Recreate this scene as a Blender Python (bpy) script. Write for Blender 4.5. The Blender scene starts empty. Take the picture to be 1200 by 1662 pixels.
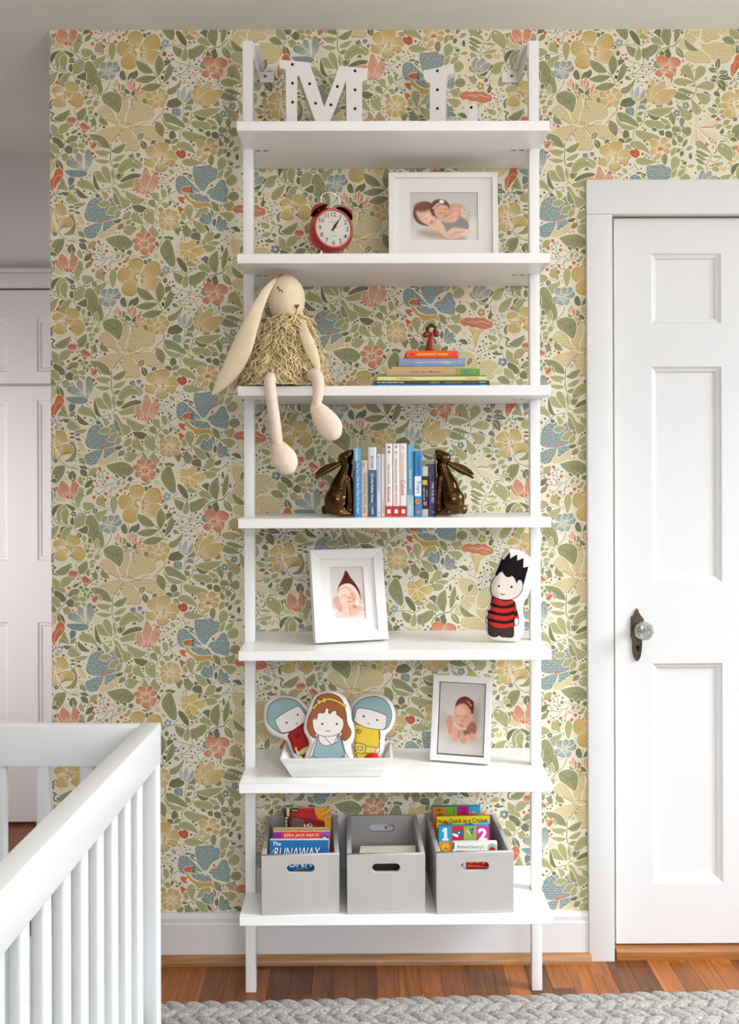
import bpy, bmesh, math, random
import numpy as np
from mathutils import Vector, Matrix, Euler, Quaternion
R = math.radians
SC = bpy.context.scene
COL = SC.collection

# ---------------------------------------------------------------- camera
F = 1614.0                      # focal length in pixels of the 1200x1662 frame
CX, CY = 600.0, 766.0           # where the level optical axis falls in the frame
CAMP = Vector((0.0, -2.75, 1.348))
cam = bpy.data.cameras.new('camera'); camo = bpy.data.objects.new('camera', cam); COL.objects.link(camo)
cam.sensor_fit = 'VERTICAL'; cam.sensor_height = 36.0; cam.sensor_width = 26.0
cam.lens = 36.0 * F / 1662.0
cam.shift_y = -(831.0 - CY) / 1662.0
cam.clip_start = 0.05
YAW, ROLL = R(-0.30), R(-0.20)
CROT = Matrix.Rotation(YAW, 3, 'Z') @ Matrix.Rotation(R(90), 3, 'X') @ Matrix.Rotation(ROLL, 3, 'Z')
camo.location = CAMP; camo.rotation_euler = CROT.to_euler()
SC.camera = camo

# ---------------------------------------------------------------- light and exposure
w = bpy.data.worlds.new('world'); SC.world = w; w.use_nodes = True
w.node_tree.nodes['Background'].inputs['Color'].default_value = (0.80, 0.90, 1.0, 1)
w.node_tree.nodes['Background'].inputs['Strength'].default_value = 1.0
def area(name, loc, target, sx, sy, power, col):
    l = bpy.data.lights.new(name, 'AREA'); l.shape = 'RECTANGLE'; l.size = sx; l.size_y = sy
    l.energy = power; l.color = col
    o = bpy.data.objects.new(name, l); COL.objects.link(o); o.location = loc
    o.rotation_euler = (Vector(target) - Vector(loc)).to_track_quat('-Z', 'Y').to_euler()
    return o
area('sky_beyond_right_window', (4.2, -1.15, 3.5), (0.4, -0.55, 0.4), 2.8, 3.0, 520, (0.88, 0.94, 1.0))
area('sky_beyond_rear_window', (0.9, -6.6, 3.35), (0.6, -1.0, 0.6), 4.0, 2.0, 430, (0.90, 0.95, 1.0))
area('hall_window_daylight', (-2.36, .1, 1.1), (-1.25, 1.07, .95), .7, 1.2, 10, (0.97, .97, 1.0)).data.spread = R(95)  # fill lamp added to brighten the dark hall; no window stands there
area('ceiling_uplighter', (0.7, -2.35, 1.7), (0.7, -2.3, 2.6), .5, .5, 33, (1.0, .97, .93))  # unseen fill lamp added to bounce light off the ceiling, no fixture built
SC.view_settings.view_transform = 'Standard'; SC.view_settings.look = 'None'
SC.view_settings.gamma = 1.0; SC.view_settings.use_curve_mapping = False
SC.view_settings.exposure = 0.30

# ---------------------------------------------------------------- helpers
def at(px, py, y):
    """point on the plane Y = y that a frame pixel looks at"""
    d = CROT @ Vector(((px - CX) / F, -(py - CY) / F, -1.0))
    return CAMP + d * ((y - CAMP.y) / d.y)
def mpp(y):
    """metres per pixel at depth y"""
    return (y - CAMP.y) / F
def lin(c):
    c = np.asarray(c, float) / 255.0
    return np.where(c <= 0.04045, c / 12.92, ((c + 0.055) / 1.055) ** 2.4)
_m = {}
def mat(name, rgb, rough=0.5, metal=0.0, spec=0.5, bump=0.0, bscale=200.0, vary=0.0, vscale=20.0, coat=0.0, sheen=0.0, trans=0.0, ior=1.45):
    if name in _m: return _m[name]
    m = bpy.data.materials.new(name); m.use_nodes = True
    nt = m.node_tree; b = nt.nodes['Principled BSDF']
    c = tuple(lin(rgb)) + (1,)
    b.inputs['Base Color'].default_value = c
    b.inputs['Roughness'].default_value = rough; b.inputs['Metallic'].default_value = metal
    b.inputs['Specular IOR Level'].default_value = spec
    b.inputs['Coat Weight'].default_value = coat
    b.inputs['Sheen Weight'].default_value = sheen
    b.inputs['Transmission Weight'].default_value = trans; b.inputs['IOR'].default_value = ior
    tc = nt.nodes.new('ShaderNodeTexCoord')
    if vary > 0:
        n = nt.nodes.new('ShaderNodeTexNoise'); n.inputs['Scale'].default_value = vscale; n.inputs['Detail'].default_value = 4
        nt.links.new(tc.outputs['Object'], n.inputs['Vector'])
        r = nt.nodes.new('ShaderNodeValToRGB')
        r.color_ramp.elements[0].position = 0.3; r.color_ramp.elements[1].position = 0.7
        r.color_ramp.elements[0].color = tuple(x * (1 - vary) for x in c[:3]) + (1,)
        r.color_ramp.elements[1].color = tuple(min(1, x * (1 + vary * 0.6)) for x in c[:3]) + (1,)
        nt.links.new(n.outputs['Fac'], r.inputs['Fac']); nt.links.new(r.outputs['Color'], b.inputs['Base Color'])
    if bump > 0:
        n2 = nt.nodes.new('ShaderNodeTexNoise'); n2.inputs['Scale'].default_value = bscale; n2.inputs['Detail'].default_value = 3
        nt.links.new(tc.outputs['Object'], n2.inputs['Vector'])
        bp = nt.nodes.new('ShaderNodeBump'); bp.inputs['Strength'].default_value = bump; bp.inputs['Distance'].default_value = 0.002
        nt.links.new(n2.outputs['Fac'], bp.inputs['Height']); nt.links.new(bp.outputs['Normal'], b.inputs['Normal'])
    _m[name] = m
    return m
def attr_mat(name, rough=0.6, spec=0.3, bump=0.0, bscale=600):
    m = mat(name, (255, 255, 255), rough, 0, spec, bump, bscale)
    if not m.node_tree.nodes.get('ca'):
        a = m.node_tree.nodes.new('ShaderNodeAttribute'); a.name = 'ca'; a.attribute_name = 'Col'
        m.node_tree.links.new(a.outputs['Color'], m.node_tree.nodes['Principled BSDF'].inputs['Base Color'])
    return m
def wood_mat(name, rgb, dark=0.5, rough=0.35, axis='Y', spread=0.5, random_shade=0.5, k=1.0):
    m = bpy.data.materials.new(name); m.use_nodes = True; nt = m.node_tree; b = nt.nodes['Principled BSDF']
    tc = nt.nodes.new('ShaderNodeTexCoord'); mp = nt.nodes.new('ShaderNodeMapping')
    mp.inputs['Scale'].default_value = {'Y': (60 * k, 4 * k, 60 * k), 'X': (4 * k, 60 * k, 60 * k)}[axis]
    oi = nt.nodes.new('ShaderNodeObjectInfo')
    ad = nt.nodes.new('ShaderNodeVectorMath'); ad.operation = 'ADD'
    mu = nt.nodes.new('ShaderNodeMath'); mu.operation = 'MULTIPLY'; mu.inputs[1].default_value = 37.0
    nt.links.new(oi.outputs['Random'], mu.inputs[0])
    nt.links.new(tc.outputs['Object'], ad.inputs[0]); nt.links.new(mu.outputs[0], ad.inputs[1])
    nt.links.new(ad.outputs[0], mp.inputs['Vector'])
    n = nt.nodes.new('ShaderNodeTexNoise'); n.inputs['Scale'].default_value = 1.0; n.inputs['Detail'].default_value = 6; n.inputs['Distortion'].default_value = 1.2
    nt.links.new(mp.outputs[0], n.inputs['Vector'])
    r = nt.nodes.new('ShaderNodeValToRGB'); c = lin(rgb)
    r.color_ramp.elements[0].position = 0.3; r.color_ramp.elements[0].color = tuple(c * dark) + (1,)
    r.color_ramp.elements[1].position = 0.65; r.color_ramp.elements[1].color = tuple(np.minimum(1, c * 1.1)) + (1,)
    nt.links.new(n.outputs['Fac'], r.inputs['Fac'])
    hs = nt.nodes.new('ShaderNodeHueSaturation')
    mr = nt.nodes.new('ShaderNodeMapRange'); mr.inputs['To Min'].default_value = 1 - random_shade; mr.inputs['To Max'].default_value = 1 + random_shade * 0.75
    nt.links.new(oi.outputs['Random'], mr.inputs['Value']); nt.links.new(mr.outputs['Result'], hs.inputs['Value'])
    nt.links.new(r.outputs['Color'], hs.inputs['Color']); nt.links.new(hs.outputs['Color'], b.inputs['Base Color'])
    b.inputs['Roughness'].default_value = rough
    bp = nt.nodes.new('ShaderNodeBump'); bp.inputs['Strength'].default_value = 0.15; bp.inputs['Distance'].default_value = 0.001
    nt.links.new(n.outputs['Fac'], bp.inputs['Height']); nt.links.new(bp.outputs['Normal'], b.inputs['Normal'])
    return m

def tag(o, label=None, cat=None, group=None, kind=None):
    if label: o['label'] = label
    if cat: o['category'] = cat
    if group: o['group'] = group
    if kind: o['kind'] = kind
    return o
def thing(name, label, cat, loc=(0, 0, 0), rotz=0.0, group=None):
    o = bpy.data.objects.new(name, None); COL.objects.link(o); o.empty_display_size = 0.05
    o.location = loc; o.rotation_euler = (0, 0, rotz)
    return tag(o, label, cat, group)
def link_mesh(name, me, m=None, parent=None, smooth=False):
    o = bpy.data.objects.new(name, me); COL.objects.link(o)
    if m is not None:
        for x in (m if isinstance(m, (list, tuple)) else [m]): me.materials.append(x)
    if parent is not None: o.parent = parent
    if smooth: me.polygons.foreach_set('use_smooth', [True] * len(me.polygons))
    return o
class MB:
    """collects shapes in a bmesh and links them as one mesh object"""
    def __init__(s): s.b = bmesh.new(); s.mi = 0
    def _n(s, vs, fs):
        v = [s.b.verts.new(p) for p in vs]
        for f in fs:
            try:
                k = s.b.faces.new([v[i] for i in f]); k.material_index = s.mi
            except ValueError: pass
        return v
    def box(s, x0, x1, y0, y1, z0, z1):
        return s._n([(x0,y0,z0),(x1,y0,z0),(x1,y1,z0),(x0,y1,z0),(x0,y0,z1),(x1,y0,z1),(x1,y1,z1),(x0,y1,z1)],
                    [(0,3,2,1),(4,5,6,7),(0,1,5,4),(1,2,6,5),(2,3,7,6),(3,0,4,7)])
    def prism(s, pts, d0, d1, axis='Y'):
        """closed 2D outline extruded: axis Y: pts are (x,z); X: (y,z); Z: (x,y)"""
        f = {'Y': lambda p, d: (p[0], d, p[1]), 'X': lambda p, d: (d, p[0], p[1]), 'Z': lambda p, d: (p[0], p[1], d)}[axis]
        n = len(pts)
        s._n([f(p, d0) for p in pts] + [f(p, d1) for p in pts],
             [tuple(range(n)), tuple(range(2*n-1, n-1, -1))] + [(i, i+n, (i+1) % n + n, (i+1) % n) for i in range(n)])
    def lathe(s, prof, n=32, origin=(0,0,0), axis='Z', rot=None, cap=True):
        vs, fs = [], []
        for r, h in prof:
            for k in range(n):
                a = 2*math.pi*k/n
                p = {'Z': Vector((r*math.cos(a), r*math.sin(a), h)), 'Y': Vector((r*math.cos(a), h, r*math.sin(a))), 'X': Vector((h, r*math.cos(a), r*math.sin(a)))}[axis]
                if rot: p = rot @ p
                vs.append(p + Vector(origin))
        for i in range(len(prof)-1):
            for k in range(n):
                fs.append((i*n+k, i*n+(k+1) % n, (i+1)*n+(k+1) % n, (i+1)*n+k))
        if prof[0][0] > 1e-6 and cap: fs.append(tuple(range(n)))
        if prof[-1][0] > 1e-6 and cap: fs.append(tuple(range(len(prof)*n-1, (len(prof)-1)*n-1, -1)))
        s._n(vs, fs)
    def tube(s, pts, r, n=8, cap=True):
        pts = [Vector(p) for p in pts]; rs = r if isinstance(r, (list, tuple)) else [r]*len(pts)
        vs, fs = [], []; up = None
        for i, p in enumerate(pts):
            t = (pts[min(i+1, len(pts)-1)] - pts[max(i-1, 0)]).normalized()
            if up is None: up = t.orthogonal().normalized()
            u = (up - t*up.dot(t)).normalized(); v = t.cross(u); up = u
            for k in range(n):
                a = 2*math.pi*k/n; vs.append(p + (u*math.cos(a) + v*math.sin(a))*rs[i])
        for i in range(len(pts)-1):
            for k in range(n): fs.append((i*n+k, i*n+(k+1) % n, (i+1)*n+(k+1) % n, (i+1)*n+k))
        if cap: fs += [tuple(range(n-1, -1, -1)), tuple(range((len(pts)-1)*n, len(pts)*n))]
        s._n(vs, fs)
    def ell(s, c, r, seg=16, rot=None):
        q = bmesh.ops.create_uvsphere(s.b, u_segments=seg, v_segments=max(6, seg//2), radius=1.0)
        M = Matrix.Translation(Vector(c)) @ (rot.to_4x4() if rot else Matrix()) @ Matrix.Diagonal((r[0], r[1], r[2], 1))
        bmesh.ops.transform(s.b, matrix=M, verts=q['verts'])
        for v in q['verts']:
            for f in v.link_faces: f.material_index = s.mi
    def build(s, name, m=None, parent=None, smooth=False, bevel=0.0, seg=2, auto=None, recalc=True):
        if bevel > 0:
            bmesh.ops.remove_doubles(s.b, verts=s.b.verts, dist=1e-6)
            es = [e for e in s.b.edges if len(e.link_faces) == 2 and e.calc_face_angle(0) > R(30)]
            bmesh.ops.bevel(s.b, geom=es, offset=bevel, segments=seg, affect='EDGES', profile=0.6)
        if recalc: bmesh.ops.recalc_face_normals(s.b, faces=s.b.faces)
        me = bpy.data.meshes.new(name); s.b.to_mesh(me); s.b.free()
        o = link_mesh(name, me, m, parent, smooth)
        if auto is not None or bevel > 0:
            me.polygons.foreach_set('use_smooth', [True]*len(me.polygons)); me.set_sharp_from_angle(angle=R(auto or 40))
        return o
def box(name, x0, x1, y0, y1, z0, z1, m, parent=None, bevel=0.0):
    b = MB(); b.box(x0, x1, y0, y1, z0, z1); return b.build(name, m, parent, bevel=bevel)
def baked(o, name, m, parent=None, smooth=True):
    """evaluate an object's modifiers / curve into a plain mesh object, remove the source"""
    dg = bpy.context.evaluated_depsgraph_get(); dg.update()
    me = bpy.data.meshes.new_from_object(o.evaluated_get(dg)); mw = o.matrix_world.copy()
    bpy.data.objects.remove(o)
    me.materials.clear(); me.name = name
    n = link_mesh(name, me, m, parent, smooth)
    return n
def organic(name, prims, m, parent=None, voxel=0.002, it=6):
    """one continuous skin over spheres, ellipsoids and tapered chains"""
    b = MB()
    for p in prims:
        if p[0] == 'e': b.ell(p[1], p[2], 20, p[3] if len(p) > 3 else None)
        else:
            pts, rs = [Vector(q) for q in p[1]], p[2]; fl = p[3] if len(p) > 3 else 1.0
            for i in range(len(pts)-1):
                n = max(2, int((pts[i+1]-pts[i]).length / (0.3*max(1e-4, min(rs[i], rs[i+1])))))
                for k in range(n+1):
                    t = k/n; rr = rs[i]*(1-t) + rs[i+1]*t
                    b.ell(pts[i].lerp(pts[i+1], t), (rr, rr*fl, rr), 12)
    me = bpy.data.meshes.new('t'); b.b.to_mesh(me); b.b.free()
    o = bpy.data.objects.new('t', me); COL.objects.link(o)
    md = o.modifiers.new('r', 'REMESH'); md.mode = 'VOXEL'; md.voxel_size = voxel
    sm = o.modifiers.new('s', 'SMOOTH'); sm.factor = 0.5; sm.iterations = it
    return baked(o, name, m, parent, True)
def plate2d(name, outer, holes, thick, m, parent=None, bevel=0.0):
    """flat plate in X-Z with holes, from y=-thick/2 to thick/2 (a filled 2D curve turned into mesh)"""
    cu = bpy.data.curves.new('t', 'CURVE'); cu.dimensions = '2D'; cu.fill_mode = 'BOTH'; cu.extrude = thick/2 - bevel
    cu.bevel_depth = bevel; cu.bevel_resolution = 1; cu.offset = -bevel
    for pts in [outer] + holes:
        sp = cu.splines.new('POLY'); sp.points.add(len(pts)-1); sp.use_cyclic_u = True
        for q, p in zip(sp.points, pts): q.co = (p[0], p[1], 0, 1)
    o = bpy.data.objects.new('t', cu); COL.objects.link(o)
    n = baked(o, name, m, parent, False)
    n.data.transform(Matrix.Rotation(R(90), 4, 'X'))
    return n
def text(name, s, size, m, parent=None, loc=(0,0,0), rot=(R(90),0,0), width=None, height=None, shear=0.0, bold=0.0, align='CENTER', extrude=0.0002, spacing=1.0):
    cu = bpy.data.curves.new('t', 'FONT'); cu.body = s; cu.size = 1.0; cu.align_x = align; cu.align_y = 'CENTER'
    cu.shear = shear; cu.offset = bold; cu.space_character = spacing; cu.resolution_u = 3
    o = bpy.data.objects.new('t', cu); COL.objects.link(o)
    n = baked(o, name, m, parent, False); me = n.data
    xs = np.array([v.co[:] for v in me.vertices]); lo, hi = xs.min(0), xs.max(0)
    sx = sy = size
    if width: sx = width/(hi[0]-lo[0])
    if height: sy = height/(hi[1]-lo[1])
    elif width and size is None: sy = sx
    if sx is None: sx = sy
    c = (lo+hi)/2 if align == 'CENTER' else np.array((lo[0], (lo[1]+hi[1])/2, 0))
    M = Matrix.Translation(loc) @ Euler(rot).to_matrix().to_4x4() @ Matrix.Diagonal((sx, sy, 1, 1)) @ Matrix.Translation(Vector((-c[0], -c[1], 0)))
    me.transform(M)
    return n
def catmull(pts, closed=True, k=6):
    P = np.asarray(pts, float); n = len(P); out = []
    rng = range(n if closed else n-1)
    for i in rng:
        p0, p1, p2, p3 = (P[(i-1) % n], P[i], P[(i+1) % n], P[(i+2) % n]) if closed else (P[max(i-1, 0)], P[i], P[i+1], P[min(i+2, n-1)])
        for j in range(k):
            t = j/k
            out.append(0.5*((2*p1) + (-p0+p2)*t + (2*p0-5*p1+4*p2-p3)*t*t + (-p0+3*p1-3*p2+p3)*t**3))
    if not closed: out.append(P[-1])
    return np.array(out)
def inside(px, py, poly):
    poly = np.asarray(poly); r = np.zeros(px.shape, bool); n = len(poly); j = n-1
    for i in range(n):
        xi, yi, xj, yj = poly[i][0], poly[i][1], poly[j][0], poly[j][1]
        c = ((yi > py) != (yj > py)) & (px < (xj-xi)*(py-yi)/((yj-yi) or 1e-12)+xi); r ^= c; j = i
    return r
class Art:
    """small painter: a flat print (photo, cushion, cover) held as vertex colours on a fine grid"""
    def __init__(s, x0, x1, y0, y1, n, bg):
        s.x0, s.x1, s.y0, s.y1 = x0, x1, y0, y1
        s.W = n; s.H = max(2, int(round(n*(y1-y0)/(x1-x0)))); s.S = 2
        gx = x0 + (np.arange(s.W*s.S)+.5)*(x1-x0)/(s.W*s.S); gy = y0 + (np.arange(s.H*s.S)+.5)*(y1-y0)/(s.H*s.S)
        s.X, s.Y = np.meshgrid(gx, gy); s.c = np.zeros(s.X.shape+(3,)) + np.array(bg, float); s.u = (x1-x0)/(s.W*s.S)
        s.clip = None
    def _blur(s, mk, rad):
        k = max(1, int(rad/s.u))
        if k < 1: return mk
        ker = np.exp(-0.5*(np.arange(-2*k, 2*k+1)/k)**2); ker /= ker.sum()
        p = np.pad(mk, 2*k, mode='edge')
        p = np.apply_along_axis(lambda v: np.convolve(v, ker, 'valid'), 0, p)
        return np.apply_along_axis(lambda v: np.convolve(v, ker, 'valid'), 1, p)
    def put(s, mk, rgb, soft=0, a=1.0):
        mk = mk.astype(float)
        if soft > 0: mk = s._blur(mk, soft)
        if s.clip is not None: mk = mk*s.clip
        mk = mk[..., None]*a
        s.c = s.c*(1-mk) + np.array(rgb, float)*mk
    def poly(s, pts, rgb, smooth=True, soft=0, a=1.0, k=6):
        p = np.array(pts, float).reshape(-1, 2)
        if smooth: p = catmull(p, True, k)
        s.put(inside(s.X, s.Y, p), rgb, soft, a); return p
    def ell(s, cx, cy, rx, ry, rgb, rot=0, soft=0, a=1.0):
        dx, dy = s.X-cx, s.Y-cy; c, n = math.cos(R(rot)), math.sin(R(rot))
        s.put(((dx*c+dy*n)/rx)**2 + ((-dx*n+dy*c)/ry)**2 < 1, rgb, soft, a)
    def line(s, pts, wd, rgb, smooth=True, soft=0, a=1.0):
        p = np.array(pts, float).reshape(-1, 2)
        if smooth and len(p) > 2: p = catmull(p, False, 6)
        d = np.full(s.X.shape, 1e9)
        for i in range(len(p)-1):
            q, e = p[i], p[i+1]-p[i]; L = (e**2).sum() or 1e-9
            t = np.clip(((s.X-q[0])*e[0]+(s.Y-q[1])*e[1])/L, 0, 1)
            d = np.minimum(d, np.hypot(s.X-q[0]-t*e[0], s.Y-q[1]-t*e[1]))
        s.put(d < wd/2, rgb, soft, a)
    def outlined(s, pts, rgb, lc=(35, 28, 28), lw=0.7, smooth=True, k=6):
        p = s.poly(pts, rgb, smooth, k=k); s.line(np.vstack([p, p[:1]]), lw, lc, False)
    def grid(s):
        return s.c.reshape(s.H, s.S, s.W, s.S, 3).mean((1, 3))
def colour_mesh(name, V, Fc, C, m, parent=None, smooth=False):
    me = bpy.data.meshes.new(name); me.from_pydata([tuple(v) for v in V], [], Fc)
    ca = me.color_attributes.new('Col', 'FLOAT_COLOR', 'POINT')
    q = np.ones((len(V), 4), np.float32); q[:, :3] = lin(C); ca.data.foreach_set('color', q.ravel())
    return link_mesh(name, me, m, parent, smooth)
def art_plane(name, art, w, h, m, parent=None, loc=(0, 0, 0)):
    """upright print facing -Y, centred on loc"""
    g = art.grid(); H, W = g.shape[:2]
    xs = np.linspace(-w/2, w/2, W); zs = np.linspace(h/2, -h/2, H)
    V = [(loc[0]+x, loc[1], loc[2]+z) for z in zs for x in xs]
    Fc = [(j*W+i, (j+1)*W+i, (j+1)*W+i+1, j*W+i+1) for j in range(H-1) for i in range(W-1)]
    return colour_mesh(name, V, Fc, g.reshape(-1, 3), m, parent)
# ---------------------------------------------------------------- shell of the room
ZC = 2.571
XL = at(83, 766, 0).x            # left end of the papered wall
WHITE = mat('white_trim_paint', (222, 221, 220), 0.35, bump=0.05, bscale=40)
WALLP = mat('grey_white_wall_paint', (238, 236, 232), 0.7, bump=0.05, bscale=120)
CEILP = mat('ceiling_paint', (234, 232, 226), 0.8, bump=0.04, bscale=120)
HALLP = mat('hall_wall_paint', (226, 221, 218), 0.7, bump=0.04, bscale=120)
PAPERG = mat('wallpaper_ground', (235, 227, 206), 0.8)
def struct(name, b, m, bevel=0.0, parent=None):
    o = b.build(name, m, parent, bevel=bevel)
    if parent is None: tag(o, kind='structure')
    return o
XR = 1.95; YR = -4.2; YH = 1.10; XHL = -2.4
DX0, DX1, DTOP = at(996, 1000, 0).x, at(996, 1000, 0).x + 0.765, at(1090, 349, 0).z   # door opening
b = MB(); b.box(XL, DX0, 0, .12, 0, ZC); b.box(DX1, XR, 0, .12, 0, ZC); b.box(DX0, DX1, 0, .12, DTOP, ZC)
wall_back = struct('wall_back', b, PAPERG)
b = MB(); b.box(XL, XL+.12, .12, YH+.1, 0, ZC); struct('wall_left', b, HALLP)
b = MB(); b.box(XHL, XL, YH, YH+.1, 0, ZC); wall_hall = struct('wall_hall', b, HALLP)
b = MB(); b.box(XHL-.1, XHL, YR-.1, YH+.1, 0, ZC); struct('wall_far_left', b, HALLP)
wy0, wy1, wz0, wz1 = -1.85, -.35, .35, 2.30
b = MB(); b.box(XR, XR+.1, YR, wy0, 0, ZC); b.box(XR, XR+.1, wy1, .12, 0, ZC); b.box(XR, XR+.1, wy0, wy1, 0, wz0); b.box(XR, XR+.1, wy0, wy1, wz1, ZC)
struct('wall_right', b, WALLP)
b = MB(); b.box(XHL, -.1, YR-.1, YR, 0, ZC); b.box(1.75, XR, YR-.1, YR, 0, ZC); b.box(-.1, 1.75, YR-.1, YR, 0, .45); b.box(-.1, 1.75, YR-.1, YR, 2.15, ZC)
struct('wall_rear', b, WALLP)
b = MB(); b.box(XHL-.1, XR+.1, YR-.1, YH+.1, ZC, ZC+.1); struct('ceiling', b, CEILP)

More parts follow.
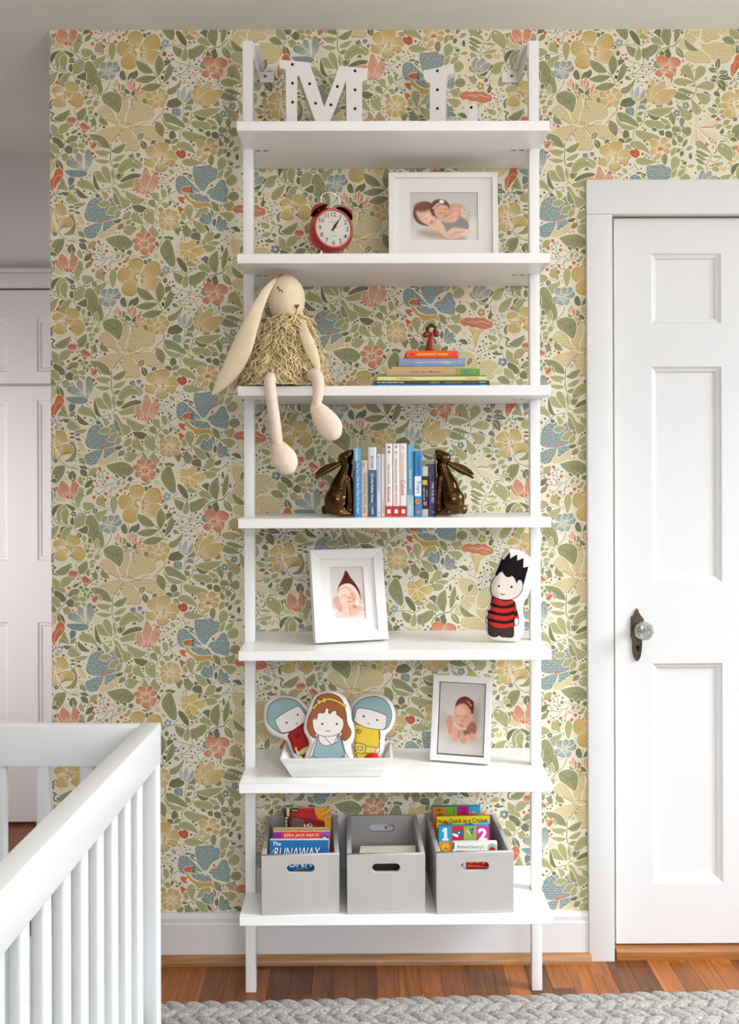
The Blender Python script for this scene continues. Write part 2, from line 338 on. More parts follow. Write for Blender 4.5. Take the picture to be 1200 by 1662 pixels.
# ---------------------------------------------------------------- floral wallpaper: flat printed shapes
PAL = dict(g=(177,174,127), m=(155,156,115), d=(126,128,98), h=(150,157,128), y=(203,170,98), Y=(223,200,138),
           o=(206,118,82), p=(214,142,112), r=(190,88,60), b=(139,156,155), u=(122,132,137), B=(164,175,181),
           t=(220,205,160), q=(230,218,182), k=(124,113,80), n=(98,90,66), w=(244,236,210))
VEIN = dict(g='m', m='k', d='n', h='m', y='w', Y='y', o='w', p='w', r='w', b='w', u='B', B='w', t='k', q='t')
SRC = '''
@83 80
T k 1 2 0 3 15 4 27 8 34 14 39 22 42 32 43 40 46 47 51 52 58;L d 5 27 8 12 25 2 9 0 1;L g 17 40 19 20 33 6 15 1 1;S d 0 28 2 38 4 48 10 42 17 38 12;L g 33 41 27 27 32 11 14 1 2;f u 44 21 6 5
L d 44 43 42 36 43 28 8 2 0;L g 46 47 56 36 60 18 21 1 2;O w 1.2 53 21 52 27 57 23;T m 1.2 40 0 48 7 58 15;L g 50 7 52 3 56 -3 12 0 0;T d 2 64 16 71 20 77 16
S g 0 109 11 108 20 101 27 97 35 91 37 86 34 82 22 84 18 93 17 102 14;O w 1.5 85 23;f u 86 15 6 5;L m 101 86 84 56 76 22 25 2 3;+L g 88 89 89 80 90 69 9 0 5
S d 0 53 53 60 48 68 44 72 46 71 59 64 59 58 57;L g 42 48 28 57 25 75 20 1 2;L d 30 46 21 50 21 60 5 0 0;L g 16 43 4 56 -10 72 15 1 2;f u 55 63 6 5
P y 34 88 42 76 48 63 24 1 4;P y 34 88 20 77 5 84 12 1 4;P y 33 90 22 100 18 113 22 1 4;P y 35 88 50 95 50 112 27 1 4;S Y 0 7 88 12 86 16 90 13 93
L g 65 76 65 69 65 62 8 0 0;L d 77 79 76 73 76 67 7 0 0;L g 64 80 68 84 66 90 8 0 5;L g 72 89 74 84 76 80 6 0 0;L m 66 96 71 93 76 91 7 0 1;L g 76 95 81 93 87 92 5 0 0;L g 70 104 76 103 83 98 8 0 1;L g 86 110 90 105 94 99 10 0 1
T k .8 58 81 66 77 74 78 82 85 90 92;T k 1.2 118 60 115 72 106 83 94 93 89 100;T k .8 94 94 97 100 99 105;L g 48 115 58 108 70 100 10 0 1;L g 76 120 80 116 88 112 10 0 0;L d 4 117 4 104 15 95 8 0 0;L m 5 110 9 103 14 99 6 0 0
P b 112 42 109 35 109 25 18 1 4;P b 112 43 104 47 95 52 13 1 4;P b 112 43 110 52 108 58 14 1 4;P b 113 43 121 51 126 55 12 1 4;P b 113 42 124 38 138 38 14 1 4;P b 113 42 124 32 133 26 10 1 4;P b 112 42 116 32 120 24 10 1 4;O w 1.2 110 42 114 42 112 45 116 43
O n 1.3 24 36 28 39 22 39;O d 1.6 10 30 5 43 2 37;O r 2.5 14 64;O n 1.4 9 68;O n 1.2 113 14 94 88;O r 1 105 61 109 62
S m 0 102 92 108 85 120 82 132 84 140 93 141 105 138 118 133 124 125 118 115 110 106 104;t n .6 136 120 128 104 116 96 104 90;t n .6 128 104 136 96;t n .6 122 100 118 108;t n .6 128 104 130 92
@183 80
+L m 92 52 94 30 93 10 16 0 2;+L m 83 45 64 36 48 21 16 0 2;L m 90 53 68 58 46 59 13 0 2;L m 101 66 112 45 115 25 12 0 2;+L m 99 69 78 74 57 77 14 0 2;T k 1.5 82 44 91 53 98 66 101 74
S d 0 101 25 107 20 115 20 116 25 108 31 104 33;S d 0 99 8 104 3 108 6 106 13 102 13;S d 0 74 3 80 2 88 2 86 6 80 7 76 6;S d 0 16 49 20 41 26 43 29 54 27 60 20 58;S d 0 33 52 37 46 45 43 50 40 53 46 50 54 44 58 38 56 32 60;T h 1.2 31 42 30 60 28 76 23 86
P p 15 80 9 72 4 65 6 0 4;P p 15 80 12 69 11 58 7 0 4;P p 16 80 16 72 14 64 6 0 4;L m 14 80 8 79 5 74 6 0 0;L m 19 79 23 74 20 68 7 2 0;P p 38 80 34 70 35 60 6 0 4;P p 38 80 40 68 40 56 8 0 4;P p 38 80 44 72 45 60 6 0 4
L d 37 85 31 82 27 76 7 2 0;L d 38 86 45 84 46 75 8 2 0;P p 50 90 52 80 59 66 6 0 4;P p 51 90 58 84 64 83 7 0 4;t k .8 15 80 22 86 31 91 37 96 40 100 39 106 41 112 46 118;t k .7 40 100 46 96 51 91;t k .7 40 100 41 92 38 82;O d 1.6 27 86 25 94 36 91 43 89 46 92 49 98
P y 90 95 80 90 67 88 13 1 4;P y 90 95 98 84 102 78 14 1 4;P y 90 95 102 94 110 96 15 1 4;P y 90 95 98 104 103 109 14 1 4;P y 90 95 86 106 86 114 14 1 4;P y 90 95 79 102 73 107 13 1 4;P y 90 95 84 85 82 80 10 1 4;O Y 1.2 88 94 91 93 92 97
L m 72 106 66 100 60 97 10 0 1;T k 1.2 93 106 97 112 102 114 102 120;S m 0 109 86 110 78 118 74 128 68 137 58 136 66 130 80 122 86 116 88;S d 0 108 110 111 100 120 96 131 94 138 103 134 110 124 114 114 113;t n .6 110 108 120 102 134 103
O r 2 113 12 109 17 119 11;O u 2.3 119 19;O n 1.3 67 48 87 62 105 71;O n 1 118 92;O r 2.5 109 116;L d 100 46 103 44 104 40 4 0 0;L d 97 50 100 56 101 52 6 0 0;S d 0 106 66 111 62 113 66 110 68
@283 80
T k .8 3 21 8 25 17 27 24 29 28 36;T k .8 4 36 10 36 14 30 17 27;T k 1 5 52 14 48 22 44 28 38 34 31 33 22 31 14;T k .8 28 38 36 36 46 35 54 36;T k .8 10 50 24 49 40 50 48 46 55 41;T k .8 13 53 20 56 24 62 30 65 38 66;T k .7 20 56 30 55;T k .7 43 50 46 58 45 68 44 73;T k .7 11 49 13 42;T k .7 30 34 38 31 45 30;T Y .7 35 28 40 23;T k .7 46 58 51 62
O u 2.5 42 20 46 29 57 26 16 37 33 55 40 65 44 73 6 42 1 19 1 36 33 11 13 6;O n 1.5 30 31 39 45 50 39 13 54 22 64 30 71 40 83 55 57 1 42;O u 2 55 41;O b 3 60 62
P h 76 38 62 33 54 35 10 1 0;P o 77 39 72 26 73 14 22 1 4;P o 78 38 92 28 100 18 20 1 4;P o 78 40 90 44 97 46 16 1 4;P o 77 41 82 48 80 56 18 1 4;P o 76 40 66 46 60 53 14 1 4;O Y 1.3 72 37 75 34 79 34 82 37 80 41 75 41 77 38
P y 46 106 48 84 53 58 16 0 4;P y 49 106 62 84 76 62 20 0 4;P y 49 107 72 94 98 80 22 0 4;T k 1.2 38 120 42 114 48 108;T n .8 62 70 66 63 72 58;T n .8 78 75 86 69 89 60;O n 1.6 72 57 89 59 88 63 95 75;O n 1 82 60 82 65 91 71;O r 2.2 115 52;O Y 3 111 24 107 50;O n 1.3 115 72 115 89 98 102
S b 0 12 84 16 98 21 102 30 94 33 84 22 88;P B 21 102 13 90 11 76 8 0 4;P B 21 102 20 88 24 72 9 0 4;P b 21 102 31 92 35 78 8 0 4;T h 1.2 21 102 21 112 20 120;L m 24 111 34 102 38 91 12 0 1;L d 28 108 33 112 39 118 8 0 0;L h 22 118 30 113 38 120 8 0 0
S b 0 0 115 13 115 15 122 13 130 4 128 -2 124;t w .5 4 116 6 126;t w .5 9 116 10 128;L m 91 107 84 104 79 96 12 0 1;L m 58 106 64 111 70 106 9 2 0
@83 180
T d 3 1 1 9 5 5 8 4 14 6 18 16 20 19 21;L m 8 13 24 12 40 -4 14 0 1;P r 43 29 43 20 43 12 16 1 4;T r 1.2 36 16 35 10;T r 1.2 40 14 39 8;T r 1.2 44 14 44 8;T r 1.2 48 15 48 9;T r 1.2 51 17 52 12
P r 67 42 69 32 72 26 18 1 4;T r 1.2 63 28 65 20;T r 1.2 67 27 69 20;T r 1.2 71 28 74 23;T r 1.2 75 30 79 26;T r 1.2 78 32 82 29;P r 78 60 84 65 89 69 13 1 4;T r 1 90 66 95 68;T r 1 88 70 92 74;T r 1 84 72 87 76
L g 29 54 14 42 4 24 16 0 1;L g 19 45 28 33 44 24 15 0 0;T k 1.2 29 54 30 64 27 74 20 83 10 98;L m 31 60 44 55 56 48 14 0 1;L d 27 71 18 62 6 51 13 2 0;L g 20 82 8 72 0 60 15 0 1;L g 12 92 4 88 -8 80 13 0 0;L d 29 72 38 74 53 72 15 0 0;L g 22 85 31 90 38 100 13 0 1;L d 14 93 19 106 26 119 12 0 5
T k 1 48 -2 52 8 54 16;T k 1 54 16 56 22 59 28;L m 55 18 62 8 70 -8 16 0 1;T k 1 72 7 78 10 88 10 95 14;S d 0 87 7 90 2 95 6 91 10;L m 88 11 86 22 92 28 10 0 1;L m 96 15 104 20 114 27 11 0 1;L m 76 9 72 15 74 23 7 0 0;L g 76 6 80 2 83 -4 8 0 0
L d 42 43 48 40 55 36 5 2 0;T k .7 50 44 46 34;L d 54 43 58 44 62 43 5 2 0;L m 64 45 70 48 74 50 6 2 0;L m 58 48 62 50 66 52 4 2 0;L m 74 58 78 54 82 52 6 2 0;L m 72 67 72 61 74 57 5 2 0;L m 66 64 66 58 66 53 5 2 0;T k .7 56 62 60 54 66 52 74 55;L g 40 66 47 65 54 70 9 2 0;L g 55 68 62 67 68 71 9 2 0;L g 46 81 50 78 56 74 10 2 0;L g 57 75 64 77 68 82 6 0 0;T k .7 56 62 55 75;T Y .7 67 80 66 92
P b 66 120 58 96 58 82 11 1 4;P b 68 120 76 98 74 74 13 1 4;P b 64 118 50 104 32 100 14 1 4;L m 118 73 100 58 76 45 17 0 2;L g 118 79 104 82 87 77 11 0 1;L g 117 97 104 98 86 94 8 0 1;T k 1.5 119 62 119 80 118 95 122 108 128 120;L m 97 73 95 64 90 57 3 0 0;f q 88 109 7 5
O n 1.4 40 5 55 5 31 83 110 89;O u 2 80 18 90 33 100 12;O r 2.8 35 45 106 31 84 82;O r 2 42 89 89 88;O r 1.4 46 92;O d 1.8 98 28 87 38 57 34 53 27;O n 1.5 81 38 83 29 86 91;O u 3 2 46 0 53
@183 180
-S t n -27 3 -20 -10 -8 -12 4 0 10 15 18 24 10 26 -2 20 -14 12;-S t n 12 15 10 -10 16 -35 24 -40 32 -28 34 -10 28 10 24 22;-S t n 28 22 36 -10 50 -40 64 -40 78 -22 84 -5 84 10 74 18 60 20 48 25 38 29;-S t n 36 30 56 27 78 28 90 34 103 50 104 60 88 60 78 60 66 54 50 46 42 38;-S t n 24 34 34 32 40 46 50 58 54 64 54 74 48 78 34 77 26 78 20 60 14 50;-S t n 20 28 0 30 -20 36 -30 45 -18 56 0 60 12 46 22 34
-t r 1 -26 4 -14 14 0 20 14 29;-t r 1 42 29 52 30 60 24 72 22;-t r 1 36 32 44 40 50 48;-t r 1 66 53 74 54 80 59 88 62;-t r 1 35 32 40 44 50 56 52 60;-t r 1 27 77 36 76 46 78 54 74 54 66;-t r 1.3 24 33 14 44 2 60;-o y 2 20 24 24 22 29 23 34 24 38 26 32 28 26 27;-o Y 1 18 22 31 20 22 27 36 29
L m 99 51 94 34 86 19 16 0 2;T k 1.3 102 -6 99 4 88 15 78 28;S m 0 101 5 112 4 124 9 134 17 143 25 143 32 136 31 120 24 104 20;S g 0 100 10 106 22 120 28 136 33 130 38 118 38 106 30 100 20;t k .6 104 8 120 14 138 28;L d 119 56 119 48 118 38 12 2 0;S d 0 103 58 108 54 116 57 117 62 110 64;L m 116 64 124 58 132 57 8 0 0;L m 117 70 124 72 126 76 8 2 5
L m 51 57 57 49 63 43 10 0 5;L d 57 57 63 66 63 75 11 0 5;L d 77 65 82 60 87 60 7 0 0;L u 82 70 85 65 86 62 4 0 0
P y 90 92 80 80 73 68 20 1 4;P y 92 90 98 74 100 60 23 1 4;P y 95 92 114 88 128 84 20 1 4;P y 94 95 112 100 124 101 12 1 4;P y 92 96 96 108 98 117 20 1 4;P y 90 93 76 100 70 108 18 1 4;t u 1.2 86 106 88 115 96 118 104 116 110 108;O w 2 88 90 92 86 96 89 95 94 90 95 92 91 93 98
P u 46 92 40 88 37 84 9 1 5;P u 50 91 52 86 53 81 8 1 5;P u 54 93 58 94 61 95 7 1 5;L m 0 77 14 75 28 62 12 0 1;L g 1 96 14 92 27 83 9 0 0;L m 2 106 10 106 19 102 8 0 0;S g 0 12 118 14 108 22 98 32 92 42 92 52 96 60 102 58 110 53 113 44 110 34 112 26 118 18 122;t k .7 17 118 26 106 40 102 50 107;O w 1.8 43 97;t w .7 44 98 50 102 55 109;L u 37 118 42 114 45 118 5 0 0
O u 1.8 16 47;L B 8 61 11 57 13 54 4 2 0;O d 1.8 66 93 108 103 116 107;O n 1 106 36 105 41 111 35
@283 180
T k 1.3 38 -2 35 16 32 23 25 30 16 37 13 44 14 56;T h 1 20 -2 17 12;L m 20 8 27 6 33 3 7 0 0;L m 20 10 25 18 31 21 9 0 0;L g 35 22 56 28 82 29 15 2 1;O w 1 38 30;L g 66 17 76 22 88 31 8 0 1;L m 74 37 80 32 87 34 9 0 0;T k 1 66 18 70 10;L g 18 40 36 50 66 54 15 2 1;L m 92 29 90 16 86 4 13 1 1;L d 49 35 54 37 60 40 6 0 0;L d 62 43 68 44 72 50 9 0 0;T k .8 60 41 63 39
L g 38 2 62 4 94 -6 15 0 1;t r .7 60 11 74 8 88 1;L d 40 4 54 15 66 12 7 0 0;L d 89 52 82 47 75 46 12 2 0;L m 90 54 93 62 95 69 9 1 1;T k 1 106 40 102 48 94 51 88 54 82 58 79 65;L d 89 45 94 46 100 49 5 0 0;L m 109 72 114 64 119 56 7 0 1
P y 66 75 56 66 46 66 16 1 4;P y 66 75 72 63 74 53 13 1 4;P y 66 74 78 70 86 72 10 1 4;P y 66 76 76 78 83 84 10 1 4;P y 66 76 62 86 64 94 11 1 4;P y 66 76 54 80 46 82 11 1 4;O o 2.4 66 75 63 76 69 75
L g 44 84 28 70 6 66 14 1 1;T k 1.2 44 84 52 96 64 106;S r w 5 81 11 76 14 78 17 74 20 76 24 79 25 87 20 92 15 92 9 88;O r 2.5 31 85;O d 1.8 39 87 36 91 43 92 103 67;O y 2.5 31 34 42 57;O d 2.5 36 38 35 60 40 66;O d 2 40 12 71 40 77 12;O r 1.5 100 17 80 11;O n 1.2 107 10 103 33 111 32 110 35;O y 2 110 50;O n 1 115 52;O u 1.5 116 109
L g 56 101 38 100 17 98 13 1 1;L m 76 107 74 95 77 82 11 0 1;L d 58 98 56 93 55 88 4 0 0;L g 88 90 92 80 100 73 10 0 1;T k .8 96 75 104 74 110 76 114 79;L m 97 82 102 78 106 77 8 0 0;L d 106 90 108 84 111 80 7 2 0;L g 92 124 94 106 98 90 16 1 1;O w 1 100 94 102 92;L g 105 97 110 99 116 100 5 0 0;L d 108 104 113 103 118 101 6 0 0;L g 104 109 110 112 117 116 6 0 0;O k 2 7 106;T k .7 0 116 8 114 14 108;O n 1.5 18 110 21 115
@83 280
L g 118 18 100 10 90 -4 15 1 1;L g 118 20 112 4 104 -14 13 1 1;S b 0 30 -4 40 6 52 8 62 8 72 4 70 -4 50 -6;S o 0 3 33 2 28 2 14 8 6 12 -6 20 -10 26 -2 26 5 22 14 16 20 10 30 6 36;t w .6 5 33 8 18 12 8 20 2;O w 1.2 22 5 8 31;S m 0 24 8 30 18 36 36 28 33 14 31 20 20;t w .6 36 36 26 14;t w .6 36 36 20 20;t w .6 36 36 16 29
T k 1 36 36 44 40 52 46 58 54;L m 38 34 42 28 49 23 8 0 0;S d 0 23 37 32 37 40 40 34 44 28 44;L d 46 38 52 38 57 40 4 0 0;L g 58 58 44 52 33 46 16 1 1;L g 45 62 58 62 72 58 8 0 1;L d 48 66 42 66 36 66 4 0 0;L d 48 67 53 68 58 66 4 0 0;L d 48 75 42 73 36 75 4 0 0;L d 48 76 54 77 60 80 5 0 0;T k .8 45 62 48 70 48 76 46 82
L u 44 2 42 14 38 25 11 0 0;T k 1 38 25 38 34;T u 1.2 70 4 74 12;T k 1 76 14 82 20 85 26;L g 89 38 74 24 53 22 15 1 1;L d 76 48 60 42 52 28 9 0 0;T k 1 118 28 100 33 88 40 78 52;L d 100 32 90 24 86 -4 7 0 0;S g 0 101 35 110 38 115 45 112 50 107 52 104 46;S d 0 90 40 96 42 98 47 90 48
O y 2.5 78 5;O o 2.3 62 12;O n 2 67 35 79 40;O n 1.5 104 24 113 36 117 37 116 32;O d 2 48 32;T u .8 0 44 8 43 16 38;T u .8 9 38 10 44 18 52 16 60;T u .8 12 45 20 48;O y 3.5 11 54;O d 2.8 21 41 24 56 2 58;O n 1.5 12 62;O u 1.6 9 39 16 35 16 40 20 48 14 49 3 48
P y 10 88 20 74 30 66 23 1 4;P y 11 90 28 98 33 106 26 1 4;P y 7 92 3 106 2 117 16 1 4;P y 6 86 0 76 2 64 16 1 4;P y 6 86 -6 76 -12 70 18 1 4;P y 6 91 -2 102 -4 114 14 1 4;P y 5 90 -8 92 -14 96 14 1 4;O w 2.2 7 93 6 86 10 84 15 83 16 88 11 89 12 97;O w 1.3 20 85 11 102 5 81
S m n 43 80 48 88 51 100 49 112 44 120 26 120 36 114 42 106 43 98 40 90 36 87;S t 0 52 82 60 82 66 92 69 98 64 102 58 98 54 90;S t 0 52 105 58 104 64 108 60 116 53 112
-S b w 71 66 76 56 88 48 96 46 102 48 104 56 112 54 118 48 128 46 136 54 140 60 138 74 128 84 118 92 104 96 90 96 78 95 70 90 67 80 70 72;-S b w 66 108 74 104 88 98 98 98 102 98 98 110 90 124 78 128 70 124 66 116;-S b w 104 98 114 94 122 92 132 84 136 96 126 104 114 110 103 114;O p 2 98 96 101 93 105 90 109 90 104 95;O r .8 99 96 103 92 107 90
L g 94 62 106 60 118 58 12 0 1;L g 110 80 122 74 131 64 14 0 1;S t 0 103 100 102 110 104 116 114 110 122 104 132 98 138 96 134 106 124 118 112 124 100 128 92 124 98 112;T k 1.2 15 110 22 122 34 130 46 134 54 135;L m 54 116 60 118 68 127 9 0 0;O n 1.6 55 99 74 99;O n 1.3 50 119 38 79;f u 10 118 5 5
@183 280
S d 0 17 16 24 9 36 3 48 1 58 4 52 10 40 12 28 17 20 18;S g 0 12 24 26 18 40 13 48 12 50 22 49 28 38 28 26 30 18 30;T k 1 0 26 6 20;T k 1.3 -2 12 6 19 12 24;L g 6 16 3 4 2 -10 6 0 0;L m 10 0 14 8 24 0 10 0 0
S p 0 50 12 56 30 66 42 78 28 85 8 70 14;P p 65 42 52 26 50 10 13 0 4;P p 66 42 68 16 66 -12 17 0 4;P p 67 42 82 20 86 -4 15 0 4;T h 1.3 66 43 68 54 72 64 75 70;L g 66 51 44 52 27 34 16 0 1;L d 72 70 55 70 39 63 13 0 1
S g 0 1 29 8 28 14 36 20 46 30 50 36 54 36 62 32 66 24 70 20 66 14 52 8 42;S m 0 4 38 10 42 14 52 18 60 10 62 4 54;L g 22 90 30 84 37 74 12 0 1;L g 27 99 33 96 39 90 8 0 1;L m 11 111 18 104 25 101 10 0 1;L d 3 95 12 94 20 90 7 0 1;L g 6 90 12 80 17 72 10 0 0;T k .8 20 86 23 96 27 104
S g 0 40 79 46 75 52 79 56 88 62 98 58 101 50 97 42 95 38 88;O w 1.2 45 78;S g 0 63 77 68 71 76 70 82 74 83 84 84 96 80 101 74 99 68 95 64 90 62 83;O w 1.5 68 78 75 74;T k 1 60 101 68 99 80 101;T k 1 61 101 54 107 51 112;T k 1 80 102 90 103;L g 60 102 62 114 60 124 13 1 1;L g 80 103 80 116 84 128 20 1 1;L g 50 108 38 110 24 116 18 1 2;O w 1.3 28 110;L d 38 103 42 100 45 99 6 0 0;t m .6 79 98 74 86;t m .6 58 99 50 88
O r 2.3 44 33 58 82;O y 2.5 23 36;O d 2 51 37 64 59;O n 1.4 49 32 59 87;O n 2 36 68 31 71;O n 1.3 27 75;O y 2 8 117 15 116;O n 1.4 86 92;O d 1.8 88 97 93 112;O d 1.3 69 104
P y 111 92 112 80 112 70 14 1 4;P y 111 92 101 85 93 80 13 1 4;P y 111 92 100 94 92 93 12 1 4;P y 111 92 102 102 96 108 13 1 4;P y 111 92 112 104 114 112 14 1 4;P y 111 92 122 86 130 82 15 1 4;P y 111 92 122 98 131 98 14 1 4;P y 111 92 121 104 124 108 12 1 4;P y 111 92 120 80 124 74 12 1 4;O w 1.4 108 88 111 86 114 89 115 93 112 96 108 96 106 92 111 91
T k 1.3 84 79 86 70 92 60 100 52 110 44 120 38 127 34;L g 94 57 86 46 84 38 13 1 0;L g 102 50 102 40 98 31 10 2 0;L m 87 67 80 60 76 52 12 1 0;L g 96 60 104 62 109 68 10 1 1;L g 90 68 96 72 102 74 9 0 0;T k .8 110 46 118 53 124 58;L d 112 64 114 58 115 54 5 2 0;T k .8 82 32 90 22 100 14 112 6 118 0;T k .7 94 20 104 21 112 19;T k .7 104 21 108 26;L d 90 32 91 28 92 25 3 2 0;L d 108 30 110 27 112 24 3 2 0;O d 2.5 98 26 114 31;L m 110 40 112 36 110 32 6 2 0;L d 78 44 76 40 74 38 3 2 0;T h 1 74 48 76 44 82 34;L d 72 48 70 44 71 42 3 2 0
O n 1.6 104 4 108 5 96 2 90 1;O r 1.6 88 16;O d 1.6 99 10 85 2 93 11;L d 112 16 115 15 117 18 3 2 0;T k .8 98 104 99 112 99 120
@283 280
-S b w 5 30 5 16 8 8 16 5 24 8 32 16 40 24 48 32 52 38 38 41 24 41 12 41 8 36;-S b w 41 -16 47 -13 54 -13 62 -14 71 -15 77 -10 83 -10 88 -3 88 4 84 12 74 18 68 24 62 34 56 37 50 30 42 18 40 8 38 -2;-S b w 66 36 74 30 80 28 86 20 92 14 98 14 102 20 104 28 107 34 106 42 107 50 104 57 98 58 90 55 80 53 72 47 66 42;-S b w 30 42 40 42 52 41 64 44 70 52 71 57 62 57 52 58 44 54 36 50
O w 1.8 47 38 52 35 57 36 62 40 52 40 56 43 60 43 66 43 70 43 42 37;S o 0 16 33 20 28 28 27 34 27 31 31 35 32 31 35 34 38 26 38 19 37;S o 0 9 48 14 46 22 48 28 49 24 51 20 53 23 60 14 57;S o 0 9 66 14 66 22 72 18 74 16 76 14 82 11 74;S y 0 20 44 26 43 30 48 36 54 42 56 50 58 60 58 68 57 74 64 74 70 68 66 60 66 50 69 42 68 36 60 28 54
T k 1 -2 56 4 60 9 66;T k 1.2 14 84 18 92 24 98;T k 1.3 24 99 34 94 40 88;L g 34 92 30 78 33 62 16 1 1;L g 24 92 20 84 18 76 8 0 0;O w 1.2 33 68 27 85 21 95;L g 41 88 54 78 67 68 16 1 1;L g 38 93 50 104 64 114 16 1 2;L m 25 100 26 112 32 124 16 1 2;L m 10 122 8 112 12 103 13 1 2;L d 38 108 42 114 47 122 8 0 0;S d 0 14 94 20 96 24 99 14 100
S b 0 50 90 54 86 55 80 60 78 64 82 68 78 73 77 75 86 74 96 71 101 62 100 54 97;t w .5 70 100 58 84;t w .5 71 100 67 82;S b 0 83 105 85 96 86 86 90 83 94 88 96 92 102 91 104 98 104 104 109 108 106 112 98 111 92 114 85 110;t w .5 84 108 92 94;t w .5 85 109 100 100;t w .5 86 110 102 107;T k 1 72 101 73 110 72 118;T k 1 73 116 78 110 83 106
L m 88 77 82 66 74 56 12 0 1;T k 1 95 62 91 74 84 81 78 87;L d 78 88 76 78 74 70 4 0 0;L d 80 105 80 97 81 88 7 0 0;L d 70 116 66 108 60 101 6 0 0;L g 96 63 110 66 126 74 14 0 1;L g 90 79 106 84 116 92 16 1 1;O w 1.5 114 92 117 89;L g 103 14 112 14 124 10 20 2 1;L m 107 46 118 46 128 44 16 2 1;L g 88 12 92 4 98 -8 8 0 0;L g 100 10 106 2 116 -6 9 0 0;L d 18 3 24 2 30 3 4 2 0;L d 28 4 33 6 38 7 6 2 0;L d 28 6 32 10 36 14 3 2 0
O d 1.6 38 15;O n 2 0 11;O r 2.5 75 25;O o 2.3 116 33 114 58;O d 1.8 44 72;O n 1.5 34 99;O u 2.5 19 105;O n 1.5 18 111;O r 1.3 97 72 105 73 106 99;O y 1.6 82 79 101 88 97 114 109 115;O d 1.6 92 64;O u 2 114 108 116 116;O d 2.5 9 60 3 65
@83 380
T y 1 46 14 40 7;T y 1 46 14 45 6;T y 1 46 14 50 5;T y 1 47 14 54 9;T y 1 46 14 40 11;S m n 27 8 28 16 24 28 18 36 14 41 8 40 3 30 4 18 10 10 18 8;t k .7 26 9 14 24 8 38;t k .6 18 18 20 28;t k .6 14 24 6 22;L m 2 38 8 40 14 41 6 0 0;L d 48 40 42 28 45 18 14 0 5
S o 0 14 54 24 66 36 74 44 66 47 50 34 50;P o 38 74 24 62 9 49 13 0 4;P o 36 74 26 52 23 37 16 0 4;P o 38 74 46 54 42 34 13 0 4;T y 1 24 37 22 31;T y 1 27 36 27 29;T y 1 30 37 31 30;T y 1 32 39 34 33;T k 1.2 39 76 46 84 52 90 59 97;S t 0 9 64 14 62 24 72 32 76 20 78 10 76;L m 2 78 5 64 0 50 9 0 0;T k 1 1 70 2 82;L d 4 52 8 54 8 60 5 0 0
T k 1.3 74 12 74 24 72 32 68 44 65 54;L d 73 14 64 12 55 10 7 0 0;L d 71 30 64 22 56 18 11 0 0;L g 75 28 82 20 90 12 12 0 1;L g 64 47 58 38 58 28 9 0 0;L d 66 51 74 44 83 35 10 0 1;L m 69 66 76 58 83 52 9 0 1;L g 54 87 54 72 60 50 15 1 1;t d 1.5 55 62 62 66 68 68
T u 1 97 15 101 24 102 34 106 42 110 46;T u 1 94 28 100 32;T u 1 90 47 100 50 108 48 116 44 122 44;T u 1 86 66 92 62 100 60 108 50;T u 1 119 44 118 54 112 62;T u 1 117 55 116 66 112 73;O o 3.5 95 14 86 28 110 32 82 49 84 70 107 63 106 75;O u 1.6 97 20 104 19 93 25 94 31 90 43 90 48 100 40 106 38 88 59 93 63 110 68 116 68
S g 0 106 91 100 88 90 85 88 78 92 68 98 65 104 68 106 78;O w 1.5 96 68;S g 0 63 80 72 79 80 81 86 88 78 94 70 97 65 93 62 86;t m .6 84 88 72 84;t m .6 84 88 72 91;T k .8 86 88 96 91 106 91 120 91;S g 0 118 70 126 68 130 80 127 94 122 104 118 96 115 84;O d 2 33 21 111 23 86 38 77 33 102 45;O n 1.8 65 34;O n 1.8 53 47;O n 1.4 50 43;O d 1.6 44 74;O n 1 6 80 10 80
@183 380
P y 50 80 48 62 46 45 25 1 4;P y 55 84 76 70 95 62 27 1 4;P y 48 83 30 80 11 78 26 1 4;P y 50 86 38 100 30 120 27 1 4;P y 56 89 76 94 98 96 21 1 4;t r 1 58 91 60 100 70 106 84 110;t r .8 89 78 94 73 98 70;O w 2 52 83 48 82 56 82 52 86 50 79;O y .8 44 76 47 75 52 75 56 77 58 82
L m 43 16 20 16 -13 8 26 0 3;P o 63 18 57 6 56 -3 15 1 4;P o 63 18 70 8 72 -4 10 1 4;P o 64 18 76 12 83 14 13 1 4;P o 64 19 76 26 82 30 16 1 4;P o 63 20 64 30 60 39 15 1 4;P o 62 19 52 24 44 26 12 1 4;P o 62 18 50 13 43 16 12 1 4;O Y 1 61 17 65 17 63 20
T k 1 99 4 96 16 91 24 84 32 74 37;L d 91 24 88 18 85 14 6 0 0;S d 0 90 8 94 3 98 5 94 9;L d 102 4 110 8 122 6 9 0 0;S m n 108 9 114 12 118 22 122 36 124 52 121 63 112 60 102 48 95 36 95 26 100 16;t k .7 108 12 112 30 118 58;t k .7 110 22 102 20;t k .7 112 32 104 32;t k .7 115 44 106 42;t k .7 112 30 118 24
T k .8 -4 31 8 36 20 36 34 40 40 41 50 41;T u .8 5 38 0 42;T u 1 -2 55 8 52 20 48;L d 12 34 8 28 6 28 5 0 0;L d 24 36 22 30 20 30 6 0 0;L d 37 40 34 34 32 31 9 0 0;L g 8 48 12 42 13 36 7 0 0;L g 18 46 22 42 24 38 6 0 0;L g 28 56 30 48 35 42 7 0 0;S d 0 55 42 60 46 68 44 74 40 76 38 70 40 64 43;S d 0 62 50 68 50 70 54 66 58 62 56;L d 70 54 74 50 78 50 5 0 0;T k .7 70 54 69 46;S t 0 80 39 88 36 92 42 90 47 83 46;L g 95 50 98 54 102 56 5 0 0
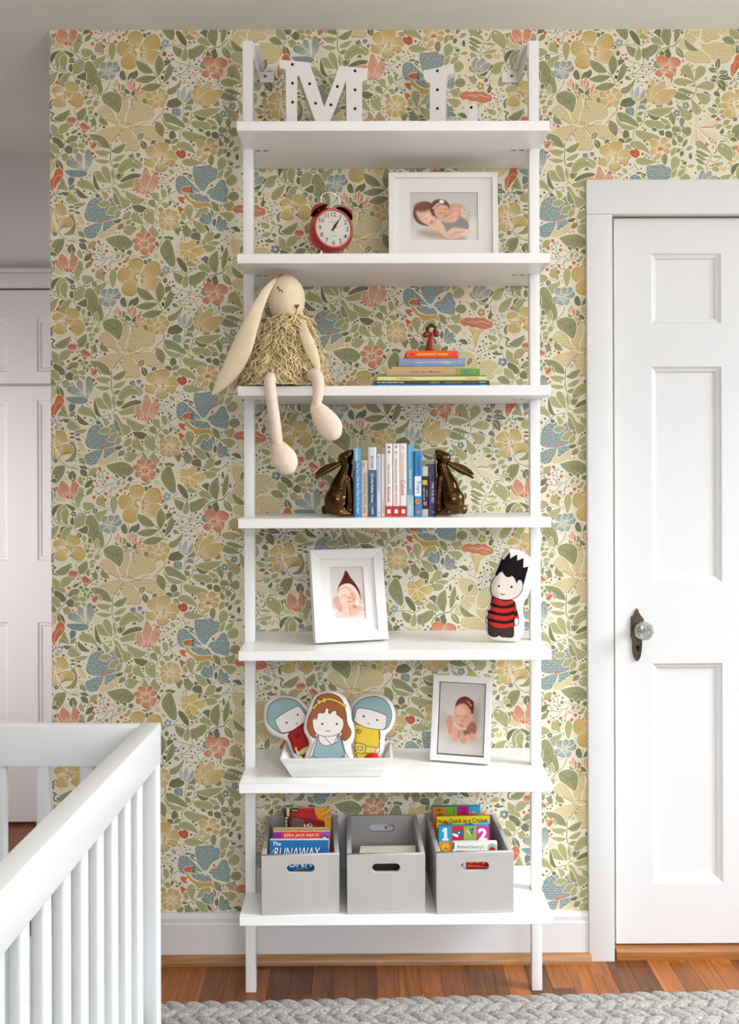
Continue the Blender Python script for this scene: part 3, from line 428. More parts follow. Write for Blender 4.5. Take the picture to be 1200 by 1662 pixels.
f B 106 69 9 5;L d 92 82 96 78 103 75 7 0 5;L d 74 84 82 86 88 84 6 0 0;S d 0 99 90 104 84 108 88 106 94 102 94;T k 1 96 88 102 82 108 76 120 72;O y 2 4 50;O d 1.8 24 61;O d 2 32 64;O y 1.5 15 8;O o 1.4 41 35;O o 3.5 16 57 9 66;O o 2.8 24 53
@283 380
P Y 29 31 20 24 11 20 15 1 4;P Y 30 31 34 20 32 13 18 1 4;P Y 30 32 48 32 58 38 16 1 4;P Y 28 32 20 36 13 40 12 1 4;P Y 29 33 26 44 30 48 14 1 4;P Y 31 33 38 44 46 46 14 1 4;O w 1.1 27 30 31 30 29 34 33 33 25 32;T k .8 21 5 23 12 23 24;O n 1.2 21 6
T k 1.2 49 48 46 58 38 68 28 75 20 76 10 73 -2 72;T k 1 -2 70 7 62;L g 22 46 32 56 45 59 11 0 2;L d 26 74 17 58 7 45 11 2 1;L g 47 62 62 66 74 72 13 2 2;S d 0 53 49 60 43 68 44 69 50 72 63 64 58 58 52;L m 84 76 78 55 86 31 18 0 2;L m 95 70 100 48 104 24 11 0 1;L d 95 36 95 28 94 20 5 0 0;S d 0 106 46 110 46 112 52 107 51
T k 1.8 58 100 62 88 72 81 84 77 94 75 102 66 112 58 118 48 122 40;L d 84 79 80 92 88 104 14 0 2;S d 0 66 86 72 86 75 92 72 98 65 96;L m 97 76 104 88 113 99 11 0 5;L d 64 82 65 78 67 77 4 0 0;S m n 0 74 8 76 18 80 20 88 17 97 8 94 2 86;S m 0 30 82 40 78 50 73 60 72 63 76 60 86 50 95 40 99 33 100 30 92;t k .7 30 87 40 84 52 78;t k .6 40 84 46 90;L g 25 77 24 90 21 104 11 1 4;O u 2 13 86 33 92
S d 0 33 3 40 -4 52 -2 52 14 44 12 38 9;S d 0 38 13 46 12 52 15 44 22;L g 54 15 68 8 74 -6 16 1 0;S d 0 79 8 80 2 90 -2 92 2 88 8;S d 0 54 18 58 16 63 17 60 20;L g 66 17 78 18 93 15 9 0 1;L g 54 27 68 27 83 26 13 2 1;t r 1.2 54 26 58 24 62 25;T k 1 52 12 52 25
T u .8 104 2 104 14;T u .8 106 12 116 7 122 6;T u .8 117 7 115 14 112 18;T u .8 112 0 117 6;O y 2.5 100 9 107 19;O d 1.5 95 12 105 4;O n 1.3 51 54 16 71;O r 2.3 33 67;O r 1.7 44 50;O d 1.8 43 67 92 46 88 28;O d 1.5 56 57 16 10;O n 1.2 110 44
@363 48
-S t n 56 25 50 18 52 4 56 -8 66 -17 84 -16 94 -8 96 2 88 6 84 8 84 18 74 20 66 24 60 26;-t y 1.6 58 26 66 24 70 20 80 19 85 15 86 8;-t y 2.2 87 7 94 11 100 8 102 3 100 -2;-S t 0 84 8 90 11 98 8 101 2 98 -4;-S t n 52 28 62 29 76 25 92 26 108 30 114 36 116 44 112 54 108 60 100 66 90 67 78 64 72 58 68 50 58 44 52 36;-t y 1.8 107 33 114 37 116 44 113 52;-t y 1.2 90 66 100 65 108 58;-t y 1 51 26 52 36 60 46 68 52 74 60 78 64
-S t n 20 46 30 40 44 38 54 44 66 54 71 62 66 66 54 65 42 66 30 63 22 60 18 52;-t y 1 19 50 22 60 30 63 40 66 52 65 66 66 70 62;-S t n 24 8 34 14 42 20 34 30 22 40 10 38 6 30 14 18;-S t n 26 6 30 -6 44 -14 50 -6 48 8 46 18 38 14;-t y 1 24 8 32 12 40 19;O w 1 40 18 43 21 46 17 48 21 44 16;O r .6 41 20 45 19
L m 46 41 28 35 18 18 11 0 1;L m 118 29 104 22 91 19 14 0 1;T k 1.2 122 20 117 32;L d 82 80 83 68 86 56 9 0 5;L d 82 84 73 80 64 78 9 0 5;L d 83 85 92 84 103 83 7 0 5;L d 83 96 94 94 111 98 10 0 5;S d 0 74 90 80 92 81 96 71 97;S d 0 68 98 75 97 80 100 76 104 71 102;L d 81 102 90 108 96 122 14 0 5;T k 1.2 82 84 83 96 80 103 76 109
L g 36 100 24 84 13 73 19 1 1;L g 36 103 18 103 -4 102 13 1 1;L g 38 101 47 86 54 72 17 1 1;L g 41 113 58 110 76 113 16 1 1;T k 1.2 36 100 40 112 40 122;O y 2.8 15 62 32 72;O y 2.4 37 80 12 89 59 96;O r 2.3 19 91 35 110;O r 1.5 25 68;O n 1.4 19 110 29 111;O d 2 73 71 101 88;O y 3 106 116 100 110;O r 2 84 117;T u .8 98 104 104 106 110 103 115 98;T u .8 108 108 112 104;O u 1.2 100 103 107 108 111 103 115 97
@363 148
L m 38 6 22 2 4 -2 9 1 1;L m 30 16 14 12 -8 4 13 1 1;L g 2 27 18 44 30 56 16 1 1;L g 31 17 40 34 46 46 14 1 1;L g 40 6 54 14 66 22 20 1 1;T k 1 40 -6 39 4 32 15 26 18;T k .8 26 17 16 21 2 25;f b 20 29 8 5;f b 2 44 8 5;O n 1.2 19 8 54 32 2 21 11 49;O d 2 26 9;O r 2.3 47 25;O r 3 30 40;O n 1.3 32 35;O u 2 56 40;O n 1 52 37
L m 10 70 12 62 13 52 10 1 1;L m 11 78 20 79 31 80 16 1 1;L m 10 78 2 76 -8 75 12 1 1;L m 4 87 8 94 13 100 11 1 1;T k 1 10 70 10 78 4 88 -4 93;S d 0 54 3 60 2 70 11 63 8 58 6;S d 0 74 7 80 0 85 4 86 13;L g 82 30 82 20 83 12 9 0 0;S d 0 71 31 76 26 82 32;L g 82 32 90 29 97 26 9 0 0;L g 81 43 72 39 62 34 10 0 0;L g 83 43 91 41 98 39 7 0 0;L d 81 49 75 50 68 51 6 0 0;L g 87 48 94 50 101 47 8 0 0;T k 1 82 31 82 49
L g 92 66 99 62 107 58 9 0 0;L g 78 75 84 70 91 66 8 0 0;T k .8 91 66 96 72;L g 97 72 104 71 112 68 7 0 0;S d 0 86 82 90 76 95 74 93 84;-S q 0 36 60 40 48 46 50 46 64;-S q 0 50 66 60 50 66 42 72 44 66 58 54 68;-S q 0 52 70 66 60 80 54 90 56 86 64 74 72 60 73;-S q 0 48 76 64 78 78 82 86 92 84 98 74 96 62 90 52 82;-S q 0 44 76 54 88 62 104 56 106 46 100;-S q 0 38 76 40 90 36 104 28 102 30 88
-t r 1.4 50 72 62 71 72 72 80 65;-t o 1 46 74 54 82 62 90 72 95 78 98;-t o 1 40 76 41 88 39 97;O y 1.2 38 68 42 66 46 68 44 72 40 72 48 70;O u 2 48 56;O r 2 83 54 81 57 86 57;O y 2.5 71 100 77 102 73 111;O o 2 62 106;O n 1.2 60 103 59 108 66 96;O y 2 15 88 7 106;O n 1.2 19 91 7 71 14 72 14 69;O u 1.6 43 112;O n 1 43 94;L g 68 122 52 108 38 101 12 1 1;L g 20 117 27 112 34 109 8 0 0
@391.5 188.75
S g 0 48 58 54 53 64 56 74 64 78 74 76 84 73 90 62 82 52 74 48 66;t m .7 72 88 68 74 60 66;t m .6 71 86 60 76;O w 2 57 59;T k 1.5 73 90 74 102 75 114;T d 2.2 61 50 55 50 50 56 46 64 45 70 40 74;T k 1.2 36 74 33 84 28 92 26 98 28 108;L m 32 79 20 76 5 68 8 1 0;L m 28 86 18 84 6 74 5 1 0;L d 25 97 14 90 4 84 6 0 5;L g 22 104 14 102 7 98 8 1 0;L g 36 80 46 80 58 82 5 0 0;T d 1.2 32 86 40 91 46 88 53 84;L g 28 98 44 96 60 92 7 1 0;O w 1 52 94 58 93;T k .8 28 103 36 102;L g 36 104 44 104 50 108 9 2 0
P Y 59 110 56 104 55 98 5 0 4;P Y 60 110 62 103 63 97 5 0 4;S d 0 51 34 56 27 60 25 59 35;T h 1.5 53 37 58 38 64 42;T h .8 50 39 56 44 64 44;L g 66 43 72 40 80 36 8 0 5;L g 68 38 70 32 74 28 5 0 0;L d 72 49 78 46 86 50 7 0 0;T h 1.5 64 44 63 52;T h 1.5 67 45 69 54;T h 1.5 66 42 64 36;O y 2 36 50 43 52 39 60;O r 1.8 29 56;O n 1.3 32 46 24 57 26 53;O u 1.6 9 63 10 106;O n 1.2 5 77 9 79;O y 2 69 92 78 89;O r 1.2 70 103
@391.5 283.25
P b 21 23 18 8 19 -8 14 0 4;P b 21 23 28 8 34 -6 16 0 4;P b 22 23 36 12 46 4 12 0 4;T k 1.2 20 23 12 28 0 32;L g 20 24 28 30 38 32 8 0 1;L d 24 26 34 26 42 18 6 0 0;L g 17 23 10 16 5 9 9 0 1;L g 3 32 12 36 16 47 12 0 1;L g 74 2 60 12 55 26 18 1 1;L d 42 20 46 12 52 8 7 0 0;T d 2 50 14 47 24;f y 27 49 9 5;L d 34 41 38 37 42 34 7 0 0;T k 1.2 42 33 48 24;S d 0 44 42 47 48 48 56 46 62 41 62 40 56 43 50;T d 1.5 46 42 46 36
S Y 0 2 78 14 80 26 82 34 84 24 92 20 104 18 116 14 116 12 100 6 88;t k .6 8 82 15 112;t k .6 24 84 16 112;S p 0 -6 60 2 58 10 60 18 58 26 60 32 58 40 64 47 66 50 72 48 78 42 80 34 82 26 82 18 78 8 78 0 74 -6 76 -14 70 -14 64;t r .8 -8 62 8 64 18 61 30 62 40 68 46 72 44 77;t r .8 2 70 14 74 26 70 38 74 44 76;t r .8 -10 68 0 72 10 76 22 76 34 79;t w .7 2 67 12 66 18 70 26 66 36 70 44 70;S q 0 49 36 60 34 59 44 55 50 49 48
T h .8 61 70 64 60 68 56;T h .8 61 70 70 68 76 68;T h .8 62 70 60 80 52 87 42 88;O h 1.8 58 55 60 61 67 54 71 58 72 70 58 74 67 77 62 80 57 79 51 83 53 90 45 84 61 86 55 66;L g 40 92 46 98 58 102 10 1 1;L g 60 90 64 94 68 97 6 0 0;T k 1 72 96 64 102 60 112;O d 2.2 36 97 30 105 37 110 45 109;O y 2 6 96 23 115;O r 1.8 54 72 49 53;O n 1.5 40 47;O d 2 50 64;T u .8 2 104 10 107 16 106;T u .8 16 106 18 96 18 91;O u 1.5 3 102 4 109;T h 1.2 31 120 31 106;L g 40 118 48 116 56 114 9 1 0;T k .8 10 38 11 46 14 52;O d 1.6 4 47 5 53 15 31 19 36
@391.5 376.25
T u .8 0 6 10 12 20 18 25 26 28 36 28 46;T u .8 12 12 12 2;T u .8 25 26 28 16 36 12 46 12;T u .8 32 0 33 8 36 12;O d 2.4 20 27 22 36 35 21 42 18 56 14 52 25 24 4;O r 1.8 44 27;O n 1.8 21 13 26 11;O d 1.6 32 27;-S t n -20 16 0 14 12 20 18 32 18 46 -10 46;L m 0 42 4 32 10 26 9 0 1;L g 40 8 50 6 58 2 9 1 1;T k 1 58 0 66 12 70 22;L d 48 16 56 18 68 18 5 2 0;L d 62 3 66 6 71 8 6 0 0;f b 68 34 10 5
'''
U = 100/120
EL = []          # printed elements: (class, [(polygon list, colour)], bbox)
prng = random.Random(5)
def stroke(pts, wd, closed=False):
    """quads along a polyline"""
    P = np.asarray(pts); T = np.gradient(P, axis=0); L = np.hypot(T[:, 0], T[:, 1]); L[L == 0] = 1
    N = np.stack([-T[:, 1], T[:, 0]], 1)/L[:, None]
    wd = np.broadcast_to(np.asarray(wd, float), (len(P),))
    A, B = P + N*wd[:, None]/2, P - N*wd[:, None]/2
    return [[A[i], A[i+1], B[i+1], B[i]] for i in range(len(P)-1)]
TS = {0: np.array([0, .1, .25, .4, .5, .6, .75, .9, 1]), 1: np.array([0, .15, .3, .45, .6, .72, .82, .9, .96, 1]), 2: np.array([0, .04, .12, .25, .4, .5, .6, .75, .88, .96, 1])}
def prof(k, t):
    if k == 0: return np.sin(np.pi*t)**.85
    if k == 2: return np.sqrt(np.maximum(0, 1-(2*t-1)**2))
    a = .68
    return np.where(t < a, .12 + .88*np.sin(np.pi/2*t/a)**1.2, np.sqrt(np.maximum(0, 1-((t-a)/(1-a))**2)))
def leaf(cls, c, bx, by, mx, my, tx, ty, wd, pk, vn):
    b_, m_, t_ = (np.array(q)*U for q in ((bx, by), (mx, my), (tx, ty))); wd *= U; cc = 2*m_ - .5*(b_+t_); wd *= 1.16 if cls == 3 else 1.14
    def cv(t): t = np.asarray(t)[:, None]; return b_*(1-t)**2 + 2*cc*t*(1-t) + t_*t*t
    def nm(t):
        t = np.asarray(t)[:, None]; d = 2*(1-t)*(cc-b_) + 2*t*(t_-cc); L = np.hypot(d[:, 0], d[:, 1]); L[L == 0] = 1
        return np.stack([-d[:, 1], d[:, 0]], 1)/L[:, None]
    ts = TS[pk]; S, N = cv(ts), nm(ts); hw = prof(pk, ts)*wd/2
    lay = []
    e = .95
    tan0 = (S[1]-S[0]); tan0 = tan0/np.hypot(*tan0); tan1 = S[-1]-S[-2]; tan1 = tan1/np.hypot(*tan1)
    S2 = S.copy(); S2[0] -= tan0*e*.6; S2[-1] += tan1*e; h2 = hw+e; h2[0] = e*.4; h2[-1] = e*.4
    lay.append((quads(S2, N, h2), 'w'))
    lay.append((quads(S, N, hw), c))
    vc = VEIN.get(c, 'k'); vs = []
    def rib(f, a0, a1, wv, n=6):
        wv = wv*(1.4 if vn == 4 else 1.15)
        t = np.linspace(a0, a1, n); P = cv(t) + nm(t)*(prof(pk, t)*wd/2*f)[:, None]
        if n > 4: P = P + nm(t)*(np.sin(t*9+f*4)*wd*.014)[:, None]
        return stroke(P, np.linspace(wv, wv*.45, n))
    if vn in (1, 2, 3): vs += rib(.05, .06, .8, .75)
    if vn == 2: vs += rib(.45, .15, .75, .5) + rib(-.4, .15, .75, .5)
    if vn == 3:
        for q in (.22, .4, .58):
            for s in (-1, 1):
                P = np.array([cv([q])[0], cv([q+.1])[0] + nm([q+.1])[0]*s*wd*.3]); vs += stroke(P, [.7, .4])
    if vn == 4:
        n = 2 if wd < 6 else 3 if wd < 10 else 4 if wd < 14 else 5 if wd < 19 else 6
        for q in range(n):
            f = -.74 + 1.48*q/(n-1); vs += rib(f, .12+.1*abs(f), .9-.1*abs(f), .62, 5)
    if vn == 5: vs += rib(0, .1, .75, .8); vc = 'w'
    if vs: lay.append((vs, vc))
    addel(cls, lay)
def quads(S, N, h):
    A, B = S + N*h[:, None], S - N*h[:, None]
    return [[A[i], A[i+1], B[i+1], B[i]] for i in range(len(S)-1)]
def circ(cx, cy, r, n=9):
    return [np.array((cx + r*math.cos(2*math.pi*i/n), cy + r*math.sin(2*math.pi*i/n))) for i in range(n)]
OX = OY = 0
def addel(cls, lay):
    o = np.array((OX, OY)); lay = [([np.asarray(p)+o for p in ps], c) for ps, c in lay]
    a = np.vstack([p for ps, _ in lay for p in ps]); EL.append((cls, lay, (*a.min(0), *a.max(0))))
for ln in SRC.strip().split('\n'):
    if ln[0] == '@': OX, OY = map(float, ln[1:].split()); continue
    for it in ln.split(';'):
        cls0 = None
        if it[0] in '+-': cls0 = 5 if it[0] == '+' else 1; it = it[1:]
        q = it.split(); kd, c = q[0], q[1]
        if kd in 'LP': leaf(cls0 if cls0 is not None else (2 if kd == 'L' else 3), c, *map(float, q[2:9]), int(q[9]), int(q[10]))
        elif kd in 'Tt':
            v = list(map(float, q[2:])); P = np.array(v[1:]).reshape(-1, 2)*U
            if len(P) > 2: P = catmull(P, False, 3)
            cl = cls0 if cls0 is not None else (0 if kd == 'T' else 4)
            addel(cl, ([(stroke(P, v[0]*U+1.0), 'w')] if v[0] > 1.1 and kd == 'T' else []) + [(stroke(P, v[0]*U), c)])
        elif kd in 'Oo':
            v = list(map(float, q[2:])); P = np.array(v[1:]).reshape(-1, 2)*U
            for p in P: addel(1 if kd == 'o' else 4, [([circ(p[0], p[1], v[0]*U)], c)])
        elif kd == 'f':
            x, y, r, n = (float(z) for z in q[2:6]); x *= U; y *= U; r *= U; a0 = prng.random()
            pt = [circ(x+r*.58*math.cos(a0+2*math.pi*i/n), y+r*.58*math.sin(a0+2*math.pi*i/n), r*.38, 8) for i in range(int(n))]
            bg = [circ(x+r*.58*math.cos(a0+2*math.pi*i/n), y+r*.58*math.sin(a0+2*math.pi*i/n), r*.38+.7, 8) for i in range(int(n))]
            addel(3, [(bg, 'w'), (pt, c), ([circ(x, y, r*.17, 6)], 'w')])
        elif kd == 'S':
            P = catmull(np.array(list(map(float, q[3:]))).reshape(-1, 2)*U, True, 4)
            d = np.roll(P, -1, 0)-np.roll(P, 1, 0); N = np.stack([d[:, 1], -d[:, 0]], 1); N /= np.maximum(1e-6, np.hypot(N[:, 0], N[:, 1]))[:, None]
            ar = np.sum(P[:, 0]*np.roll(P[:, 1], -1)-np.roll(P[:, 0], -1)*P[:, 1])
            if ar < 0: N = -N
            lay = [([list(P+N*.95)], 'w'), ([list(P)], c)]
            if q[2] != '0':
                lo, hi = P.min(0), P.max(0); cen = P.mean(0); ds = []
                st = 4.6 if q[2] == 'w' else 5.0
                if c == 'r': st = 2.4
                gy = lo[1]
                k = 0
                while gy < hi[1]:
                    gx = lo[0] + (st/2 if k % 2 else 0)
                    while gx < hi[0]:
                        p = np.array((gx+prng.uniform(-1, 1)*st*.2, gy+prng.uniform(-1, 1)*st*.2))
                        if all(inside(np.array([p[0]+a]), np.array([p[1]+b]), P)[0] for a, b in ((1, 1), (-1, 1), (1, -1), (-1, -1))):
                            u = p-cen; L = np.hypot(*u) or 1; u = u/L; v = np.array((-u[1], u[0])); l, w_ = (1.25, .7) if q[2] == 'w' else (1.05, .5)
                            if c == 'r': l = w_ = .4
                            ds.append([p+u*l, p+v*w_, p-u*l, p-v*w_])
                        gx += st
                    gy += st*.85; k += 1
                if ds: lay.append((ds, 'w' if q[2] == 'w' else 'k'))
            addel((1 if cls0 == 1 else 3 if c in 'bopyrBu' else 2) if cls0 != 5 else 5, lay)
# the tiny sprigs and dots that fill the gaps of the print, placed where the cell is still bare
LAT1, LAT2 = np.array((0, 367.5)), np.array((368.5, 183.75))
cov = np.zeros((368, 369), bool)
def cell(x, y):
    i = np.floor((x-83)/368.5); return ((x-83-i*368.5).astype(int) % 369, np.mod(y-80-i*183.75, 367.5).astype(int) % 368)
for cls, lay, bb in EL:
    for p in lay[0][0]:
        p = np.asarray(p); lo, hi = np.floor(p.min(0)), np.ceil(p.max(0))
        X, Y = np.meshgrid(np.arange(lo[0], hi[0]+1), np.arange(lo[1], hi[1]+1)); k = inside(X, Y, p)
        cx_, cy_ = cell(X[k], Y[k]); cov[cy_, cx_] = True
OX = OY = 0
def clear(x, y, r):
    a = np.arange(12)*math.pi/6
    for q in (1.0, .55):
        cx_, cy_ = cell(x+r*q*np.cos(a), y+r*q*np.sin(a))
        if cov[cy_, cx_].any(): return False
    cx_, cy_ = cell(np.array([x]), np.array([y])); return not cov[cy_[0], cx_[0]]
def block(x, y, r):
    X, Y = np.meshgrid(np.arange(-r, r+1), np.arange(-r, r+1)); k = X*X+Y*Y <= r*r; cx_, cy_ = cell(x+X[k], y+Y[k]); cov[cy_, cx_] = True
for r, tries in ((8.5, 5000), (6.2, 5000), (3.2, 3000), (2.2, 1800)):
    for _ in range(tries):
        x, y = prng.uniform(83, 451), prng.uniform(80, 447)
        if not clear(x, y, r): continue
        if r > 4:
            a = prng.uniform(0, 6.28); l = r*.95; dx, dy = math.cos(a)*l, math.sin(a)*l
            leaf(2, prng.choice('gmmdg'), (x-dx)/U, (y-dy)/U, (x+dy*.12)/U, (y-dx*.12)/U, (x+dx)/U, (y+dy)/U, r*.85/U, prng.choice((0, 0, 1)), prng.choice((1, 1, 5)))
            block(x, y, r*.8)
        else:
            addel(4, [([circ(x, y, r*prng.uniform(.35, .6), 8)], prng.choice('qqdgymukr'))]); block(x, y, r)
EL.sort(key=lambda e: e[0])
# pile the printed shapes a few micrometres apart so that later ones cover earlier ones
lev = []; boxes = []
for cls, lay, bb in EL:
    L = 1
    for (b2, l2) in boxes:
        if b2[0] < bb[2] and b2[2] > bb[0] and b2[1] < bb[3] and b2[3] > bb[1]: L = max(L, l2)
    lev.append(L)
    for i in (-1, 0, 1):
        for j in (-1, 0, 1):
            s = LAT1*i + LAT2*j
            boxes.append(((bb[0]+s[0], bb[1]+s[1], bb[2]+s[0], bb[3]+s[1]), L+len(lay)))
PPM = 587.0
p0 = at(560, 766, 0)
def w2d(x, y): return (p0.x + (x-560)/PPM, p0.z - (y-766)/PPM)
X0 = XL; X1 = 1.34; Z1 = ZC; Z0 = 0.12
mats = [mat('print_'+k, PAL[k], 0.75, spec=0.3) for k in PAL]; MI = {k: i for i, k in enumerate(PAL)}
V, FC, MIX = [], [], []
def clip(poly, f):
    out = []; n = len(poly)
    for i in range(n):
        a, b_ = poly[i], poly[(i+1) % n]; fa, fb = f(a), f(b_)
        if fa >= 0: out.append(a)
        if (fa >= 0) != (fb >= 0):
            t = fa/(fa-fb); out.append((a[0]+(b_[0]-a[0])*t, a[1]+(b_[1]-a[1])*t))
    return out
CASX = at(953, 900, 0).x + .01; CASZ = at(1090, 292, 0).z - .01
for j in range(-1, 4):
    for i in range(-4, 6):
        s = LAT1*i + LAT2*j
        for (cls, lay, bb), L in zip(EL, lev):
            ax, az = w2d(bb[0]+s[0], bb[1]+s[1]); cx_, cz = w2d(bb[2]+s[0], bb[3]+s[1])
            if cx_ < X0 or ax > X1 or az < Z0 or cz > Z1: continue
            if ax > CASX and az < CASZ: continue
            edge = ax < X0 or az > Z1
            for k, (ps, c) in enumerate(lay):
                yy = -(L+k)*1.2e-5
                for p in ps:
                    q = [w2d(a[0]+s[0], a[1]+s[1]) for a in p]
                    if edge:
                        q = clip(q, lambda a: a[0]-X0)
                        if len(q) > 2: q = clip(q, lambda a: Z1-a[1])
                        if len(q) < 3: continue
                    if cx_ > CASX+.03 and cz < DTOP+.05:
                        q = clip(q, lambda a: CASX+.02-a[0])
                        if len(q) < 3: continue
                    n0 = len(V); V.extend((a[0], yy, a[1]) for a in q); FC.append(tuple(range(n0, n0+len(q)))); MIX.append(MI[c])
me = bpy.data.meshes.new('wallpaper'); me.from_pydata(V, [], FC)
for m_ in mats: me.materials.append(m_)
me.polygons.foreach_set('material_index', MIX)
link_mesh('wallpaper', me, None, wall_back)
del V, FC, MIX
# ---------------------------------------------------------------- floor, skirting, doors, trim
fl = mat('floor_gap', (58, 32, 16), .8)
b = MB(); b.box(XHL-.1, XR+.1, YR-.1, YH+.1, -.1, -.012); floor = struct('floor', b, fl)
OAK = wood_mat('oak_strip_floor', (150, 86, 32), dark=.5, rough=.36, axis='Y', random_shade=.58)
rnd = random.Random(11)
PW = .0572
pm = []
for L in (.45, .7, 1.0):
    q = MB(); q.box(.0004, PW-.0004, 0, L-.0006, -.012, 0); me_ = bpy.data.meshes.new('plank'); bmesh.ops.recalc_face_normals(q.b, faces=q.b.faces); q.b.to_mesh(me_); q.b.free(); me_.materials.append(OAK); pm.append((L, me_))
for i in range(29):                               # the strips that show before the wall
    x = -.60 + i*PW; y = -1.25 + rnd.uniform(0, .3); first = True
    y = -.06 - rnd.uniform(-.05, .24) if i % 2 else -.003
    while y > -.62:
        L, me_ = rnd.choice(pm)
        o = bpy.data.objects.new('plank', me_); COL.objects.link(o); o.parent = floor; o.location = (x, y-L, 0)
        y -= L
    if i % 2:
        L, me_ = pm[0]
        o = bpy.data.objects.new('plank', me_); COL.objects.link(o); o.parent = floor
        yt = max(c.location.y + [l for l, q in pm if q == c.data][0] for c in floor.children if abs(c.location.x-x) < 1e-4)
        o.location = (x, yt, 0)
# strips further off, to the hall and under the cot and rug, joined
q = MB()
def strips(xa, xb, ya, yb):
    x = xa
    while x < xb - 1e-3:
        y = ya - rnd.uniform(0, .6)
        while y < yb:
            L = rnd.uniform(.5, 1.1); a, c_ = max(y, ya), min(y+L, yb)
            if c_ - a > .01: q.box(x+.0004, min(x+PW, xb)-.0004, a+.0003, c_-.0003, -.012, -.0002)
            y += L
        x += PW
strips(XHL, -.60, YR, YH); strips(-.60, 1.06, YR, -1.1); strips(1.06, XR, YR, 0.0)
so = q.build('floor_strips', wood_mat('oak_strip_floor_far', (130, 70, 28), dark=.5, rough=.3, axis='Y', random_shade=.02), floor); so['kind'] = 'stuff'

# skirting board with its oak shoe moulding
bb0 = at(600, 1553, -.02).z; bbt = at(600, 1483.5, -.018).z
b = MB()
b.prism([(0, 0), (-.016, 0), (-.016, bbt-.028), (-.013, bbt-.024), (-.013, bbt-.012), (-.006, bbt), (0, bbt)], XL, at(954, 1520, 0).x, 'X')
base = b.build('baseboard_back', WHITE); tag(base, kind='structure')
SHOE = wood_mat('oak_moulding', (170, 122, 78), dark=.6, rough=.4, axis='X', random_shade=.05)
b = MB(); b.prism([(-.016, 0)] + [(-.016-.018*math.cos(a), .024*math.sin(a)) for a in np.linspace(0, math.pi/2, 6)], XL-.018, at(957, 1560, 0).x, 'X')
b.build('shoe_moulding', SHOE, base)

# door casing
cx0, cx1 = at(954.5, 900, -.022).x, at(996.5, 900, -.022).x
ctop = at(1090, 291, -.022).z; cin = at(1090, 347, -.022).z
tr = thing('trim_1', None, None, (cx0, 0, 0)); tr['kind'] = 'structure'
def rel(o, p): o.location = Vector(o.location) - Vector(p.location); o.parent = p
w_ = cx1-cx0
box('casing_upright', 0, w_, -.022, 0, 0.0, cin, WHITE, tr, .003)
dw = DX1-DX0; z_th0 = at(1090, 1539, -.005).z+.0005
box('casing_upright', w_+dw, 2*w_+dw, -.022, 0, 0.0, cin, WHITE, tr, .003)
box('casing_head', 0, 2*w_+dw, -.0225, 0, cin, ctop, WHITE, tr, .003)
box('jamb', w_-.004, w_+.012, .052, .115, z_th0, cin+.01, WHITE, tr)
box('jamb', w_+dw-.012, w_+dw+.004, .052, .115, z_th0, cin+.01, WHITE, tr)
box('jamb', w_+.012, w_+dw-.012, .055, .115, cin-.004, cin+.012, WHITE, tr)

# panelled doors
def panel_door(parent_name, x0, x1, z0, z1, y, rects, m, structure=True, dep=.014, slope=.016, th=.036):
    """door slab with sunk panels; rects = (x0,x1,z0,z1) world"""
    xs = sorted({x0, x1} | {r[0] for r in rects} | {r[1] for r in rects}); zs = sorted({z0, z1} | {r[2] for r in rects} | {r[3] for r in rects})
    b = MB()
    for i in range(len(xs)-1):
        for j in range(len(zs)-1):
            c = ((xs[i]+xs[i+1])/2, (zs[j]+zs[j+1])/2)
            if any(r[0] < c[0] < r[1] and r[2] < c[1] < r[3] for r in rects): continue
            b._n([(xs[i], y, zs[j]), (xs[i+1], y, zs[j]), (xs[i+1], y, zs[j+1]), (xs[i], y, zs[j+1])], [(0, 1, 2, 3)])
    b._n([(x0,y,z0),(x1,y,z0),(x1,y+th,z0),(x0,y+th,z0),(x0,y,z1),(x1,y,z1),(x1,y+th,z1),(x0,y+th,z1)], [(0,3,2,1),(4,5,6,7),(1,2,6,5),(2,3,7,6),(3,0,4,7)])
    slab = b.build(parent_name, m, None, recalc=False)
    for r in rects:
        p = MB(); a = (r[0], r[1], r[2], r[3]); s = slope
        steps = [(0, 0), (.004, .005), (s*.55, dep*.55), (s*.75, dep*.6), (s, dep)]
        rings = [[(a[0]+d, y+h, a[2]+d), (a[1]-d, y+h, a[2]+d), (a[1]-d, y+h, a[3]-d), (a[0]+d, y+h, a[3]-d)] for d, h in steps]
        vs = [v for rr in rings for v in rr]; fs = [(4*k+i, 4*k+(i+1) % 4, 4*k+4+(i+1) % 4, 4*k+4+i) for k in range(len(rings)-1) for i in range(4)]
        n = 4*(len(rings)-1); fs.append((n, n+1, n+2, n+3))
        p._n(vs, fs); p.build('panel', m, slab, recalc=False)
    if structure: tag(slab, kind='structure')
    return slab
DY = .012
dl, dr = at(998.6, 900, DY).x, DX1-.006
dz1 = at(1090, 354.5, DY).z; dz0 = at(1090, 1531, DY).z
pa, pb = at(1059, 900, DY).x, at(1172.5, 900, DY).x
mid = (dl+dr)/2
rects = []
for (a, c) in ((pa, pb), (2*mid-pb, 2*mid-pa)):
    for (t, u) in ((411, 525), (595, 945), (1076.5, 1433)): rects.append((a, c, at(1100, u, DY).z, at(1100, t, DY).z))
door = panel_door('door_1', dl, dr, dz0, dz1, DY, rects, WHITE)
# threshold below the door
b = MB(); z_th = at(1090, 1539, -.005).z
b.prism([(-.014, 0), (-.014, z_th*.75), (-.010, z_th), (.1, z_th), (.1, 0)], DX0+.003, DX1-.003, 'X')
th = b.build('trim_2', wood_mat('oak_threshold', (168, 108, 58), dark=.55, rough=.35, axis='X', random_shade=.05)); tag(th, kind='structure')
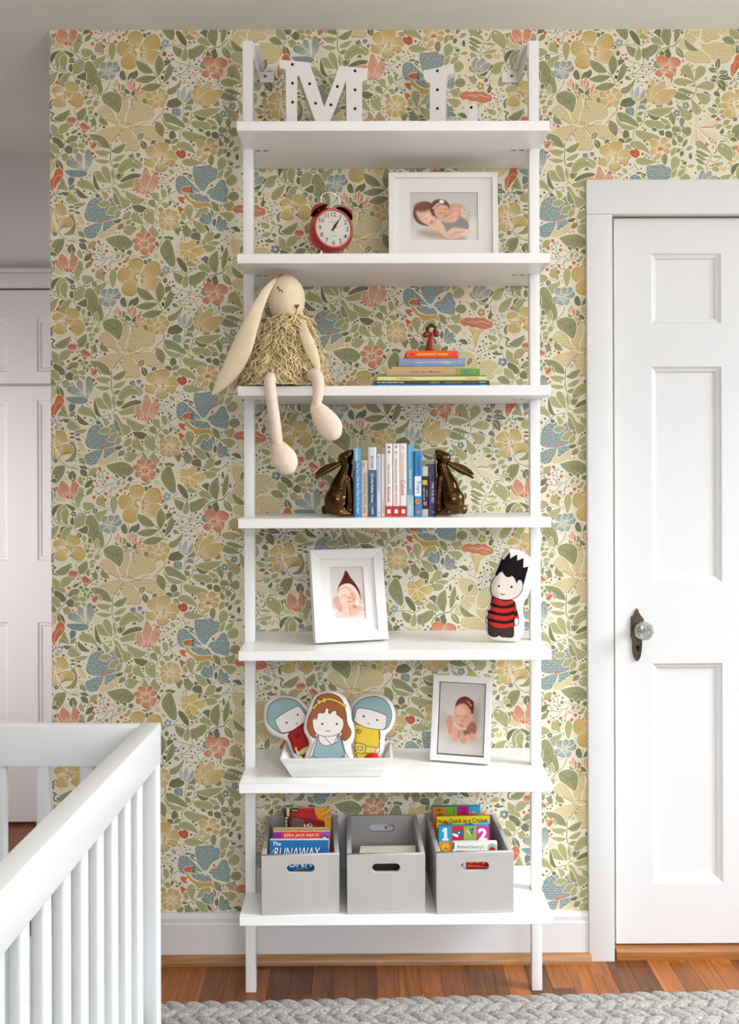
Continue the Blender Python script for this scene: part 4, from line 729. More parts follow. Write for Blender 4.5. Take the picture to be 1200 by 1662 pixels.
# knob set, modelled in door coordinates
BR = mat('aged_bronze_plate', (104, 96, 80), .30, .9, vary=.5, vscale=60)
px = lambda X, Y: (1000+X/11.875, 960+Y/11.875)
pl = [(400,320),(425,350),(440,400),(480,460),(520,510),(535,545),(528,590),(520,700),(505,860),(498,930),(500,1010),(488,1150),(470,1250),(440,1310),(405,1340),(370,1310),(330,1240),(312,1130),(312,1010),(305,930),(285,880),(268,850),(285,820),(275,700),(278,600),(285,520),(280,480),(310,480),(340,430),(365,370)]
pc = at(*px(405, 800), DY)
hole = [(410+32*math.cos(a), 1065-35*math.sin(a)) for a in np.linspace(-1.1, math.pi+1.1, 12)] + [(395, 1160), (428, 1160)]
to = lambda q: [((at(*px(*c), DY)-pc).x, (at(*px(*c), DY)-pc).z) for c in q]
kn = plate2d('knob_plate', to(pl), [to(hole)], .006, BR, door, .0012); kn.location = (pc.x, DY-.003, pc.z)
box('keyhole', -.006, .006, -.0004, .0004, -.006, .012, mat('keyhole_black', (8, 7, 6), .9), kn).location = (at(*px(410, 1100), DY).x-pc.x, .0024, at(*px(410, 1100), DY).z-pc.z-.004)
kc = at(*px(497, 735), DY-.05)
b = MB(); b.lathe([(.0, 0), (.012, 0), (.012, .008), (.008, .012), (.0075, .052)], 20, (0, 0, 0), 'Y', Matrix.Rotation(math.pi, 3, 'Z'))
sh = b.build('knob_shank', BR, kn, True); sh.location = (kc.x-pc.x, -.003, kc.z-pc.z)
GL = mat('cut_glass', (250, 250, 250), .02, 0, .6, trans=.85, ior=1.5)
b = MB(); pr = []
for h, rr in ((.0, .010), (-.006, .019), (-.016, .0255), (-.024, .0255), (-.031, .019), (-.033, .011), (-.0315, .0)): pr.append((rr, h))
n = 16; vs = []; fs = []
for i, (rr, h) in enumerate(pr):
    for k in range(n):
        a = 2*math.pi*(k+.5*(i % 2))/n; q_ = rr*(1.0 if (k % 2 or i in (0, 5, 6)) else .955); vs.append((q_*math.cos(a), h, q_*math.sin(a)))
for i in range(len(pr)-1):
    for k in range(n): fs += [(i*n+k, i*n+(k+1) % n, (i+1)*n+k), (i*n+(k+1) % n, (i+1)*n+(k+1) % n, (i+1)*n+k)]
fs.append(tuple(range(n))); b._n(vs, fs); bmesh.ops.remove_doubles(b.b, verts=b.b.verts, dist=1e-5)
gk = b.build('glass_knob', GL, sh); gk.location = (0, -.048, 0)

# hall: tall cupboard door with a small one above, in its casing
HW = mat('hall_trim_paint', (214, 208, 206), .45, bump=.04, bscale=40)
yh = YH-.03
hx0, hx1 = at(-92, 900, yh).x, at(167, 900, yh).x
def hz(py): return at(37, py, yh).z
rl = [(at(a, 900, yh).x, at(c, 900, yh).x) for a, c in ((-50, 13), (61, 124))]
d2 = panel_door('door_2', hx0, hx1, .012, hz(627), yh, [(a, c, hz(u), hz(t)) for a, c in rl for t, u in ((650, 910), (1010, 1290))], HW, dep=.010, slope=.016)
d3 = panel_door('door_3', hx0, hx1, hz(622.5), hz(471), yh, [(a, c, hz(u), hz(t)) for a, c in rl for t, u in ((516, 603),)], HW, dep=.010, slope=.016)
t3 = thing('trim_3', None, None, (hx0, YH, 0)); t3['kind'] = 'structure'
hw = hx1-hx0
ht = hz(438); hb = hz(468)
box('casing_head', -.10, hw+.10, -.05, 0, hb, ht-.015, HW, t3, .004)
box('casing_cap', -.115, hw+.115, -.07, 0, ht-.015, ht, HW, t3, .004)
box('casing_upright', -.09, -.004, -.045, 0, 0.0, hb, HW, t3, .003)
box('casing_upright', hw+.004, hw+.09, -.045, 0, 0.0, hb, HW, t3, .003)
b = MB(); b.box(hx1+.1, XL, YH-.018, YH, 0, .14); tag(b.build('baseboard_hall', HW), kind='structure')
b = MB(); b.box(XL-.016, XL, .0, YH-.018, 0, bbt); tag(b.build('baseboard_left', HW, bevel=.003), kind='structure')
# ---------------------------------------------------------------- wall-mounted shelving unit
SHW = mat('white_shelf_lacquer', (243, 242, 241), 0.28, spec=.5)
YF, YB = -.310, -.004
def shz(i): return .2596 + .325*i          # top of shelf i, counted from the floor
ZS = [shz(i) for i in range(7)]
SX0, SX1 = at(386.3, 841, YF).x, at(895.4, 841, YF).x
pyf, pyb = -.172, -.145
PL0, PL1 = at(395.6, 640, pyf).x, at(412.4, 640, pyf).x
PR0, PR1 = at(860.6, 640, pyf).x, at(877.3, 640, pyf).x
case = thing('bookcase', 'tall white wall-mounted bookcase with seven open shelves on two slim posts', 'bookcase', ((SX0+SX1)/2, -.16, 0))
cl = Vector(case.location)
def part(o, p=case):
    o.data.transform(Matrix.Translation(-cl)); o.parent = p; return o
SLOT = mat('slot_shadow_black', (30, 28, 26), .8)
for i, z in enumerate(ZS):
    b = MB()
    # board notched round the posts
    e = .0006
    b.prism([(SX0, YF), (SX1, YF), (SX1, pyf-e), (PR0-e, pyf-e), (PR0-e, pyb+e), (SX1, pyb+e), (SX1, YB), (SX0, YB), (SX0, pyb+e), (PL1+e, pyb+e), (PL1+e, pyf-e), (SX0, pyf-e)], z-.0245, z, 'Z')
    sh_ = part(b.build('shelf', SHW, bevel=.0012, seg=1))
    for x0 in (PL1+.012, PL1+.032, PR0-.018, PR0-.038):
        part(box('bracket_slot', x0-.006, x0+.006, pyf+.010, pyf+.014, z-.0252, z-.0246, SLOT), sh_)
ztop = at(403, 66, pyf).z
for a, c in ((PL0, PL1), (PR0, PR1)):
    part(box('post', a, c, pyf, pyb, 0, ztop, SHW, None, .002))
# wall brackets at the post heads
STEEL = mat('screw_steel', (120, 118, 115), .35, .9)
for sgn, px_, tab in ((1, PL1, (425, 445)), (-1, PR0, (815, 845))):
    zt, zb = at(435, 116, -.006).z, at(435, 133.5, -.006).z
    b = MB(); x0, x1 = sorted((px_, px_ + sgn*.003))
    b.prism([(pyf+.004, ztop-.004), (pyf+.004, zb), (-.002, zb), (-.002, zt), (-.012, zt+.004)], x0, x1, 'X')
    x2, x3 = sorted((px_, px_ + sgn*.016))
    b._n([(x2, pyf+.008, ztop-.004), (x3, pyf+.008, ztop-.004), (x3, -.012, zt+.002), (x2, -.012, zt+.002),
          (x2, pyf+.010, ztop-.007), (x3, pyf+.010, ztop-.007), (x3, -.014, zt-.001), (x2, -.014, zt-.001)],
         [(0,1,2,3),(7,6,5,4),(0,4,5,1),(1,5,6,2),(2,6,7,3),(3,7,4,0)])
    xa, xb = sorted((px_, (at(tab[1 if sgn > 0 else 0], 125, -.004).x)))
    b.box(xa, xb, -.005, -.001, zb, zt)
    br = part(b.build('wall_bracket', SHW, bevel=.0008, seg=1))
    xc = at(430.5 if sgn > 0 else 831, 123.5, -.006).x
    b = MB(); zc = at(430, 123.5, -.006).z
    b.lathe([(0, -.0062), (.0030, -.0062), (.0042, -.005)], 14, (xc, 0, zc), 'Y'); part(b.build('screw', STEEL, None, True), br)
    b = MB(); b.lathe([(0, -.0064), (.0014, -.0064), (.0014, -.006)], 8, (xc, 0, zc), 'Y'); part(b.build('screw_recess', SLOT), br)

# ---------------------------------------------------------------- cot in the foreground
CW = mat('white_cot_lacquer', (210, 211, 210), .32)
Zc = 1.834                                           # depth of its near far-corner
yc = -2.75 + Zc
cpt = at(262, 1172, yc)
ca = -R(2.0)                                         # turned a little
cot = thing('cot', 'white slatted wooden cot standing in the left foreground', 'cot', (cpt.x, yc, .0405), ca)
HT = cpt.z-.0405; CWI, CLE = .74, 1.36                      # local: x to the left negative, y towards the camera negative
rh = .074
def crail(name, x0, x1, y0, y1, z0, z1): return box(name, x0, x1, y0, y1, z0, z1, CW, cot, .004)
TH = .036
crail('side_rail', -TH, 0, -CLE, 0, HT-rh, HT)
crail('side_rail', -CWI, -CWI+TH, -CLE, 0, HT-rh, HT)
crail('side_rail', -TH+.004, -.004, -CLE+TH, -TH, .19, .25)
crail('side_rail', -CWI+.004, -CWI+TH-.004, -CLE+TH, -TH, .19, .25)
for y1 in (0, -CLE+TH):
    crail('end_rail', -CWI+TH, -TH, y1-TH+.004, y1-.002, HT-rh, HT-.0005)
    crail('end_rail', -CWI+TH, -TH, y1-TH+.006, y1-.006, .19, .25)
for x0 in (-TH+.001, -CWI+.001):
    for y1 in (-.001, -CLE+TH-.001):
        crail('leg', x0, x0+TH-.002, y1-TH+.002, y1, 0, HT-rh+.001)
def slat(name, x, y, wx, wy):
    b = MB(); n = 10; pts = []
    for k in range(4*n):
        a = 2*math.pi*k/(4*n); c, s_ = math.cos(a), math.sin(a); e = .5
        pts.append((x + wx/2*math.copysign(abs(c)**e, c), y + wy/2*math.copysign(abs(s_)**e, s_)))
    b.prism(pts, .248, HT-rh+.002, 'Z'); o = b.build(name, CW, cot, auto=35); return o
sl0 = slat('slat', 0, 0, .020, .030); n_s = 16; pitch = (CLE-2*TH)/(n_s+1)
sl0.location = (-TH/2, -TH-pitch, 0)
for k in range(1, n_s): o = sl0.copy(); COL.objects.link(o); o.location = (-TH/2, -TH-pitch*(k+1), 0)
for k in range(n_s): o = sl0.copy(); COL.objects.link(o); o.location = (-CWI+TH/2, -TH-pitch*(k+1), 0)
se = slat('slat', 0, 0, .024, .018); ne = 8; pe = .0795
se.location = (at(140, 1250, yc-.018).x-cpt.x, -TH/2, 0); x0_ = se.location.x
for k in range(-1, 8):
    if k == 0: continue
    x = x0_ - pe*k
    if -CWI+TH+.02 < x < -TH-.02: o = se.copy(); COL.objects.link(o); o.location = (x, -TH/2, 0)
for k in range(ne):
    o = se.copy(); COL.objects.link(o); o.location = (-TH-.02-(k+.5)*pe, -CLE+TH/2, 0)
mt = MB(); mt.box(-CWI+TH+.006, -TH-.006, -CLE+TH+.006, -TH-.006, .37, .48)
mo = mt.build('mattress', mat('pale_blue_sheet', (196, 206, 218), .9, bump=.2, bscale=60), None, bevel=.03, seg=4)
mo.location = (cpt.x, yc, .0405); mo.rotation_euler = (0, 0, ca)
tag(mo, 'mattress in a pale blue fitted sheet seen between the cot slats', 'mattress')
box('slat_base', -CWI+TH+.001, -TH-.001, -CLE+TH+.001, -TH-.001,   .345, .3695, CW, cot)

# ---------------------------------------------------------------- chunky plaited rug
RUGM = mat('grey_wool', (160, 154, 147), .95, spec=.1, bump=1.0, bscale=520, vary=.5, vscale=160, sheen=.3)
ra, rb_ = at(262, 1632, 0.0), None
def floor_pt(px, py, z=0.0):
    d = CROT @ Vector(((px-CX)/F, -(py-CY)/F, -1)); return CAMP + d*((z-CAMP.z)/d.z)
q0, q1 = floor_pt(265, 1629, .028), floor_pt(1195, 1606, .028)
rang = math.atan2(q1.y-q0.y, q1.x-q0.x)*.75
rug = thing('rug', 'chunky plaited grey wool rug on the oak floor before the bookcase', 'rug', (q0.x, q0.y, 0), rang)
box('rug_backing', -1.25, 1.75, -2.5, -.012, .002, .016, mat('grey_wool_backing', (120, 114, 110), .95), rug)
rr = random.Random(3)
def braid_mesh():
    b = MB(); st = .047; x = -1.22; k = 0
    while x < 1.73:
        for s_ in (-1, 1):
            cx_ = x + (st/2 if s_ > 0 else 0); rot = Matrix.Rotation(s_*R(-31+rr.uniform(-7, 7)), 3, 'Z') @ Matrix.Rotation(R(rr.uniform(-9, 9)), 3, 'Y')
            b.ell((cx_, s_*.0180, .0205), (.045, .0205, .0180), 12, rot)
        x += st; k += 1
    me_ = bpy.data.meshes.new('plait'); b.b.to_mesh(me_); b.b.free(); me_.materials.append(RUGM)
    me_.polygons.foreach_set('use_smooth', [True]*len(me_.polygons)); return me_
bms = [braid_mesh(), braid_mesh()]
for k in range(33):
    o = bpy.data.objects.new('plait', bms[k % 2]); COL.objects.link(o); o.parent = rug; o.location = (rr.uniform(-.018, .018), -.038-.074*k, 0)
# fuzz on the nearest plaits
b = MB()
for _ in range(10000):
    x, y = rr.uniform(-.35, 1.7), rr.uniform(-.16, .004); h = .032+rr.uniform(-.008, .005)
    if y > -.004: h = rr.uniform(.008, .032)
    a = rr.uniform(0, 6.28); l = rr.uniform(.004, .009); d = Vector((math.cos(a)*l, math.sin(a)*l, rr.uniform(-.001, .004))); w_ = Vector((-math.sin(a), math.cos(a), 0))*.00022
    p = Vector((x, y, h)); b._n([p-w_, p+w_, p+d*.6+Vector((0, 0, .0012)), p+d], [(0, 1, 2), (0, 2, 3)])
fz = b.build('wool_fuzz', RUGM, rug, recalc=False); fz['kind'] = 'stuff'
# ---------------------------------------------------------------- the two letters on the top shelf
LET = mat('white_painted_letter', (230, 226, 222), .5)
HOLE = mat('bulb_hole_black', (16, 14, 13), .6)
RIM = mat('bulb_hole_rim', (150, 146, 142), .4, .6)
def letter(name, label, y, pts, dots, yaw, base_px, thick=.034):
    """pts, dots in frame pixels; turned about its middle"""
    z0 = ZS[6] + .0005
    c = at(base_px, 190, y); sc = mpp(y); cy_ = math.cos(yaw)
    t = thing(name, label, 'letter', (c.x, y, z0), yaw, None)
    f = lambda p: ((at(p[0], p[1], y).x-c.x)/cy_, max(0.0, at(p[0], p[1], y).z-z0))
    P = [f(p) for p in pts]; H = [f(p) for p in dots]
    hol = [[(h[0]+.0037*math.cos(a), h[1]+.0037*math.sin(a)) for a in np.linspace(0, 2*math.pi, 13)[:-1]] for h in H]
    o = plate2d('letter_body', P, hol, thick, LET, t, .0012)
    for h in H:
        b = MB(); b.lathe([(0, -thick/2+.006), (.0036, -thick/2+.006), (.0037, -thick/2+.0005)], 12, (h[0], 0, h[1]), 'Y'); so = b.build('bulb_socket', HOLE, t)
        b = MB(); b.lathe([(.0008, -thick/2+.0015), (.0024, -thick/2+.001), (.0024, -thick/2+.004), (.0008, -thick/2+.004)], 10, (h[0]+.0005, 0, h[1]-.0008), 'Y'); b.build('bulb_contact', RIM, so)
    return t
cm = lambda X, Y: (450+X/7.5, 90+Y/7.5)
M_ = [cm(*p) for p in [(32,105),(390,122),(570,655),(750,148),(1095,165),(1090,300),(1028,325),(1028,960),(838,960),(832,325),(650,795),(590,960),(545,960),(445,795),(262,275),(245,300),(245,960),(110,960),(105,230),(90,215),(30,210)]]
dM = [cm(*p) for p in [(185,157),(187,383),(188,612),(392,382),(465,615),(727,402),(648,627),(940,202),(940,434),(940,662)]]
letter('letter_m', 'white painted wooden letter M with bulb holes on the top shelf', -.20, M_, dM, R(6), 526)
cl_ = lambda X, Y: (680+X/10.909, 100+Y/10.909)
L_ = [(100,165),(630,100),(625,260),(560,265),(510,290),(490,340),(490,1130),(800,1130),(860,1060),(875,860),(895,815),(1000,810),(1030,850),(1040,1290),(215,1290),(215,395),(165,385),(105,280)]
dL = [(348,193),(348,526),(348,855),(932,887)]
letter('letter_l', 'white painted wooden letter L with bulb holes on the top shelf', -.20, [cl_(*p) for p in L_], [cl_(*p) for p in dL], R(-13), 727)

# ---------------------------------------------------------------- red alarm clock
yk = -.19; zk = ZS[5]
RED = mat('red_enamel', (176, 14, 12), .22, coat=.5)
CHR = mat('chrome', (220, 218, 214), .12, 1.0)
BLK = mat('dial_black', (22, 20, 20), .5)
ck = at(537.5, 375, yk); sk = mpp(yk)
clock = thing('alarm_clock', 'red twin-bell alarm clock on the second shelf from the top', 'clock', (ck.x, yk, zk+.0008), R(17))
hc = ck.z - zk
Rb = 36.5*sk; Rd = 28.6*sk
b = MB(); b.lathe([(0, .042), (Rb*.55, .041), (Rb*.86, .032), (Rb, .012), (Rb*1.0, -.004), (Rb*.96, -.016), (Rb*.89, -.024), (Rb*.86, -.028), (Rd*1.03, -.028), (Rd*1.0, -.0243)], 48, (0, 0, hc), 'Y', cap=False)
b.build('clock_body', RED, clock, auto=35)
b = MB(); b.lathe([(0, -.0245), (Rd*1.005, -.0245)], 48, (0, 0, hc), 'Y', cap=False)
dial = b.build('dial', mat('dial_cream', (226, 220, 208), .5), clock, recalc=False)
fy = -.0251
def dialtext(s, r_, ang, size, m=BLK, bold=.004, **k):
    return text('numeral', s, size, m, dial, (r_*math.sin(ang), fy, hc+r_*math.cos(ang)), bold=bold, **k)
for n_ in range(1, 13): dialtext(str(n_), Rd*.79, n_*math.pi/6, .0165 if n_ < 10 else .0155)
b = MB()
for k in range(60):
    a = k*math.pi/30; r_ = Rd*.965; s_ = .0009 if k % 5 == 0 else .0004
    b.lathe([(0, fy), (s_, fy), (s_, fy+.0002)], 8, (r_*math.sin(a), 0, hc+r_*math.cos(a)), 'Y')
b.build('minute_dots', BLK, dial)
text('dial_lettering', 'NEWGATE', .006, BLK, dial, (0, fy, hc+Rd*.36), width=.018, height=.0028)
text('dial_lettering', 'LONDON', .005, BLK, dial, (0, fy, hc-Rd*.42), width=.016, height=.0024)
def hand(name, ang, ln, wd, m, yo, tail=.008):
    b = MB(); u = Vector((math.sin(ang), 0, math.cos(ang))); v = Vector((math.cos(ang), 0, -math.sin(ang))); c = Vector((0, yo, hc))
    b._n([c-u*tail-v*wd*.3, c-u*tail+v*wd*.3, c+u*ln*.35+v*wd*.5, c+u*ln, c+u*ln*.35-v*wd*.5], [(0, 1, 2, 3, 4)]); return b.build(name, m, dial, recalc=False)
hand('hour_hand', R(31), Rd*.60, .0062, BLK, -.0262); hand('minute_hand', R(33), Rd*.82, .004, BLK, -.0266)
hand('alarm_hand', R(72), Rd*.50, .0012, RED, -.0256); hand('second_hand', R(180), Rd*.28, .0006, RED, -.0258)
b = MB(); b.lathe([(0, -.0285), (.0022, -.0285), (.0024, -.0252)], 16, (0, 0, hc), 'Y'); b.build('hand_hub', mat('hub_maroon', (70, 22, 18), .4), dial)
b = MB(); b.lathe([(Rd*1.0, -.0246), (Rd*.75, -.0285), (Rd*.4, -.0305), (0, -.0312)], 48, (0, 0, hc), 'Y', cap=False)
b.build('clock_glass', mat('clock_glass', (255, 255, 255), .02, 0, .5, trans=1.0, ior=1.02), clock, recalc=False)
def bell(px_, py_, tilt):
    p = at(px_, py_, yk); q = Vector((p.x-ck.x, 0, p.z-zk)); r_ = 16.2*sk
    rot = Matrix.Rotation(R(-16), 3, 'X') @ Matrix.Rotation(tilt, 3, 'Y')
    b = MB(); b.lathe([(0, .0150), (r_*.45, .0135), (r_*.82, .0085), (r_, 0), (r_*.965, 0), (r_*.78, .0075), (r_*.4, .0120), (0, .0130)], 28, q, 'Z', rot)
    o = b.build('bell', RED, clock, auto=50)
    b = MB(); b.lathe([(0, .002), (r_*.93, .0016)], 28, q, 'Z', rot, cap=False); b.build('bell_inside', BLK, o, recalc=False)
    b = MB(); e = rot @ Vector((0, 0, -.03)); b.tube([q+rot @ Vector((0, 0, .004)), q+e], .0022, 8); b.build('bell_post', CHR, o)
bell(517.5, 343.5, -R(31)); bell(559, 346.5, R(32))
pth = [(521.5, 332), (521, 322), (526, 315.5), (536, 313.3), (545, 316), (551, 322), (553, 333)]
loc = lambda p, y=0: Vector((at(p[0], p[1], yk).x-ck.x, y, at(p[0], p[1], yk).z-zk))
b = MB(); b.tube([loc(p) for p in catmull(pth, False, 4)], .0016, 8); b.build('handle', CHR, clock, True)
b = MB(); b.tube([loc(p, .004) for p in [(540, 345), (538, 337), (545, 328), (549, 320.5)]], .0010, 8); b.tube([loc(p, .004) for p in [(531, 339.5), (538, 341)]], .0018, 8); b.build('hammer', CHR, clock, True)
for s_ in (-1, 1):
    for yy in (-.014, .024):
        b = MB(); b.tube([(s_*.024, yy, hc-Rb*.72), (s_*.037, yy-.004, 0.0025)], [.0028, .0022], 8); b.ell((s_*.037, yy-.004, .0027), (.0027, .0027, .0027), 8); b.build('leg', CHR, clock, True)

# ---------------------------------------------------------------- picture frames
FRW = mat('white_frame_lacquer', (234, 231, 228), .35)
MATB = mat('white_mount_board', (232, 228, 225), .8)
PHOTO = attr_mat('photo_print', .5, .25)
def frame_parts(t, w, h, bars, th, art, photo, win_h, lean, lip=.006, mat_dep=.008, bevel_in=0.0):
    """frame with mitred bars, mount with a window, photo behind; local z from its foot, leaning back"""
    L = Matrix.Rotation(lean, 4, 'X')
    W2 = w/2
    names = ('frame_bar',)*4
    bl, br, bt, bb = bars
    quad = [[(-W2, 0), (W2, 0), (W2-br, bb), (-W2+bl, bb)], [(W2, 0), (W2, h), (W2-br, h-bt), (W2-br, bb)],
            [(W2, h), (-W2, h), (-W2+bl, h-bt), (W2-br, h-bt)], [(-W2, h), (-W2, 0), (-W2+bl, bb), (-W2+bl, h-bt)]]
    for q in quad:
        b = MB(); n = 4
        fy_ = [-th, -th, -th+bevel_in, -th+bevel_in]
        v = [(p[0], y_, p[1]) for p, y_ in zip(q, fy_)] + [(p[0], 0, p[1]) for p in q]
        b._n(v, [(0, 1, 2, 3), (7, 6, 5, 4), (0, 4, 5, 1), (1, 5, 6, 2), (2, 6, 7, 3), (3, 7, 4, 0)])
        o = b.build('frame_bar', FRW, t, bevel=.0008, seg=1); o.data.transform(L)
    px_, pz_, pw, ph = photo
    my = -th+mat_dep
    if win_h is not None:
        o = plate2d('mount', [(-W2+bl*.5, bb*.5), (W2-br*.5, bb*.5), (W2-br*.5, h-bt*.5), (-W2+bl*.5, h-bt*.5)],
                    [[(px_-pw/2, pz_-ph/2), (px_+pw/2, pz_-ph/2), (px_+pw/2, pz_+ph/2), (px_-pw/2, pz_+ph/2)]], .0016, MATB, t)
        o.data.transform(L @ Matrix.Translation((0, my, 0)))
    p = art_plane('photograph', art, pw*1.02, ph*1.02, PHOTO, t, (px_, my+.0022, pz_)); p.data.transform(L)
    k = box('backing_board', -W2+.003, W2-.003, -.004, 0, .003, h-.003, mat('frame_backing', (150, 140, 125), .8), t); k.data.transform(L)
def strut(t, h, lean):
    """easel back stand"""
    b = MB(); z1 = h*.62; p = Matrix.Rotation(lean, 3, 'X') @ Vector((0, .001, z1)); y2 = p.y + .05
    b._n([(-.022, p.y, p.z), (.022, p.y, p.z), (.028, y2, .0), (-.028, y2, .0), (-.022, p.y+.003, p.z), (.022, p.y+.003, p.z), (.028, y2+.003, .0), (-.028, y2+.003, .0)], [(0,1,2,3),(7,6,5,4),(0,4,5,1),(1,5,6,2),(2,6,7,3),(3,7,4,0)])
    b.build('easel_back', mat('frame_backing', (150, 140, 125), .8), t)
SK, SK2, SK3, HAIR = (222, 178, 158), (240, 206, 188), (186, 128, 108), (96, 56, 44)
# twins photo (units: tenths of the close-up pixels, 27.5..93.5 x 25..72.5)
a = Art(27.5, 93.5, 25, 72.5, 150, (205, 200, 194))
a.ell(60, 80, 50, 24, (222, 217, 212), 0, 6); a.ell(84, 60, 12, 10, (228, 220, 212), 0, 4)
a.ell(58, 67, 24, 4, (180, 160, 146), 8, 2)
a.ell(72, 45, 12, 8, (196, 146, 122), 12, 1.2); a.ell(73, 43, 9, 5, (218, 168, 144), 12, 1.5)
a.poly([78,40,83,42,86,50,84,56,79,52,77,45], (214, 204, 186), True, .4); 
for k in range(26): a.ell(79+(k*37 % 60)/10, 41+(k*53 % 130)/10, .5, .5, (176, 160, 138), 0, .1)
a.poly([58,54,66,52,70,56,66,63,61,63], (150, 144, 138), True, .5); a.poly([70,52,80,51,84,57,82,62,72,60,67,58], (146, 142, 136), True, .5)
for k in range(60): a.ell(59+(k*29 % 240)/10, 52+(k*41 % 100)/10, .35, .35, (176, 172, 164), 0, .1, .6)
a.poly([62,68,66,61,76,60,83,62,86,64,82,67,72,70,65,70], (232, 190, 172), True, .6); a.ell(81, 64, 4.5, 2.2, (244, 206, 190), -20, .6)
a.line([66,68,74,64,80,64], .6, (190, 132, 112), True, .2)
a.poly([47,58,52,54,58,55,62,62,62,68,57,66,51,62], (234, 192, 174), True, .6); a.line([53,62,59,67], .8, (196, 140, 120), True, .3)
a.ell(43, 46, 12, 11.5, (108, 70, 58), 30, .5); a.poly([34,44,40,41,48,42,53,49,53,55,49,58,43,57,37,52], (226, 180, 160), True, .7)
a.ell(40, 39.5, 8, 4.5, (120, 80, 66), -5, 1.2); a.line([33,50,38,54,45,58], .9, (130, 76, 62), True, .4)
a.ell(46, 50, 5, 4, (240, 202, 184), 0, 1.5); a.line([42,51,45,50.5], .5, (150, 92, 76)); a.line([48,48,50.5,48.5], .5, (150, 92, 76)); a.ell(48.5, 52.8, 1.3, 1.1, (214, 150, 130), 0, .4); a.line([47,55.5,50.5,54], .8, (178, 92, 84), True, .2)
a.ell(56.5, 41, 9.5, 9, (112, 70, 54), -20, .5); a.poly([51,42,57,37,64,39,66,45,63,51,57,52,53,49], (222, 170, 148), True, .7)
a.line([50,41,54,37,60,35], 1.1, (236, 214, 196)); a.ell(58.5, 34.3, 2.6, 1.6, (246, 236, 222), 20, .3)
a.line([56,46,58.5,45.4], .5, (140, 84, 66)); a.line([61,42.5,63,41.5], .5, (140, 84, 66)); a.ell(61, 46, 1.2, 1, (206, 142, 120), 0, .3); a.line([61,49,64,47.5], .8, (186, 94, 86), True, .2)
a.poly([60,53,66,48,72,44,74,50,71,54,64,54.5], (230, 182, 160), True, .6); a.line([64,52,70,49], .5, (190, 130, 108), True, .2)
y1_ = -.13; c1 = at(719.5, 380, y1_); s1 = mpp(y1_)
f1 = thing('picture_frame', 'wide white frame with a photo of two sleeping newborn twins, on the second shelf', 'picture frame', (c1.x, y1_, ZS[5]+.0005), 0, 'framed baby photos')
h1 = at(719, 281, y1_).z - ZS[5]
pc1 = at(721, 351.5, y1_)
frame_parts(f1, 177*s1, h1, (.0155, .0145, .014, .016), .022, a, (pc1.x-c1.x, pc1.z-ZS[5]-.0005, 110*s1, 79*s1), 1, R(-4), mat_dep=.010)
strut(f1, h1, R(-4))
# bonnet baby (units of tenths, 39..85 x 34..99)
a = Art(39, 83, 34.5, 99, 110, (214, 206, 198))
a.ell(60, 98, 30, 12, (236, 232, 228), 0, 4); a.ell(62, 92, 22, 4, (214, 196, 184), 0, 2); a.ell(76, 74, 6, 10, (196, 176, 156), 0, 3)
a.ell(48, 77, 7, 8, (226, 178, 164), 0, .8); a.poly([43,72,49,70,53,78,53,88,46,84], (216, 160, 146), True, .6); a.ell(50.5, 86, 2.6, 3, (224, 150, 138), 20, .5)
a.ell(75, 84, 7, 4.5, (224, 172, 156), 0, .7); a.ell(79.5, 86, 3, 3, (232, 180, 164), 0, .5)
a.poly([48,66,50,58,55,50,58,44,60,40,63,42,66,48,72,56,76,64,77,72,75,80,72,74,68,62,60,58,54,60,50,66], (92, 8, 12), True, .25)
a.poly([48.5,66,51.5,58.5,59,55.2,66,56,72,61.5,76,70,76,78,72,83,69,78,67,68,61.5,61.5,56,61.5,52.5,66,51,73], (236, 214, 192), True, .15)
for k in range(20):
    u = k/19; a.ell(50+25*u, 63.5-24*u*(1-u)*1.05+13*u*u, 1.1, .8, (206, 172, 146), 0, .2, .8)
a.poly([51.5,67,55,62,61,61,67,65,71,72,70,78,66,81,60,83,54,80,51.5,74], (232, 184, 162), True, .5); a.ell(57.5, 66, 6, 4, (244, 208, 190), 0, 1.5); a.ell(55, 76, 4, 4, (242, 200, 182), 0, 1.5); a.ell(68, 73, 3, 5, (206, 150, 128), 0, 1.2, .7)
a.line([55,68.5,59,69], .6, (150, 94, 78), True, .1); a.line([65,67.5,69,67], .6, (150, 94, 78), True, .1); a.ell(63, 72, 1.9, 1.5, (206, 144, 122), 0, .4); a.line([60.5,77,63,76.3,65,77], 1.1, (214, 120, 116), True, .2)
a.poly([53,84,57,79,62,82,62,91,58,93,53,91], (232, 190, 170), True, .5); a.poly([63,82,67,80,70,84,73,90,68,93,63,92], (222, 176, 156), True, .5); a.line([62.5,82,62.8,92], .7, (170, 96, 84), True, .2)
a.line([71,79,75,80,82,83], 1.2, (244, 230, 210), True, .2); a.line([76,75,80,79,81,83], .8, (240, 224, 204), True, .2)
a.ell(69, 83, 3, 2, (160, 96, 84), 0, .8, .6)
y2_ = -.196; b1, b2 = at(509, 1045, y2_), at(627, 1038, y2_)
f2 = thing('picture_frame', 'white frame with a sleeping baby in a dark red pointed bonnet', 'picture frame', ((b1.x+b2.x)/2, y2_+.012, ZS[2]+.0008), R(17), 'framed baby photos')
s2 = mpp(y2_)
LE = R(-13)
frame_parts(f2, 123*s2, 150*s2, (.0245, .0255, .0245, .0255), .026, a, (-.001, 78*s2, 57*s2, 87*s2), 1, LE, mat_dep=.012, bevel_in=.003)
strut(f2, 150*s2, LE)
